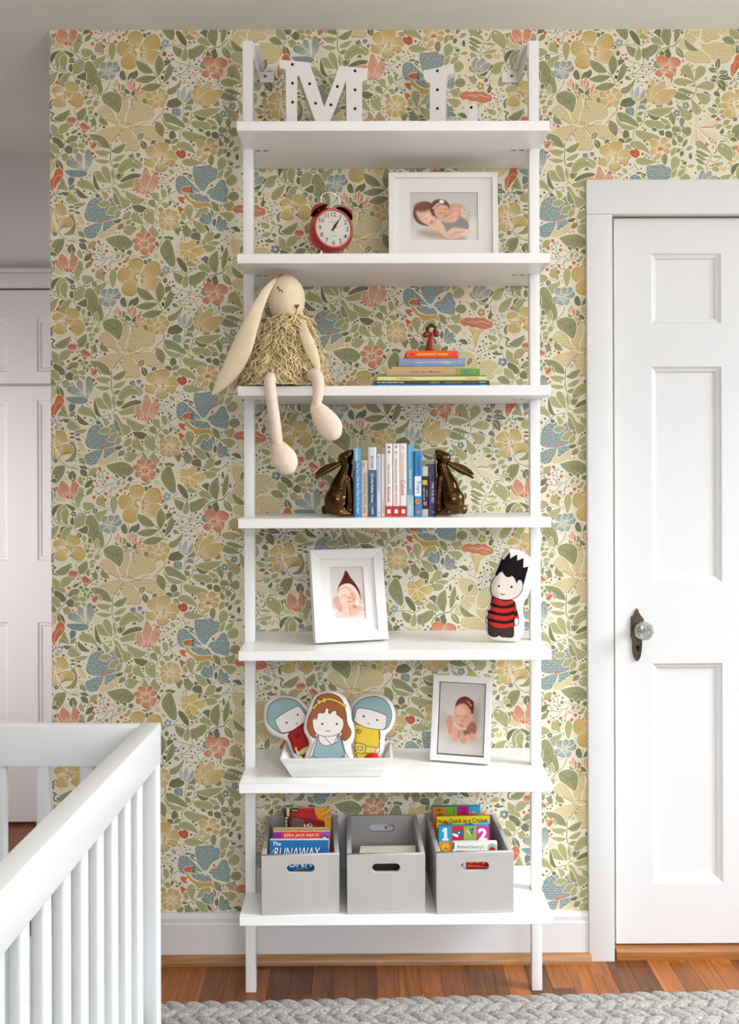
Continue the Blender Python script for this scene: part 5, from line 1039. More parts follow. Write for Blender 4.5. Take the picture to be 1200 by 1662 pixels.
# headband baby
a = Art(21, 91, 29, 119, 110, (200, 194, 186))
a.ell(55, 112, 50, 16, (206, 200, 193), 0, 8); a.ell(28, 80, 10, 14, (176, 164, 152), 0, 5, .7); a.ell(77, 70, 7, 16, (150, 134, 120), 0, 4, .8)
a.ell(60, 100, 30, 5, (188, 176, 166), 0, 4)
a.ell(38, 79, 5.5, 8.5, (198, 142, 118), 0, .8); a.ell(39, 89, 3, 5.5, (212, 130, 114), 10, .7); a.ell(72, 86, 8, 9, (158, 96, 76), 0, 1.2); a.ell(73.5, 96, 5.5, 5, (214, 152, 130), 0, .7)
a.ell(60, 59, 14.5, 13, (88, 40, 38), 0, .5)
a.poly([45,62,48,56,56,53,64,56,70,62,71,72,68,80,61,86,54,86,47,80,44,72], (206, 152, 128), True, .7); a.ell(54, 64, 8, 6, (222, 172, 148), 0, 2); a.ell(51, 76, 5, 5, (214, 160, 136), 0, 1.5)
a.poly([45,60,50,54,58,51,66,55,71,62,68,60,60,55,52,56], (132, 46, 48), True, .3)
for px_, py_, r_, c_ in ((64,52,3.6,(150,60,58)),(68,55,3.4,(196,156,128)),(71,53,3.2,(84,26,30)),(70,60,3.2,(98,34,36)),(72,65,2.4,(110,40,40)),(66,56,2,(70,22,24))): a.ell(px_, py_, r_, r_*.8, c_, 30, .3)
a.line([49,71,53,71.5], .6, (120, 74, 58), True, .2); a.line([61,72,66,71], .6, (120, 74, 58), True, .2); a.ell(57, 77, 2, 1.6, (190, 128, 106), 0, .5); a.line([53,82.5,56,82,59,83], 1.2, (178, 92, 86), True, .3)
a.poly([40,88,46,84,52,88,53,98,49,104,44,102,41,96], (212, 156, 132), True, .7); a.poly([54,88,60,88,64,94,66,100,62,105,56,104,54,98], (206, 148, 124), True, .7); a.line([53,88,52.6,98], 1, (120, 66, 52), True, .4); a.ell(63, 91, 4, 3, (110, 62, 50), 0, 1, .8)
y3_ = -.150; b1, b2 = at(703, 1240, y3_), at(794, 1247, y3_)
f3 = thing('picture_frame', 'white frame with a sleeping baby in a dark headband', 'picture frame', ((b1.x+b2.x)/2, y3_+.012, ZS[1]+.0008), R(-16), 'framed baby photos')
s3 = mpp(y3_)
frame_parts(f3, 97*s3, 137*s3, (.0155, .0145, .0175, .0155), .022, a, (.0005, 68.5*s3, 73*s3, 111*s3), None, R(-14), mat_dep=.008)
strut(f3, 137*s3, R(-14))
# ---------------------------------------------------------------- rabbit plush on the third shelf
def loft(name, rings, m, parent, n=14, up=Vector((0, -1, 0)), smooth=True):
    """closed skin through oval rings: (centre, half width across, half thickness along up)"""
    vs, fs = [], []; C_ = [Vector(r[0]) for r in rings]
    for i, (c, a, t) in enumerate(rings):
        tg = (C_[min(i+1, len(C_)-1)]-C_[max(i-1, 0)]).normalized(); u = (up-tg*up.dot(tg)).normalized(); v = tg.cross(u)
        for k in range(n):
            q = 2*math.pi*k/n; vs.append(C_[i]+v*math.cos(q)*a+u*math.sin(q)*t)
    for i in range(len(rings)-1):
        for k in range(n): fs.append((i*n+k, i*n+(k+1) % n, (i+1)*n+(k+1) % n, (i+1)*n+k))
    fs += [tuple(range(n-1, -1, -1)), tuple(range((len(rings)-1)*n, len(rings)*n))]
    b = MB(); b._n(vs, fs); o = b.build(name, m, parent, smooth)
    return o
def subdiv_rings(R_, k=4):
    A = np.array([[*(Vector(r[0])), r[1], r[2]] for r in R_]); B = catmull(A, False, k)
    return [(Vector(b[:3]), max(.0008, b[3]), max(.0008, b[4])) for b in B]
PLU = mat('cream_plush', (238, 220, 186), .95, spec=.1, bump=.35, bscale=500, vary=.06, vscale=40, sheen=.4)
PLP = mat('pale_pink_plush', (240, 216, 196), .95, spec=.1, bump=.35, bscale=500, vary=.06, vscale=40, sheen=.4)
FUR = mat('blond_shaggy_yarn', (230, 208, 162), .9, spec=.15, vary=.18, vscale=30)
yb_ = -.235
bc = at(462, 626, yb_)
bun = thing('plush_rabbit', 'cream plush rabbit in a shaggy dress sitting on the shelf edge', 'soft toy', (bc.x, yb_, ZS[4]+.001))
O_ = Vector(bun.location); s_b = mpp(yb_)
def bp_(px_, py_, y=yb_): return at(px_, py_, y)-O_
hc_ = bp_(465.5, 486); hr = Vector((30.5*s_b, .049, 39.5*s_b))
head = organic('head', [('e', hc_, hr), ('e', bp_(467, 496)+Vector((0, -.006, 0)), (27*s_b, .044, 27*s_b)), ('e', bp_(480, 500)+Vector((0, -.022, 0)), (12*s_b, .022, 13*s_b))], PLU, bun, .0035, 8)
hv = np.array([v.co[:] for v in head.data.vertices])
def hsurf(px_, py_):
    """front of the head under a frame pixel"""
    y = -.045
    for _ in range(4):
        p = bp_(px_, py_, yb_+y); d = np.hypot(hv[:, 0]-p.x, hv[:, 2]-p.z)+.15*(hv[:, 1]+.05); y = float(hv[d.argmin(), 1])
    return bp_(px_, py_, yb_+y-.0006)
THR = mat('brown_thread', (70, 46, 34), .8)
def stitch(pts, r_=.0009):
    b = MB(); b.tube([hsurf(*p) for p in pts], r_, 6); return b.build('stitched_face', THR, head, True)
q_ = lambda X, Y: (330+X/4.617, 420+Y/4.617)
stitch([q_(560, 212), q_(568, 224), q_(580, 234), q_(592, 238), q_(594, 254)]); stitch([q_(568, 224), q_(560, 206)]); stitch([q_(564, 220), q_(550, 220)]); stitch([q_(578, 234), q_(566, 246)])
stitch([q_(700, 372), q_(698, 392), q_(686, 412)], .0007)
b = MB(); nz = [hsurf(*q_(*p)) for p in [(686, 343), (703, 346), (720, 340), (716, 358), (702, 376), (690, 364)]]
b._n([p+Vector((0, -.0015, 0)) for p in nz]+[p+Vector((0, .004, 0)) for p in nz], [(0, 1, 2, 3, 4, 5)]+[(i, (i+1) % 6, (i+1) % 6+6, i+6) for i in range(6)])
b.build('nose', mat('brown_felt_nose', (110, 72, 38), .8), head)
def ear(path, yv, m=PLU, name='ear'):
    R_ = []
    for (px_, py_, w_), y in zip(path, yv): R_.append((bp_(px_, py_, y), w_*mpp(y)/2, min(.008, max(.002, w_*.00028))))
    return loft(name, subdiv_rings(R_), m, bun, 16)
ear([(449, 452, 5), (433, 471, 13), (418, 500, 20), (405, 533, 27), (393, 564, 34), (379, 594, 33), (363, 618, 23), (350, 634, 11), (344, 640, 2)], [-.25, -.285, -.30, -.305, -.30, -.295, -.29, -.285, -.285])
ear([(487, 500, 6), (489, 518, 12), (494, 540, 17), (504, 566, 20), (512, 586, 15), (518, 604, 5), (519, 610, 2)], [-.215, -.26, -.30, -.31, -.305, -.30, -.30])
loft('arm', subdiv_rings([(bp_(425, 545, -.22), .012, .012), (bp_(398, 585, -.215), .013, .013), (bp_(381, 616, -.215), .013, .012), (bp_(375, 633, -.215), .010, .010), (bp_(374, 639, -.215), .004, .004)]), PLP, bun)
body = loft('dress', subdiv_rings([(bp_(469, 510), .030, .03), (bp_(468, 522), .040, .042), (bp_(465, 550), .054, .056), (bp_(461, 576), .073, .064), (bp_(459, 600), .087, .070), (bp_(458, 618), .088, .070), (bp_(458, 627), .078, .062)]), mat('blond_plush_lining', (196, 168, 118), .95), bun, 24)
# shaggy strands of the dress
rb = random.Random(8); b = MB()
zt_, zb_ = bp_(469, 516).z, .004
for i in range(1350):
    t = rb.random()**.7; z = zt_+.010+(zb_+.002-zt_)*t; a = rb.uniform(math.pi*.98, 2.02*math.pi) if rb.random() < .85 else rb.uniform(0, math.pi)
    wx = .032+(.088-.032)*min(1, t*1.1)**.75; wy = .034+(.070-.034)*min(1, t*1.1)**.7; cx_ = bp_(469, 516).x*(1-t)+bp_(458, 616).x*t
    if t > .9: wx *= .95; wy *= .95
    p = Vector((cx_+wx*math.cos(a), wy*math.sin(a), z)); L = rb.uniform(.022, .05); dr = Vector((math.cos(a)*.35+rb.uniform(-.75, .75), math.sin(a)*.35, -1)).normalized()
    ph, am = rb.uniform(0, 6.28), rb.uniform(.003, .007); sd = Vector((-math.sin(a), math.cos(a), 0)); pts = []; lift = rb.uniform(.004, .016); r_ = rb.uniform(.0015, .0029)
    for k in range(8):
        u = k/7; q = p+dr*L*u+Vector((math.cos(a), math.sin(a), 0))*lift*math.sin(u*2.6)+sd*am*math.sin(ph+u*8.5)+Vector((0, 0, 1))*am*.4*math.cos(ph+u*8.5)
        if q.z < .0028: q.z = .0028+rb.uniform(0, .003)
        pts.append(q)
    b.tube(pts, [r_, r_, r_, r_, r_*.95, r_*.9, r_*.75, r_*.4], 4, False)
st_ = b.build('shaggy_strands', FUR, body, True, recalc=False); st_['kind'] = 'stuff'
b = MB()
for i in range(60):
    p = bp_(rb.uniform(444, 462), rb.uniform(447, 454), yb_+rb.uniform(-.02, .02)); d = Vector((rb.uniform(-.016, .016), rb.uniform(-.01, .01), rb.uniform(.004, .011)))
    b.tube([p, p+d*.5+Vector((0, 0, .002)), p+d+Vector((rb.uniform(-.003, .003), 0, -.003))], [.0010, .0009, .0004], 3, False)
tf = b.build('head_tuft', FUR, head, True, recalc=False); tf['kind'] = 'stuff'
yl = -.335
def leg(path, yv, foot):
    R_ = [(bp_(px_, py_, y), w_*mpp(y)/2, w_*mpp(y)/2) for (px_, py_, w_), y in zip(path, yv)]
    o = loft('leg', subdiv_rings(R_), PLP, bun, 16)
    F_ = [(bp_(px_, py_, y), w_*mpp(y)/2, t) for (px_, py_, w_, y, t) in foot]
    f_ = loft('foot', subdiv_rings(F_), PLP, o, 18)
leg([(448, 611, 13), (440, 614, 19), (438, 622, 20), (440, 640, 19), (443, 662, 19), (447, 690, 19), (450, 712, 18), (452, 722, 14)], [-.27, -.315, -.333, -.342, -.343, -.343, -.343, -.343],
    [(447, 714, 8, yl, .006), (451, 722, 22, yl-.004, .013), (457, 734, 34, yl-.008, .019), (462, 746, 42, yl-.010, .022), (463, 757, 38, yl-.010, .02), (461, 766, 24, yl-.009, .013), (460, 770, 6, yl-.009, .003)])
leg([(500, 612, 14), (510, 609, 22), (516, 616, 21), (517, 634, 18), (515, 650, 16), (513, 658, 13)], [-.27, -.315, -.335, -.342, -.343, -.343],
    [(508, 653, 6, yl, .006), (513, 660, 22, yl-.004, .013), (523, 675, 35, yl-.008, .019), (534, 690, 40, yl-.010, .021), (543, 702, 34, yl-.010, .018), (549, 708, 18, yl-.009, .010), (551, 710, 4, yl-.009, .003)])

# ---------------------------------------------------------------- books
PAGE = mat('page_edges', (228, 220, 200), .9, bump=.3, bscale=900)
def cover(rgb, rough=.35): return mat('cover_%d_%d_%d' % rgb, rgb, rough)
INK = {k: mat('ink_'+k, v, .5) for k, v in dict(white=(245, 243, 238), black=(24, 22, 24), yellow=(250, 226, 90), red=(206, 40, 48), orange=(236, 150, 60), navy=(36, 46, 110), blue=(60, 140, 205), grey=(130, 135, 140), green=(90, 150, 80), pink=(220, 70, 120), brown=(90, 56, 40)).items()}
def stack_book(label, x0, x1, z0, z1, y, depth, col, marks=(), group=None, soft=False, rotz=0.0):
    """lying book, spine to the front"""
    t = thing('book', label, 'book', ((x0+x1)/2, y, z0), rotz, group)
    w_, h = x1-x0, z1-z0; c = min(.0022, h*.22); X = w_/2
    b = MB()
    b.box(-X, X, 0, depth, 0, c); b.box(-X, X, 0, depth, h-c, h)
    b.prism([(0, c*.5), (-.0012, h*.3), (-.0012, h*.7), (0, h-c*.5), (.003, h-c*.5), (.003, c*.5)], -X, X, 'X')
    cv = b.build('cover', col, t)
    box('pages', -X+.003, X-.003, .003, depth-.003, c, h-c, PAGE, t)
    for mk in marks:
        s_, xc, wd, hh, ink = mk[:5]
        text('spine_lettering', s_, .01, INK[ink], cv, (xc-(x0+x1)/2, -.0014, h*.5+(mk[6] if len(mk) > 6 else 0)), width=wd, height=hh, shear=mk[5] if len(mk) > 5 else 0, bold=.012)
    return t, cv
yst = -.250
def sx(X): return at(600+X/5.714, 600, yst).x
def szz(Y): return at(700, 510+Y/5.714, yst).z
lv = [ZS[4]+.0008, szz(648), szz(614), szz(578), szz(565), szz(502), szz(484), szz(407), szz(336)]
lv = [lv[0]] + [max(v, lv[0]+.003*(i+1)) for i, v in enumerate(lv[1:])]
for i in range(1, len(lv)): lv[i] = max(lv[i], lv[i-1]+.0022)
mW = lambda a, c: (sx(c)-sx(a))
GS = 'picture books stacked flat'
G_ = .0003
stack_book('bright blue book lying flat at the bottom of the stack', sx(40), sx(1120), lv[0], lv[1]-G_, yst, .215, cover((22, 110, 176)), [('MY VERY OWN NAME', sx(180), mW(85, 280), .0032, 'white', .2), ('MARIAH', sx(1057), mW(1030, 1086), .0028, 'white', .2)], GS)
t, c_ = stack_book('dark green book second from the bottom of the stack', sx(38), sx(1113), lv[1], lv[2]-G_, yst+.002, .212, cover((62, 78, 34)), [('MY VERY OWN FAIRY TALE', sx(195), mW(75, 320), .0036, 'white', .2), ('MARIAH', sx(1050), mW(1022, 1080), .0032, 'white', .2)], GS)
for (a0, a1, cc) in ((560, 650, (120, 130, 40)), (700, 860, (96, 110, 44)), (900, 1000, (80, 88, 30))): box('spine_print', sx(a0)-t.location.x, sx(a1)-t.location.x, -.0014, -.0011, .0015, (lv[2]-lv[1])*.7, cover(cc), c_)
stack_book('cream yellow book with red spine lettering in the stack', sx(72), sx(1086), lv[2], lv[3]-G_, yst+.001, .21, cover((236, 220, 160)), [('THANKFUL', sx(325), mW(248, 402), .0036, 'red'), ('ZONDER', sx(955), mW(915, 1020), .0022, 'black')], GS)
stack_book('thin grass green book in the middle of the stack', sx(80), sx(1084), lv[3], lv[4]-G_, yst+.003, .205, cover((120, 152, 54)), [], GS)
t, c_ = stack_book('tan and green book with script lettering on its spine', sx(152), sx(1026), lv[4], lv[5]-G_, yst+.004, .2, cover((196, 160, 122)), [('I Love You, Mommy', sx(520), mW(370, 665), .0062, 'brown', .35)], GS)
hb_ = lv[5]-lv[4]
for a0, a1, cc in ((845, 1026, (92, 160, 52)), (800, 844, (150, 164, 90))): box('spine_print', sx(a0)-t.location.x, sx(a1)-.0005-t.location.x, -.0016, -.0010, .001, hb_-.0015, cover(cc), c_)
b = MB(); b.lathe([(0, -.0018), (.0028, -.0018), (.0028, -.0013)], 16, (sx(975)-t.location.x, 0, hb_*.5), 'Y'); b.build('spine_badge', INK['black'], c_)
b = MB(); b.lathe([(.0012, -.002), (.0018, -.002), (.0018, -.0016)], 14, (sx(975)-t.location.x, 0, hb_*.5), 'Y'); b.build('badge_ring', INK['white'], c_)
b = MB(); b.prism([(sx(868)-t.location.x, hb_*.3), (sx(885)-t.location.x, hb_*.85), (sx(905)-t.location.x, hb_*.8), (sx(890)-t.location.x, hb_*.2)], -.0018, -.0013); b.build('blue_bird_print', cover((60, 130, 200)), c_)
stack_book('thin yellow edged booklet between the tan and blue grey books', sx(205), sx(950), lv[5], lv[6]-G_, yst+.006, .19, cover((226, 196, 90)), [], GS)
stack_book('blue grey book second from the top of the stack', sx(272), sx(888), lv[6], lv[7]-G_, yst+.004, .185, cover((128, 150, 190)), [('JIMMY FALLON', sx(343), mW(285, 402), .0042, 'orange'), ("Your Baby's First Word Will Be", sx(545), mW(412, 678), .0042, 'white'), ('DADA', sx(720), mW(684, 756), .0062, 'yellow'), ('* *', sx(788), mW(768, 808), .0028, 'yellow'), ('C', sx(845), .003, .0045, 'white')], GS)
stack_book('orange red book on top of the stack under the figurine', sx(344), sx(824), lv[7], lv[8]-G_, yst+.002, .15, cover((236, 76, 30)), [('GOODNIGHT MOON', sx(583), mW(442, 728), .0058, 'yellow', .25), ('MWB', sx(392), .005, .006, 'black'), ('H', sx(792), .0034, .0034, 'black')], GS)

# figurine on the stack
zf = lv[8]+.0004; yf = yst+.04; fc = at(700, 560, yf)
fig = thing('figurine', 'small angel figurine in a red dress standing on the orange book', 'figurine', (fc.x, yf, zf))
sf = mpp(yf); FR = mat('red_glaze', (150, 34, 28), .35, vary=.35, vscale=200); FS = mat('figurine_skin', (226, 180, 158), .6); FHm = mat('figurine_hair', (70, 46, 30), .8)
hp = lambda px_, py_, y=0: Vector((at(px_, py_, yf).x-fc.x, y, at(px_, py_, yf).z-zf))
hF = hp(700, 540).z
organic('dress', [('c', [Vector((-.002, 0, .007)), hp(699, 557), hp(700, 549), hp(701, 541)], [.0125, .0100, .0072, .0058], .75)], FR, fig, .0012, 5)
for s_, P in ((-1, [(697, 544), (690, 543), (687, 541)]), (1, [(703, 543), (709, 542), (713.5, 541)])):
    loft('sleeve', [(hp(*P[0]), .004, .003), (hp(*P[1]), .0085, .004), (hp(*P[2]), .0045, .003)], FR, fig, 10)
    organic('arm', [('c', [hp(*P[1]), hp(700+s_*12, 537), hp(700+s_*10, 533)], [.0016, .0016, .0018])], FS, fig, .0008, 3)
organic('head', [('e', hp(700, 535), (5.2*sf, 5*sf, 5.8*sf))], FS, fig, .001, 3)
rf = random.Random(4); pr = []
for k in range(90):
    a = rf.uniform(0, 6.28); e = rf.uniform(-.5, 1.5); r_ = 7.0*sf
    v = Vector((math.cos(a)*math.cos(e), math.sin(a)*math.cos(e), math.sin(e)))
    if v.y < -.3 and v.z < .5 and abs(v.x) < .75: continue
    pr.append(('e', hp(700, 534.2)+v*r_, (.0034, .0034, .0034)))
organic('curly_hair', pr, FHm, fig, .0009, 1)
organic('foot_base', [('e', Vector((-.006, -.004, .0032)), (.0065, .006, .0032)), ('e', Vector((.004, -.002, .0028)), (.006, .006, .0028))], mat('figurine_base', (92, 60, 44), .5, vary=.3, vscale=200), fig, .0009, 3)

# standing books between the bookends
yv_ = -.236
def vx(X): return at(570+X/8, 780, yv_).x
def vz(Y): return at(640, 710+Y/8, yv_).z
GV = 'picture books standing between the bookends'
zv = ZS[3]+.0006
def up_book(label, X0, X1, Y0, base, prints=(), letters=(), depth=.15, dy=0.0):
    x0, x1 = vx(X0)+.0003, vx(X1)-.0003; h = vz(Y0)-zv; w_ = x1-x0; y = yv_+dy
    t = thing('book', label, 'book', ((x0+x1)/2, y, zv), 0, GV); c = min(.002, w_*.2); X = w_/2
    b = MB(); b.box(-X, -X+c, 0, depth, 0, h); b.box(X-c, X, 0, depth, 0, h)
    b.prism([(-X+c*.5, 0), (-X+c*.5, .003), (X-c*.5, .003), (X-c*.5, 0), (X*.6, -.0013), (-X*.6, -.0013)], 0, h, 'Z')
    cv = b.build('cover', cover(base), t)
    box('pages', -X+c, X-c, .003, depth-.003, .002, h-.002, PAGE, t)
    for k_, (a0, a1, ya, yb2, col) in enumerate(prints):      # fractions of the width, pixel rows
        box('spine_print', -X+a0*w_+.0002+k_*2e-5, -X+a1*w_-.0002-k_*2e-5, -.0016-k_*.00012, -.0009, max(.0002, vz(yb2)-zv), vz(ya)-zv, cover(col), cv)
    for s_, ya, yb2, hf, ink, xf in letters:
        text('spine_lettering', s_, .01, INK[ink], cv, (-X+xf*w_, -.0022, (vz(ya)+vz(yb2))/2-zv), (0, R(90), 0), width=abs(vz(ya)-vz(yb2)), height=hf*w_, bold=.012)
        n = cv.children[-1]
    return t
_text = text
def text(name, s, size, m, parent=None, loc=(0,0,0), rot=(R(90),0,0), **k):
    """spine text: turned to read downwards when rot is (0, 90, 0)"""
    if rot == (0, R(90), 0):
        n = _text(name, s, size, m, parent, (0, 0, 0), (R(90), 0, 0), **k)
        n.data.transform(Matrix.Translation(loc) @ Matrix.Rotation(R(90), 4, 'Y')); return n
    return _text(name, s, size, m, parent, loc, rot, **k)
up_book('watercolour blue book beside the left rabbit bookend', 35, 130, 130, (62, 140, 196), [(0, 1, 132, 300, (110, 176, 220)), (.2, .8, 420, 470, (46, 120, 186))], [('Polar Bear, Polar Bear, What Do You Hear?', 330, 990, .38, 'white', .55), ('PRIMA', 150, 320, .3, 'white', .4)])
up_book('short beige book with red and brown lettering', 134, 218, 297, (224, 200, 184), [], [('Day', 335, 390, .4, 'red', .35), ('GOOD DOG, CARL', 460, 880, .36, 'brown', .5), ('Day', 905, 985, .4, 'brown', .45)], dy=.002)
up_book('white and navy book with a picture book title', 223, 332, 125, (222, 220, 222), [(0, 1, 422, 1028, (36, 74, 108)), (0, 1, 430, 520, (64, 104, 134)), (0, 1, 850, 900, (58, 98, 140))], [('Eric Carle', 240, 402, .32, 'navy', .5), ('10 Little Rubber Ducks', 470, 845, .32, 'white', .5), ('HARPER', 905, 1000, .24, 'white', .5)])
up_book('pale grey blue thin book right of the navy one', 334, 386, 212, (206, 218, 226), [], [('MY FIRST BOOK OF THINGS', 240, 690, .35, 'grey', .45), ('H', 970, 990, .3, 'navy', .5)], dy=.003)
up_book('thin pinkish white book left of the tall white books', 388, 443, 215, (232, 216, 208), [], [('LITTLE STORIES', 810, 980, .22, 'red', .5)], dy=.003)
RB = [(0, 1, 890, 1025, (196, 38, 48)), (.25, .75, 935, 985, (240, 232, 230))]
up_book('tall white book with a red foot and the word Animals', 446, 537, 78, (236, 230, 226), RB + [(.35, .75, 115, 140, (120, 100, 110)), (.35, .75, 170, 205, (150, 130, 150))], [('Hide-and-Seek', 340, 612, .3, 'green', .5), ('Animals', 632, 842, .46, 'red', .5)])
up_book('tall white book with a red foot and the words Baby animals', 540, 632, 80, (236, 230, 226), RB + [(.3, .7, 105, 135, (170, 150, 150)), (.3, .7, 180, 205, (180, 170, 150))], [('Hide-and-Seek', 280, 606, .3, 'grey', .5), ('Baby animals', 620, 880, .38, 'pink', .5)])
up_book('tall white book with a red foot and the word Colors', 634, 724, 78, (238, 232, 228), RB + [(.3, .7, 110, 150, (226, 196, 190))], [('Hide-and-Seek', 200, 540, .3, 'orange', .45), ('Colors', 550, 752, .56, 'red', .45)])
up_book('sky blue book fading to pale below', 725, 815, 97, (92, 164, 204), [(0, 1, 750, 1025, (170, 208, 220)), (.35, .55, 110, 420, (130, 190, 222))], [('Summer is here', 420, 660, .42, 'white', .55), ('today', 665, 800, .36, 'orange', .5), ('DK', 880, 930, .4, 'white', .5)])
up_book('blue board book with a white panel reading Toys', 822, 922, 175, (44, 138, 200), [(0, .88, 505, 765, (232, 240, 244)), (.12, .7, 800, 865, (236, 150, 50)), (.3, .55, 810, 845, (190, 90, 40)), (.02, .3, 850, 880, (190, 70, 40)), (.22, .85, 945, 985, (220, 110, 110))], [('Touch and feel', 240, 480, .26, 'navy', .6), ('Toys', 560, 725, .56, 'blue', .46)], dy=-.004)
up_book('black and white book with a yellow badge', 922, 1006, 378, (232, 228, 222), [(0, 1, 505, 932, (20, 18, 22)), (.05, .85, 555, 618, (244, 206, 60)), (.2, .75, 835, 885, (222, 120, 180))], [('night animals', 650, 820, .3, 'white', .3), ('peek in', 690, 770, .26, 'white', .75)], dy=.002)
up_book('dark purple book beside the right rabbit bookend', 1014, 1106, 345, (70, 62, 110), [(0, .2, 350, 1025, (96, 88, 136))], [('TIME FOR BED', 575, 850, .36, 'white', .5), ('HARCOURT', 365, 470, .22, 'grey', .5), ('M', 965, 975, .4, 'white', .5)])

# ---------------------------------------------------------------- bronze rabbit bookends
BRZ = mat('polished_bronze', (86, 63, 38), .16, 1.0, vary=.6, vscale=14)
def rabbit(label, flip):
    mx = (lambda p: 1281-p) if flip else (lambda p: p)
    yr = -.225; o0 = at(mx(550), 838, yr); sr = mpp(yr)
    t = thing('bookend', label, 'bookend', (o0.x, yr, ZS[3]+.0006), 0, 'bronze rabbit bookends')
    def P(px_, py_, dy=0.0):
        p = at(mx(px_), py_, yr+dy); return Vector((p.x-o0.x, dy, max(.0, p.z-ZS[3])))
    r = lambda q: q*sr
    organic('body', [('c', [P(564, 757), P(559, 772), P(553, 792), P(550, 808), P(551, 818)], [r(9), r(12), r(18), r(21), r(18.5)], .95),
                     ('e', P(546, 813, -.010), (r(20), .025, r(22))), ('e', P(546, 813, .010), (r(20), .025, r(22))), ('e', P(550, 829), (r(25), .028, r(8))),
                     ('c', [P(567, 778, -.010), P(570, 806, -.012), P(570, 833, -.014)], [r(6), r(5), r(4.2)]), ('c', [P(567, 778, .010), P(570, 806, .012), P(570, 833, .014)], [r(6), r(5), r(4.2)]),
                     ('c', [P(552, 834, -.022), P(570, 834.5, -.020)], [r(4.5), r(3.4)]), ('c', [P(552, 834, .022), P(570, 834.5, .020)], [r(4.5), r(3.4)]),
                     ('e', P(528, 828), (r(6.5), .010, r(8))),
                     ('e', P(560, 745), (r(11.5), .017, r(11))), ('c', [P(562, 744), P(567.5, 738), P(572, 732.5)], [r(11), r(7.5), r(2.8)], .8)], BRZ, t, .0022, 6)
    bd = t.children[-1]; zl = min(v.co.z for v in bd.data.vertices)
    if zl < 0: bd.data.transform(Matrix.Diagonal((1, 1, 1, 1)) @ Matrix.Translation((0, 0, -zl)))
    for dy, ex in ((-.009, 0), (.010, 4)):
        pts = [(P(554, 752, dy*.8), .0045, .004), (P(545, 756.5-ex*.5, dy), .0065, .004), (P(533, 763-ex*1.1, dy*1.2), .0078, .004), (P(522, 769-ex*1.4, dy*1.3), .0062, .0035), (P(512, 776.5-ex*1.5, dy*1.4), .0022, .002)]
        loft('ear', subdiv_rings(pts), BRZ, t, 14, up=Vector((0, -1, .15)))
    for s_ in (-1, 1):
        b = MB(); b.ell(P(561, 744, s_*.0165), (.0034, .0022, .0034), 12); b.build('eye', BRZ, t, True)
    xa, xb = sorted((P(575.2, 800).x, P(573.2, 800).x))
    box('end_plate', xa, xb, -.030, .034, 0, P(570, 737).z, BRZ, t, .0006)
rabbit('bronze rabbit bookend at the left, its ears pointing left', False)
rabbit('bronze rabbit bookend at the right, its ears pointing right', True)
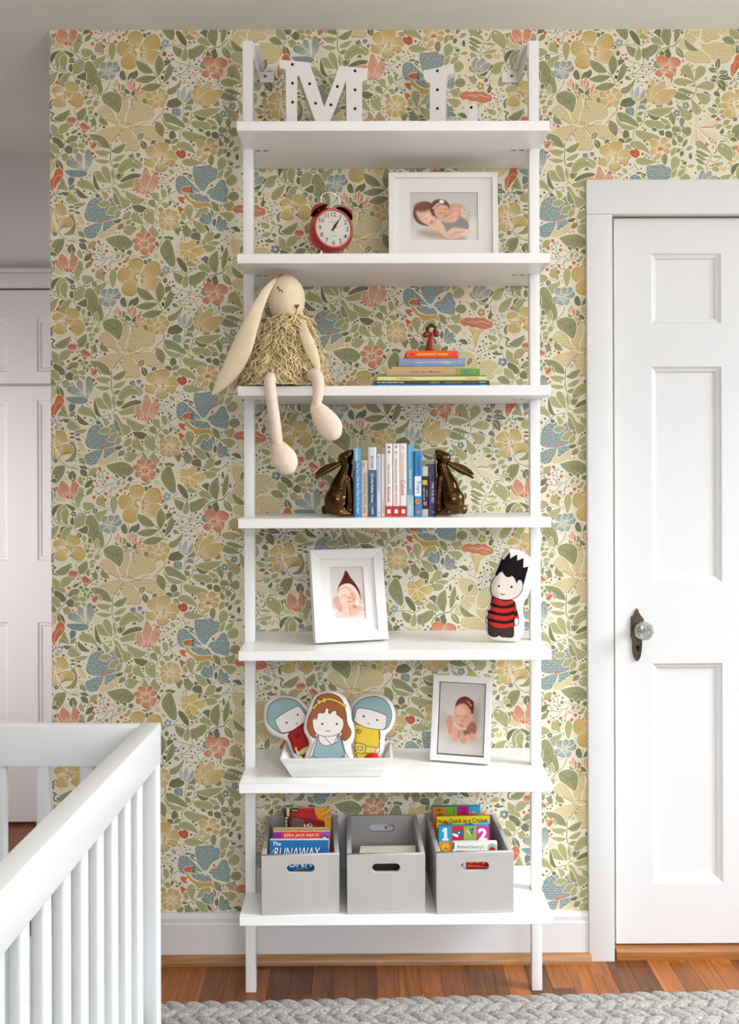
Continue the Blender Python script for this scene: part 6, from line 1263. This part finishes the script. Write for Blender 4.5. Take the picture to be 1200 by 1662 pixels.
# ---------------------------------------------------------------- printed cushion dolls
CLOTH = attr_mat('printed_cotton', .85, .15, bump=.25, bscale=700)
def cushion(name, label, outline, art, to_px, y, zbase, thick, group=None, yaw=0.0, lean=0.0, base=None):
    """stuffed cushion cut round its printed figure; outline in the drawing's units"""
    O = catmull(outline, True, 5); g = art.grid(); H, W = g.shape[:2]
    gx = art.x0+(np.arange(W)+.5)*(art.x1-art.x0)/W; gy = art.y0+(np.arange(H)+.5)*(art.y1-art.y0)/H
    X, Y = np.meshgrid(gx, gy); ins = inside(X, Y, O)
    d = np.full(X.shape, 1e9)
    for i in range(len(O)):
        p, e = O[i], O[(i+1) % len(O)]-O[i]; L = (e**2).sum() or 1e-9
        t_ = np.clip(((X-p[0])*e[0]+(Y-p[1])*e[1])/L, 0, 1); d = np.minimum(d, np.hypot(X-p[0]-t_*e[0], Y-p[1]-t_*e[1]))
    px0 = to_px(*outline[0]); unit = abs(to_px(1, 0)[0]-to_px(0, 0)[0])*mpp(y)
    Rr = thick/unit*1.1
    h = np.where(ins, thick*np.sqrt(np.maximum(0, 1-(1-np.minimum(d, Rr)/Rr)**2)), 0)
    lowest = max(O, key=lambda q: q[1]); bp = at(*to_px(*(base or lowest)), y)
    t = thing(name, label, 'soft toy', (bp.x, y, zbase), yaw, group)
    idx = -np.ones(X.shape, int); V = []; C = []
    z_low = min(at(*to_px(*q), y).z for q in O)
    J, I = np.nonzero(ins)
    for j, i in zip(J, I):
        p = at(*to_px(X[j, i], Y[j, i]), y); idx[j, i] = len(V); V.append((p.x-bp.x, -h[j, i], p.z-z_low)); C.append(g[j, i])
    n0 = len(V); white = (232, 222, 214)
    for k in range(n0): V.append((V[k][0], -V[k][1]*.85, V[k][2])); C.append(white)
    Fc = []
    A, B, C2, D = idx[:-1, :-1], idx[1:, :-1], idx[1:, 1:], idx[:-1, 1:]; ok = (A >= 0) & (B >= 0) & (C2 >= 0) & (D >= 0)
    for a_, b_, c_, d_ in zip(A[ok], B[ok], C2[ok], D[ok]): Fc += [(a_, b_, c_, d_), (n0+d_, n0+c_, n0+b_, n0+a_)]
    for q in ((A, B, C2, D), (B, C2, D, A), (C2, D, A, B), (D, A, B, C2)):
        ok = (q[0] >= 0) & (q[1] >= 0) & (q[2] >= 0) & (q[3] < 0)
        for a_, b_, c_ in zip(q[0][ok], q[1][ok], q[2][ok]): Fc += [(a_, b_, c_), (n0+c_, n0+b_, n0+a_)]
    V = np.array(V)
    if lean:
        M = np.array(Matrix.Rotation(lean, 3, 'X')); V = V @ M.T
    o = colour_mesh('printed_front_and_back', V, Fc, np.array(C), CLOTH, t, True)
    # seam rope along the edge
    b = MB(); S_ = []
    for q in O[::2]:
        p = at(*to_px(*q), y); v = Vector((p.x-bp.x, 0, p.z-z_low)); S_.append(Matrix.Rotation(lean, 3, 'X') @ v)
    S_.append(S_[0]); b.tube(S_, .0009, 5, False); b.build('edge_seam', mat('seam_cotton', (226, 214, 206), .9), t, True)
    return t
LC = (38, 28, 28); SKN = (226, 214, 206); WHT = (234, 226, 220)
# boy with spiky hair: units are tenths of the close-up (scale 9.236 per pixel)
a = Art(14, 96, 10, 155, 170, WHT)
a.outlined([29,84,26,98,20,112,18,121,19.5,124,20,130,21,140,28,144,35.5,142,36,137,38,143,47,144.5,57,143,58,128,60.5,127,65,124,65,115,62,104,57,90], (58, 48, 46), LC, .9)
a.outlined([30,84,26,97,21,110,19.5,120,24,127,34,131,44,131.5,58,128,58.5,118,65,116,63,106,57,90,44,91], (186, 44, 40), LC, .9)
for y_, x0_, x1_ in ((96, 25.5, 58), (107, 22, 58.5), (118.5, 20, 58.5)): a.poly([x0_,y_-2.5,36,y_+1,47,y_+1.6,x1_,y_-1.5,x1_,y_+3.2,47,y_+6,34,y_+5,x0_-1,y_+1.8], (30, 22, 24))
a.line([58.5,91,58.5,127], 1, LC); a.poly([59.5,108,63,106,64.5,111,60,113], (30, 22, 24)); a.outlined([59,117,64,116,65.5,121,63,127,59.5,126], SKN, LC, .9); a.outlined([18,116,19.4,117,19.5,123,17.6,123], SKN, LC, .6)
a.outlined([27,62,25,72,26,80,32,86,44,89,56,88,66,82,71,74,72,66,70,58,58,50,40,46], SKN, LC, 1.0)
hair = [32,50, 40,33, 42,27.5, 44,30, 53,19, 53.3,28, 64,21.5, 64,31, 73.5,27, 72.5,41.5, 80.5,40, 77,52, 73,66, 70,60, 66.5,59, 64.5,61, 63,64.5, 60,57, 56,52.5, 53,55, 48,55, 45,52, 41,46.5, 37,49, 33.5,53.5, 31.5,52]
a.poly(hair, (24, 19, 22), False); a.line(hair+hair[:2], .5, (24, 19, 22), False)
a.ell(36.3, 68.5, 1.4, 1.7, (24, 20, 20)); a.ell(55.2, 69.8, 1.6, 1.9, (24, 20, 20)); a.line([39,80,42,81.3,45,80.6], 1.2, (40, 26, 26))
boy = [(54,12.5),(47,18),(43,24),(38,34),(31,46),(26,62),(24,76),(26.5,84),(24,96),(18.5,108),(16.5,120),(18,130),(19,140),(25,148),(40,151),(55,152),(64,151.5),(70,146),(74,134),(75,118),(73,104),(76,92),(82,82),(87,66),(91,46),(89,32),(83,24),(72,17)]
cushion('cushion_doll', 'flat cushion doll with black spiky hair and red and black striped jumper', boy, a, lambda X, Y: (770+X/.9236, 880+Y/.9236), -.20, ZS[2]+.0012, .020, 'printed cushion dolls', lean=R(-4))
# tray on the second shelf with three dolls
TRW = wood_mat('whitewashed_wood', (226, 224, 220), dark=.93, rough=.6, axis='X', random_shade=.01)
yt_ = -.262; zt0 = ZS[1]+.0008
l0, l1, u0, u1 = (at(x, 1259, yt_) for x in (474, 619.5, 455.5, 638.5))
tray = thing('tray', 'whitewashed wooden tray with flared sides holding three cushion dolls', 'tray', ((l0.x+l1.x)/2, yt_, zt0))
xh, xu = (l1.x-l0.x)/2, (u1.x-u0.x)/2; zt = at(547, 1231.5, yt_-.012).z-zt0; TD = .135; fl_ = .012; tk = .007
def quadslab(name, q, off, m, p):
    b = MB(); b._n([Vector(v) for v in q]+[Vector(v)+Vector(off) for v in q], [(0,1,2,3),(7,6,5,4),(0,4,5,1),(1,5,6,2),(2,6,7,3),(3,7,4,0)]); return b.build(name, m, p, bevel=.0008, seg=1)
box('tray_floor', -xh+.004, xh-.004, .004, TD-.004, .0, .006, TRW, tray)
quadslab('tray_front', [(-xh, 0, 0), (xh, 0, 0), (xu, -fl_, zt), (-xu, -fl_, zt)], (0, tk, 0), TRW, tray)
quadslab('tray_back', [(-xh, TD, 0), (xh, TD, 0), (xu, TD+fl_, zt), (-xu, TD+fl_, zt)], (0, -tk, 0), TRW, tray)
for s_ in (-1, 1): quadslab('tray_side', [(s_*xh, tk, 0), (s_*xh, TD-tk, 0), (s_*xu, TD+fl_-tk, zt), (s_*xu, -fl_+tk, zt)], (-s_*tk, 0, 0), TRW, tray)
e2 = lambda X, Y: (420+X/.5, 1100+Y/.5)
TEAL = (140, 168, 168); 
DK = dict(lc=LC, lw=.42)
# left: helmet doll in red, tilted
a = Art(1, 48, 10, 68, 150, WHT)
a.outlined([24.5,41,36,33,42,48,42,58,39,62,33,56,29,56,26,48], (168, 40, 42), LC, .42)
a.outlined([33,54.5,40,50.5,41.5,54,34,58], (224, 206, 106), LC, .42); a.line([24.8,41,29,52,30.5,55], .42, LC); a.outlined([30.5,54,33,54.5,34.5,57.5,31.5,57.5], SKN, LC, .35); a.poly([29.5,52,31,51.5,31.5,54,30.2,54.3], (224, 206, 106))
a.outlined([6.5,26,8.5,18.5,14,14,20,12.8,28,14,34,18,38.5,24,39.5,29,36,33,30,37,24,40,18,40.5,12,37,7.5,32], TEAL, LC, .42)
a.outlined([13.5,31,16,27.5,24,22.5,31.5,19.2,34.5,21,39,27.5,39.2,30,34,34,27,38.5,20,40.2,17,38], (232, 222, 218), LC, .42, True)
a.ell(22.8, 32.2, .8, .8, LC); a.ell(31.6, 25.9, .75, .75, LC); a.line([30,33.4,31.6,32.2], .45, LC)
for q in (0, 60, 120, 180, 240, 300): a.line([31.4+2.6*math.cos(R(q)), 42.2+2.6*math.sin(R(q)), 31.4+2.6*math.cos(R(q+60))*.35, 42.2+2.6*math.sin(R(q+60))*.35, 31.4+2.6*math.cos(R(q+60)), 42.2+2.6*math.sin(R(q+60))], .38, LC)
lf = [(3.5,26),(5,18),(10,13.5),(18,11.5),(28,12.5),(36,17),(41,23),(43,32),(42,40),(44,50),(44,60),(38,65.5),(32,65),(28.5,61),(25,52),(22,47),(16,44.5),(9,41),(4.5,34)]
cushion('cushion_doll', 'cushion doll in a teal helmet and dark red suit, left in the tray', lf, a, e2, -.180, zt0+.0072, .017, 'printed cushion dolls', lean=R(-8))
# right: helmet doll in yellow
a = Art(73, 113, 8, 66, 140, WHT)
a.outlined([79.5,32,77,42,78.5,50,76.5,57,77,60.5,79.5,56,80.5,60,88,62,95,60,97,52,97.4,37], (226, 196, 66), LC, .42)
a.line([77,42,75.5,47], .42, LC); a.outlined([79,50,96.5,51.5,95.5,56,79,54], (226, 206, 110), LC, .42); a.outlined([78.5,48.5,80.5,47.6,86.6,49.5,85.4,55.5,79.5,54.5], (226, 206, 110), LC, .5); a.outlined([80.8,50,84.4,50.6,83.8,53.4,80.6,52.8], (222, 196, 80), LC, .4)
a.outlined([95.3,52,98,51.4,97.5,55,95,55.6], SKN, LC, .35); a.line([97.8,37,98.2,51], .42, LC)
a.outlined([76,28,76.5,21,80,15.5,87,11.8,96,11,103,14,107,20,108,27,106,33.5,103,36.5,97,37,86,35,78,31.5], TEAL, LC, .42)
a.outlined([78,27,79.5,21.5,82,20,92,21.5,103,25.5,104,28,102.5,36,97,37,86,35,77.5,30.5], (232, 222, 218), LC, .42)
a.ell(85.3, 26.5, .8, .8, LC); a.ell(96.2, 29.4, .75, .75, LC); a.line([88.4,32,90,32.5], .45, LC)
for q in (20, 80, 140, 200, 260, 320): a.line([81.3+2.6*math.cos(R(q)), 38.3+2.6*math.sin(R(q)), 81.3+2.6*math.cos(R(q+60))*.35, 38.3+2.6*math.sin(R(q+60))*.35, 81.3+2.6*math.cos(R(q+60)), 38.3+2.6*math.sin(R(q+60))], .38, LC)
rt = [(75,31),(74,24),(76,16.5),(82,11.5),(91,9.3),(101,10.5),(107.5,15),(111,23),(110.5,31),(107,38),(103,42),(102,49),(101,57),(97,63.5),(88,65),(79,64),(75,58),(75,48),(76,40)]
cushion('cushion_doll', 'cushion doll in a teal helmet and yellow suit, right in the tray', rt, a, e2, -.180, zt0+.0072, .017, 'printed cushion dolls', lean=R(-8))
# middle: girl
a = Art(35, 80, 10, 74, 160, WHT)
a.outlined([45,20,48,15,55,12.6,62,13.6,67,17,69,21.5,71,28,72,36,75,42,74.5,46,70.5,49.8,67,48,66,42,47,40,46.5,47.5,42.5,46,39.5,40,40,33,43,26], (160, 92, 60), LC, .42)
a.outlined([48.5,45,52,45.5,60,53,64,46,66.5,46,70,58,73,63.5,72,65,69.5,62,66,60,48,60,43.5,62,41.5,64,41.5,61,46,50], (232, 222, 218), LC, .42)
a.outlined([48.5,46,49.5,51,55,54,63.5,51,64.5,46,66.5,48,69.5,58,69,62,62,64.6,50,64.4,44.4,62,46.5,53], (146, 174, 178), LC, .42); a.poly([44,62,69,62,71,72,42,72], (146, 174, 178)); a.line([44.3,62,50,64.5,62,64.7,69.3,62], .42, LC)
a.outlined([44,31,48,27.5,53,27,55,23.8,57,25,57,28,62,26,67,30.5,69,35,68,41,64,45,56,46.6,48,45,44.5,40], (234, 224, 220), LC, .42)
a.poly([44.5,33,44,28,48,23,55,21,62,22,67,27,69,33,67.5,32,66,31,63,28,64.5,27,61,26,57.5,28.5,57,25.2,55,24,53.8,26.4,52.8,28,49,27.8,47.6,30,47,32.5,45.5,32], (160, 92, 60)); a.line([44.2,33,47,32.6,47.6,30,49,27.8,52.8,28,54,26,55,24,57,25.2,57.5,28.6,61,26,64,27,63,28.5,66,31,69,33.5], .42, LC)
a.line([44.3,24.3,49,19.6,56,17,62,18,67,20.5,70,22.6], 2.2, LC); a.line([44.3,24.3,49,19.6,56,17,62,18,67,20.5,70,22.6], 1.5, (216, 196, 80))
a.outlined([47.5,17,50.5,18,54,15.2,54.8,19.4,51.5,19.5,48.2,21.4], (214, 196, 84), LC, .42)
a.ell(51.7, 36.7, .85, .85, LC); a.ell(63.4, 36.7, .85, .85, LC); a.line([54.5,41.7,56,42.5,57.8,42], .5, LC); a.ell(49.5, 40.5, 1.8, 1.4, (236, 206, 196), 0, .4)
md = [(42,20),(46,14.5),(54,11.2),(63,11.8),(70,16),(74,24),(75.5,33),(77.8,42),(77,50),(75,55),(77,64),(77.5,72),(56,73),(37.8,72.5),(38,62),(41,54),(39.5,48.5),(36.5,42),(38,32)]
cushion('cushion_doll', 'cushion girl doll with red brown hair and yellow bow, in the middle of the tray', md, a, e2, -.222, zt0+.0072, .015, 'printed cushion dolls', lean=R(-6))
# red rounded toy in the tray corner
p = at(604, 1231, -.222); b = MB(); r_ = 14.5*mpp(-.222)
b.lathe([(0, r_*.98), (r_*.35, r_*.92), (r_*.7, r_*.68), (r_*.95, r_*.25), (r_, 0), (r_*.95, -r_*.3), (r_*.6, -r_*.8), (0, -r_*.98)], 28, (0, 0, 0), 'Z')
o = b.build('ball', mat('red_shiny_ball', (200, 24, 28), .3), None, True); o.location = (p.x, -.236, zt0+.0075+r_); tag(o, 'small shiny red ball lying at the right end of the tray', 'ball')

# ---------------------------------------------------------------- grey bins with books on the lowest shelf
BIN = mat('pale_grey_bin_paint', (182, 178, 174), .6, vary=.05, vscale=12, bump=.08, bscale=150)
zb0 = ZS[0]+.0006; yf_ = -.302
def bin_box(label, px0, px1, top, yaw, depth=.285):
    a0, a1 = at(px0, 1440, yf_), at(px1, 1440, yf_); w_ = (a1.x-a0.x)/math.cos(yaw); h = at(px0, top, yf_).z-zb0; tk = .0115
    t = thing('storage_bin', label, 'storage bin', ((a0.x+a1.x)/2, yf_, zb0), yaw, 'grey storage bins on the lowest shelf'); X = w_/2
    def pill(z): return [(.0245+.0100*math.cos(q), z+.0105*math.sin(q)) for q in np.linspace(-math.pi/2, math.pi/2, 9)] + [(-.0245+.0100*math.cos(q), z+.0105*math.sin(q)) for q in np.linspace(math.pi/2, 1.5*math.pi, 9)]
    def panel(name, y):
        o = plate2d(name, [(-X, 0), (X, 0), (X, h), (-X, h)], [pill(h*.77)], tk, BIN, t, .0010); o.data.transform(Matrix.Translation((0, y+tk/2, 0))); return o
    panel('front_panel', 0); panel('back_panel', depth-tk)
    for s_ in (-1, 1): x0, x1 = sorted((s_*X, s_*(X-tk))); box('side_panel', x0, x1, tk+.0002, depth-tk-.0002, 0, h, BIN, t, .0010)
    box('floor_panel', -X+tk+.0002, X-tk-.0002, tk+.0002, depth-tk-.0002, .002, .012, BIN, t)
    return t, w_, h
B1, w1, h1_ = bin_box('grey bin at the left, holding a blue book and a red book', 425, 551, 1388, R(3))
B2, w2_, h2_ = bin_box('grey bin in the middle, holding a few upright paper booklets', 563.5, 690.5, 1387, R(1.2))
B3, w3, h3_ = bin_box('grey bin at the right, holding bright board books', 708.5, 834.5, 1384, R(2))
COV = attr_mat('printed_cover', .35, .5)
def in_bin(B, name, label, art, x0, x1, top, y, thick, lean, rim=(230, 224, 214), zb=.014, group=None, rz=0.0):
    """board book standing in a bin; x0, x1, top in frame pixels at its front"""
    yw = yf_+y; a0, a1 = at(x0, top, yw), at(x1, top, yw); w_ = a1.x-a0.x; H = a0.z-(zb0+zb)
    t = thing(name, label, 'book', ((a0.x+a1.x)/2, yw, zb0+zb), rz, group)
    M = Matrix.Rotation(lean, 4, 'X')
    b = MB(); b.box(-w_/2, w_/2, .0006, thick, 0, H); o = b.build('board_pages', cover(rim, .7), t, bevel=.0015, seg=2); o.data.transform(M)
    o = art_plane('front_cover', art, w_-.0006, H-.0006, COV, t, (0, 0, H/2)); o.data.transform(M)
    return t, w_, H, M
def pxart(x0, x1, top, y, n, bg, zb=.014):
    yw = yf_+y; hpx = (at(x0, top, yw).z-(zb0+zb))/mpp(yw); return Art(x0, x1, top, top+hpx, n, bg)
GB = 'books standing in the grey bins'
IK = INK
def tcov(t, M, s_, px_, py_, wd, hh, ink, B=None, yw=None, shear=0, bold=.01, rot=0, name='cover_lettering'):
    """lettering on a cover at frame pixel px_, py_"""
    p = at(px_, py_, t.location.y); n = _text(name, s_, .01, IK[ink] if isinstance(ink, str) else ink, t, (0, 0, 0), (R(90), 0, 0), width=wd*mpp(t.location.y), height=hh*mpp(t.location.y), shear=shear, bold=bold)
    n.data.transform(M @ Matrix.Translation((p.x-t.location.x, -.0006, p.z-t.location.z)) @ Matrix.Rotation(rot, 4, 'Y')); return n
# left bin
y_ = .030; a = pxart(437, 533.5, 1366, y_, 150, (24, 104, 168))
a.poly([439,1416,452,1402,470,1396,474,1400,456,1408,446,1420], (120, 150, 60)); a.line([470,1420,490,1410,500,1412], 1.2, (190, 170, 60)); a.line([478,1424,492,1416], 1.2, (190, 170, 60)); a.ell(492, 1414, 2, 1.2, (200, 80, 60)); a.line([441,1386,445,1381], 1, (220, 190, 60)); a.line([470,1440,520,1420], 2, (70, 140, 90))
t, w_, H, M = in_bin(B1, 'book', 'blue board book with white title letters, foremost in the left bin', a, 437, 533.5, 1366, y_, .016, R(-4), group=GB)
tcov(t, M, 'The', 449, 1371.5, 13, 6, 'white', shear=.2)
tcov(t, M, 'RUNAWAY', 483, 1386.5, 76, 16, 'navy', shear=.25); n = tcov(t, M, 'RUNAWAY', 482, 1385.5, 76, 16, 'white', shear=.25, bold=-.004)
n.data.transform(Matrix.Translation((0, -.0003, 0)))
tcov(t, M, 'BUNNY', 490, 1403, 62, 12, 'white', shear=.25)
y_ = .075; a = pxart(443, 535, 1352, y_, 150, (232, 66, 44))
a.poly([443,1352,457,1352,457,1363.5,443,1363.5], (150, 48, 160), False); a.poly([520,1352,536,1352,536,1375,520,1375], (170, 80, 170), False); a.poly([519,1363,523,1360,528,1359,534,1362,535,1366,519,1367], (30, 24, 30)); a.ell(526.5, 1362, 3.4, 1.8, (240, 236, 240)); a.poly([443,1364,462,1366,470,1372,443,1376], (232, 214, 236))
t, w_, H, M = in_bin(B1, 'book', 'red and purple board book with an author name, behind the blue one', a, 443, 535, 1352, y_, .014, R(-3), group=GB)
tcov(t, M, 'EZRA JACK KEATS', 489, 1358, 56, 6, 'white', shear=.08)
y_ = .100; a = pxart(443, 533, 1346, y_, 80, (230, 168, 32)); a.ell(476, 1349, .8, 1.4, (245, 230, 190)); a.ell(510, 1349, 1.2, 1.6, (245, 230, 190))
t, w_, H, M = in_bin(B1, 'book', 'mustard yellow book with only its top edge showing in the left bin', a, 443, 533, 1346, y_, .012, R(-2), group=GB)
y_ = .150; a = pxart(460.5, 537, 1314.5, y_, 150, (196, 34, 26))
a.poly([460,1314,472,1314,470,1400,460,1400], (26, 22, 22), False); a.poly([464,1314,470,1314,469,1328,465,1328], (236, 202, 120), False)
a.poly([472,1314,484,1314,484,1322,472,1321], (20, 18, 20), False); a.poly([472,1330,500,1332,528,1340,528,1350,476,1345], (150, 24, 22)); a.poly([476,1331,492,1333,490,1344,473,1345], (120, 96, 84)); a.poly([510,1314,538,1314,538,1352,528,1350,526,1335,516,1332,511,1322], (232, 160, 30), False)
a.line([491,1320,508,1322], 1, (130, 20, 20)); a.line([507,1314,507,1330], 1, (130, 20, 20)); a.line([473,1328,508,1334,527,1339], 1.2, (110, 16, 18))
for k in range(40): a.line([521+(k*31 % 150)/10, 1315+(k*47 % 200)/10, 523+(k*31 % 150)/10, 1314+(k*47 % 200)/10], .7, ((240, 220, 200), (180, 60, 90), (120, 80, 40))[k % 3])
a.ell(502, 1343, 5, 3.6, (236, 232, 226)); a.ell(503, 1342, 2, 1.4, (40, 40, 40)); a.poly([493,1340,496,1342,496,1346,493,1345], (236, 232, 226)); a.ell(510, 1345, 4, 2.4, (110, 120, 60)); a.line([497,1344,506,1347], 1, (40, 30, 30))
t, w_, H, M = in_bin(B1, 'book', 'red picture book with a black spine, rearmost in the left bin', a, 460.5, 537, 1314.5, y_, .010, R(-5), group=GB)
tcov(t, M, 'Kevin', 464.7, 1337, 16, 5, 'white', rot=R(90)); tcov(t, M, 'Henkes', 478, 1318, 9, 3, 'white')
# middle bin: upright booklets
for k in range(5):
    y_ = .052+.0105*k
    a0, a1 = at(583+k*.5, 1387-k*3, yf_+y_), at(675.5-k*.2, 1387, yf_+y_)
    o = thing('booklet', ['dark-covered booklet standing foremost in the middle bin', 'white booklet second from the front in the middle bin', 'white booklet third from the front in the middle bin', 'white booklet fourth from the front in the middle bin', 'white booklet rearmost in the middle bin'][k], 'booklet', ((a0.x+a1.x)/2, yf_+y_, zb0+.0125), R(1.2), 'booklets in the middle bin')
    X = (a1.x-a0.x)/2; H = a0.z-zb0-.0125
    box('pages', -X+.001, X-.001, .001, .008, 0, H-.001, PAGE, o); box('cover_sheet', -X, X, .0, .0009, 0, H, cover((214, 208, 196) if k else (44, 38, 34), .6), o); box('cover_sheet', -X, X, .0081, .009, 0, H, cover((206, 200, 186), .6), o)  # foremost cover painted near-black for the bin's shade behind the handle hole
# right bin
y_ = .030; a = pxart(736, 808.5, 1369.5, y_, 150, (232, 230, 226))
a.poly([736,1369,738.5,1369,738.5,1380,736,1380], (40, 40, 40), False); a.ell(800, 1379, 8.2, 8, (230, 196, 80)); a.ell(800, 1379, 7, 6.8, (130, 190, 190)); a.ell(800, 1381, 4.8, 3.6, (206, 40, 36)); a.ell(799, 1377, 2, 1.2, (206, 40, 36)); a.line([796,1379.5,804,1379.5], .7, (60, 30, 30))
a.poly([736,1392,758,1392,757,1430,736,1430], (226, 222, 214), False); a.poly([757,1397,800,1396,800,1430,757,1430], (196, 28, 26), False); a.ell(749, 1404, 3.5, 4, (96, 90, 70)); a.ell(776, 1399, 5, 3, (236, 200, 80)); a.ell(766, 1400, 3, 3, (230, 120, 90)); a.ell(786, 1402, 2, 2, (236, 200, 80)); a.line([760,1407,795,1409], 1, (236, 200, 80)); a.ell(792, 1399, 3.5, 2.5, (220, 60, 60))
t, w_, H, M = in_bin(B3, 'book', 'white board book about trucks, foremost in the right bin', a, 736, 808.5, 1369.5, y_, .018, R(-4), group=GB)
tcov(t, M, "Richard Scarry's", 765, 1377, 43, 6.5, 'grey'); tcov(t, M, 'TRUCKS', 765, 1386, 45, 7.5, 'navy', bold=.03)
y_ = .070; a = pxart(713, 795, 1343.5, y_, 160, (236, 130, 60))
for (x0_, x1_, c_) in ((713, 734, (30, 160, 214)), (734, 754, (204, 34, 40)), (754, 774, (128, 190, 60)), (774, 795, (212, 50, 140))): a.poly([x0_,1343,x1_,1343,x1_,1368,x0_,1368], c_, False)
a.poly([719,1349.5,722.5,1346,726.5,1346,726.5,1363,729,1363,729,1366.5,719,1366.5,719,1363,721.5,1363,721.5,1351.5,719,1352.5], (244, 242, 240), False); a.poly([713,1368,735,1368,735,1395,713,1395], (238, 132, 60), False); a.poly([735,1368,795,1368,795,1395,735,1395], (226, 222, 214), False)
a.ell(725, 1378, 7, 6.4, (244, 204, 50)); a.line([721,1378,725,1380,729,1378], .8, (40, 30, 20)); a.line([725,1374,725,1378], .7, (40, 30, 20)); a.ell(725, 1378, 7, 6.4, (244, 204, 50), a=.0)
a.poly([736,1356,742,1351,750,1349,752,1356,748,1361,740,1360], (40, 92, 150)); a.poly([735,1355,744,1357,744,1361,737,1359], (240, 240, 244)); a.ell(746, 1354, 1.6, 1.6, (240, 240, 244))
for k, c_ in enumerate(((240, 130, 140), (246, 220, 90), (70, 150, 130), (60, 100, 190), (150, 60, 150))): a.poly([755+k*3.2,1351-k*1.1,758.4+k*3.2,1350-k*1.1,768-k*.3,1362], c_, False)
t, w_, H, M = in_bin(B3, 'book', 'number board book with a white 1 and 2 on coloured squares', a, 713, 795, 1343.5, y_, .016, R(-4), (80, 160, 210), group=GB)
tcov(t, M, '2', 784.5, 1356.5, 15, 20, 'white', bold=.04)
y_ = .150; a = pxart(709, 797, 1327, y_, 150, (246, 222, 40))
a.poly([700,1345,800,1342,800,1420,700,1420], (86, 140, 60), False); a.poly([717,1337,724,1335,734,1340,736,1346,720,1346], (236, 130, 60)); a.poly([725,1336,731,1338,734,1344,724,1343], (120, 150, 60)); a.poly([756,1339,770,1340,770,1346,756,1344], (214, 60, 130)); a.ell(765, 1341, 3, 2, (70, 40, 50)); a.poly([774,1340,797,1336,797,1350,776,1350], (150, 190, 220)); a.poly([792,1345,797,1344,797,1380,792,1380], (90, 60, 130)); a.line([705,1343,709,1350,709,1390], 2, (60, 90, 40))
t, w_, H, M = in_bin(B3, 'book', 'yellow picture book with a black title across its top', a, 709, 797, 1327, y_, .010, R(-4), (230, 120, 60), group=GB, rz=R(2.5))
tcov(t, M, "I'm as Quick as a Cricket", 751, 1334.5, 84, 8.5, 'black')
y_ = .215; a = pxart(703, 781, 1311, y_, 120, (236, 120, 50))
for (x0_, x1_, c_) in ((703, 724, (236, 122, 50)), (724, 743, (120, 186, 50)), (743, 762, (206, 24, 130)), (762, 782, (40, 176, 222))): a.poly([x0_,1311,x1_,1311,x1_,1360,x0_,1360], c_, False)
a.ell(714, 1316, 4.5, 2, (90, 130, 40)); a.ell(715, 1325, 5, 4, (90, 130, 40)); a.ell(754, 1323, 5, 4, (170, 40, 40)); a.line([752,1315,757,1316], 1, (60, 30, 30)); a.ell(770, 1321, 3, 3, (240, 180, 60)); a.line([738,1314,738,1330], .8, (40, 60, 30)); a.ell(740, 1325, 1.6, 1.6, (236, 200, 60)); a.poly([748,1326,772,1323,772,1330,748,1330], (220, 40, 36))
t, w_, H, M = in_bin(B3, 'book', 'tall colour-striped board book rearmost in the right bin', a, 703, 781, 1311, y_, .016, R(-3), (40, 150, 200), group=GB, rz=R(2))
y_ = .235; a = pxart(747, 789, 1321, y_, 60, (170, 200, 224)); a.poly([779,1321,789,1321,790,1345,783,1345], (236, 130, 70), False)
in_bin(B3, 'book', 'pale blue and orange book peeking out behind the striped one', a, 747, 789, 1321, y_, .012, R(-2), (236, 140, 80), group=GB, rz=R(2))
# white panel behind the bins
xa, xb = at(549, 1350, -.010).x, at(693, 1350, -.010).x
zp = at(620, 1322.5, -.010).z
o = thing('board', 'white board standing upright behind the middle grey bin', 'board', ((xa+xb)/2, -.010, zb0))
box('board_sheet', -(xb-xa)/2, (xb-xa)/2, -.002, .003, 0, zp-zb0, mat('white_board', (226, 222, 228), .6), o, .001)
tp = at(633, 1341, -.014)
tg = box('paper_tag', -.0125, .0125, -.0036, -.0022, -.0045, .0045, mat('pink_paper_tag', (214, 176, 178), .7), o); tg.location = (tp.x-o.location.x, 0, tp.z-zb0); tg.rotation_euler = (0, R(-20), 0)
for s_ in (-1, 1): box('tag_clip', s_*.0125-.0012, s_*.0125+.0012, -.0042, -.0034, -.0045, .0045, IK['black'], tg)
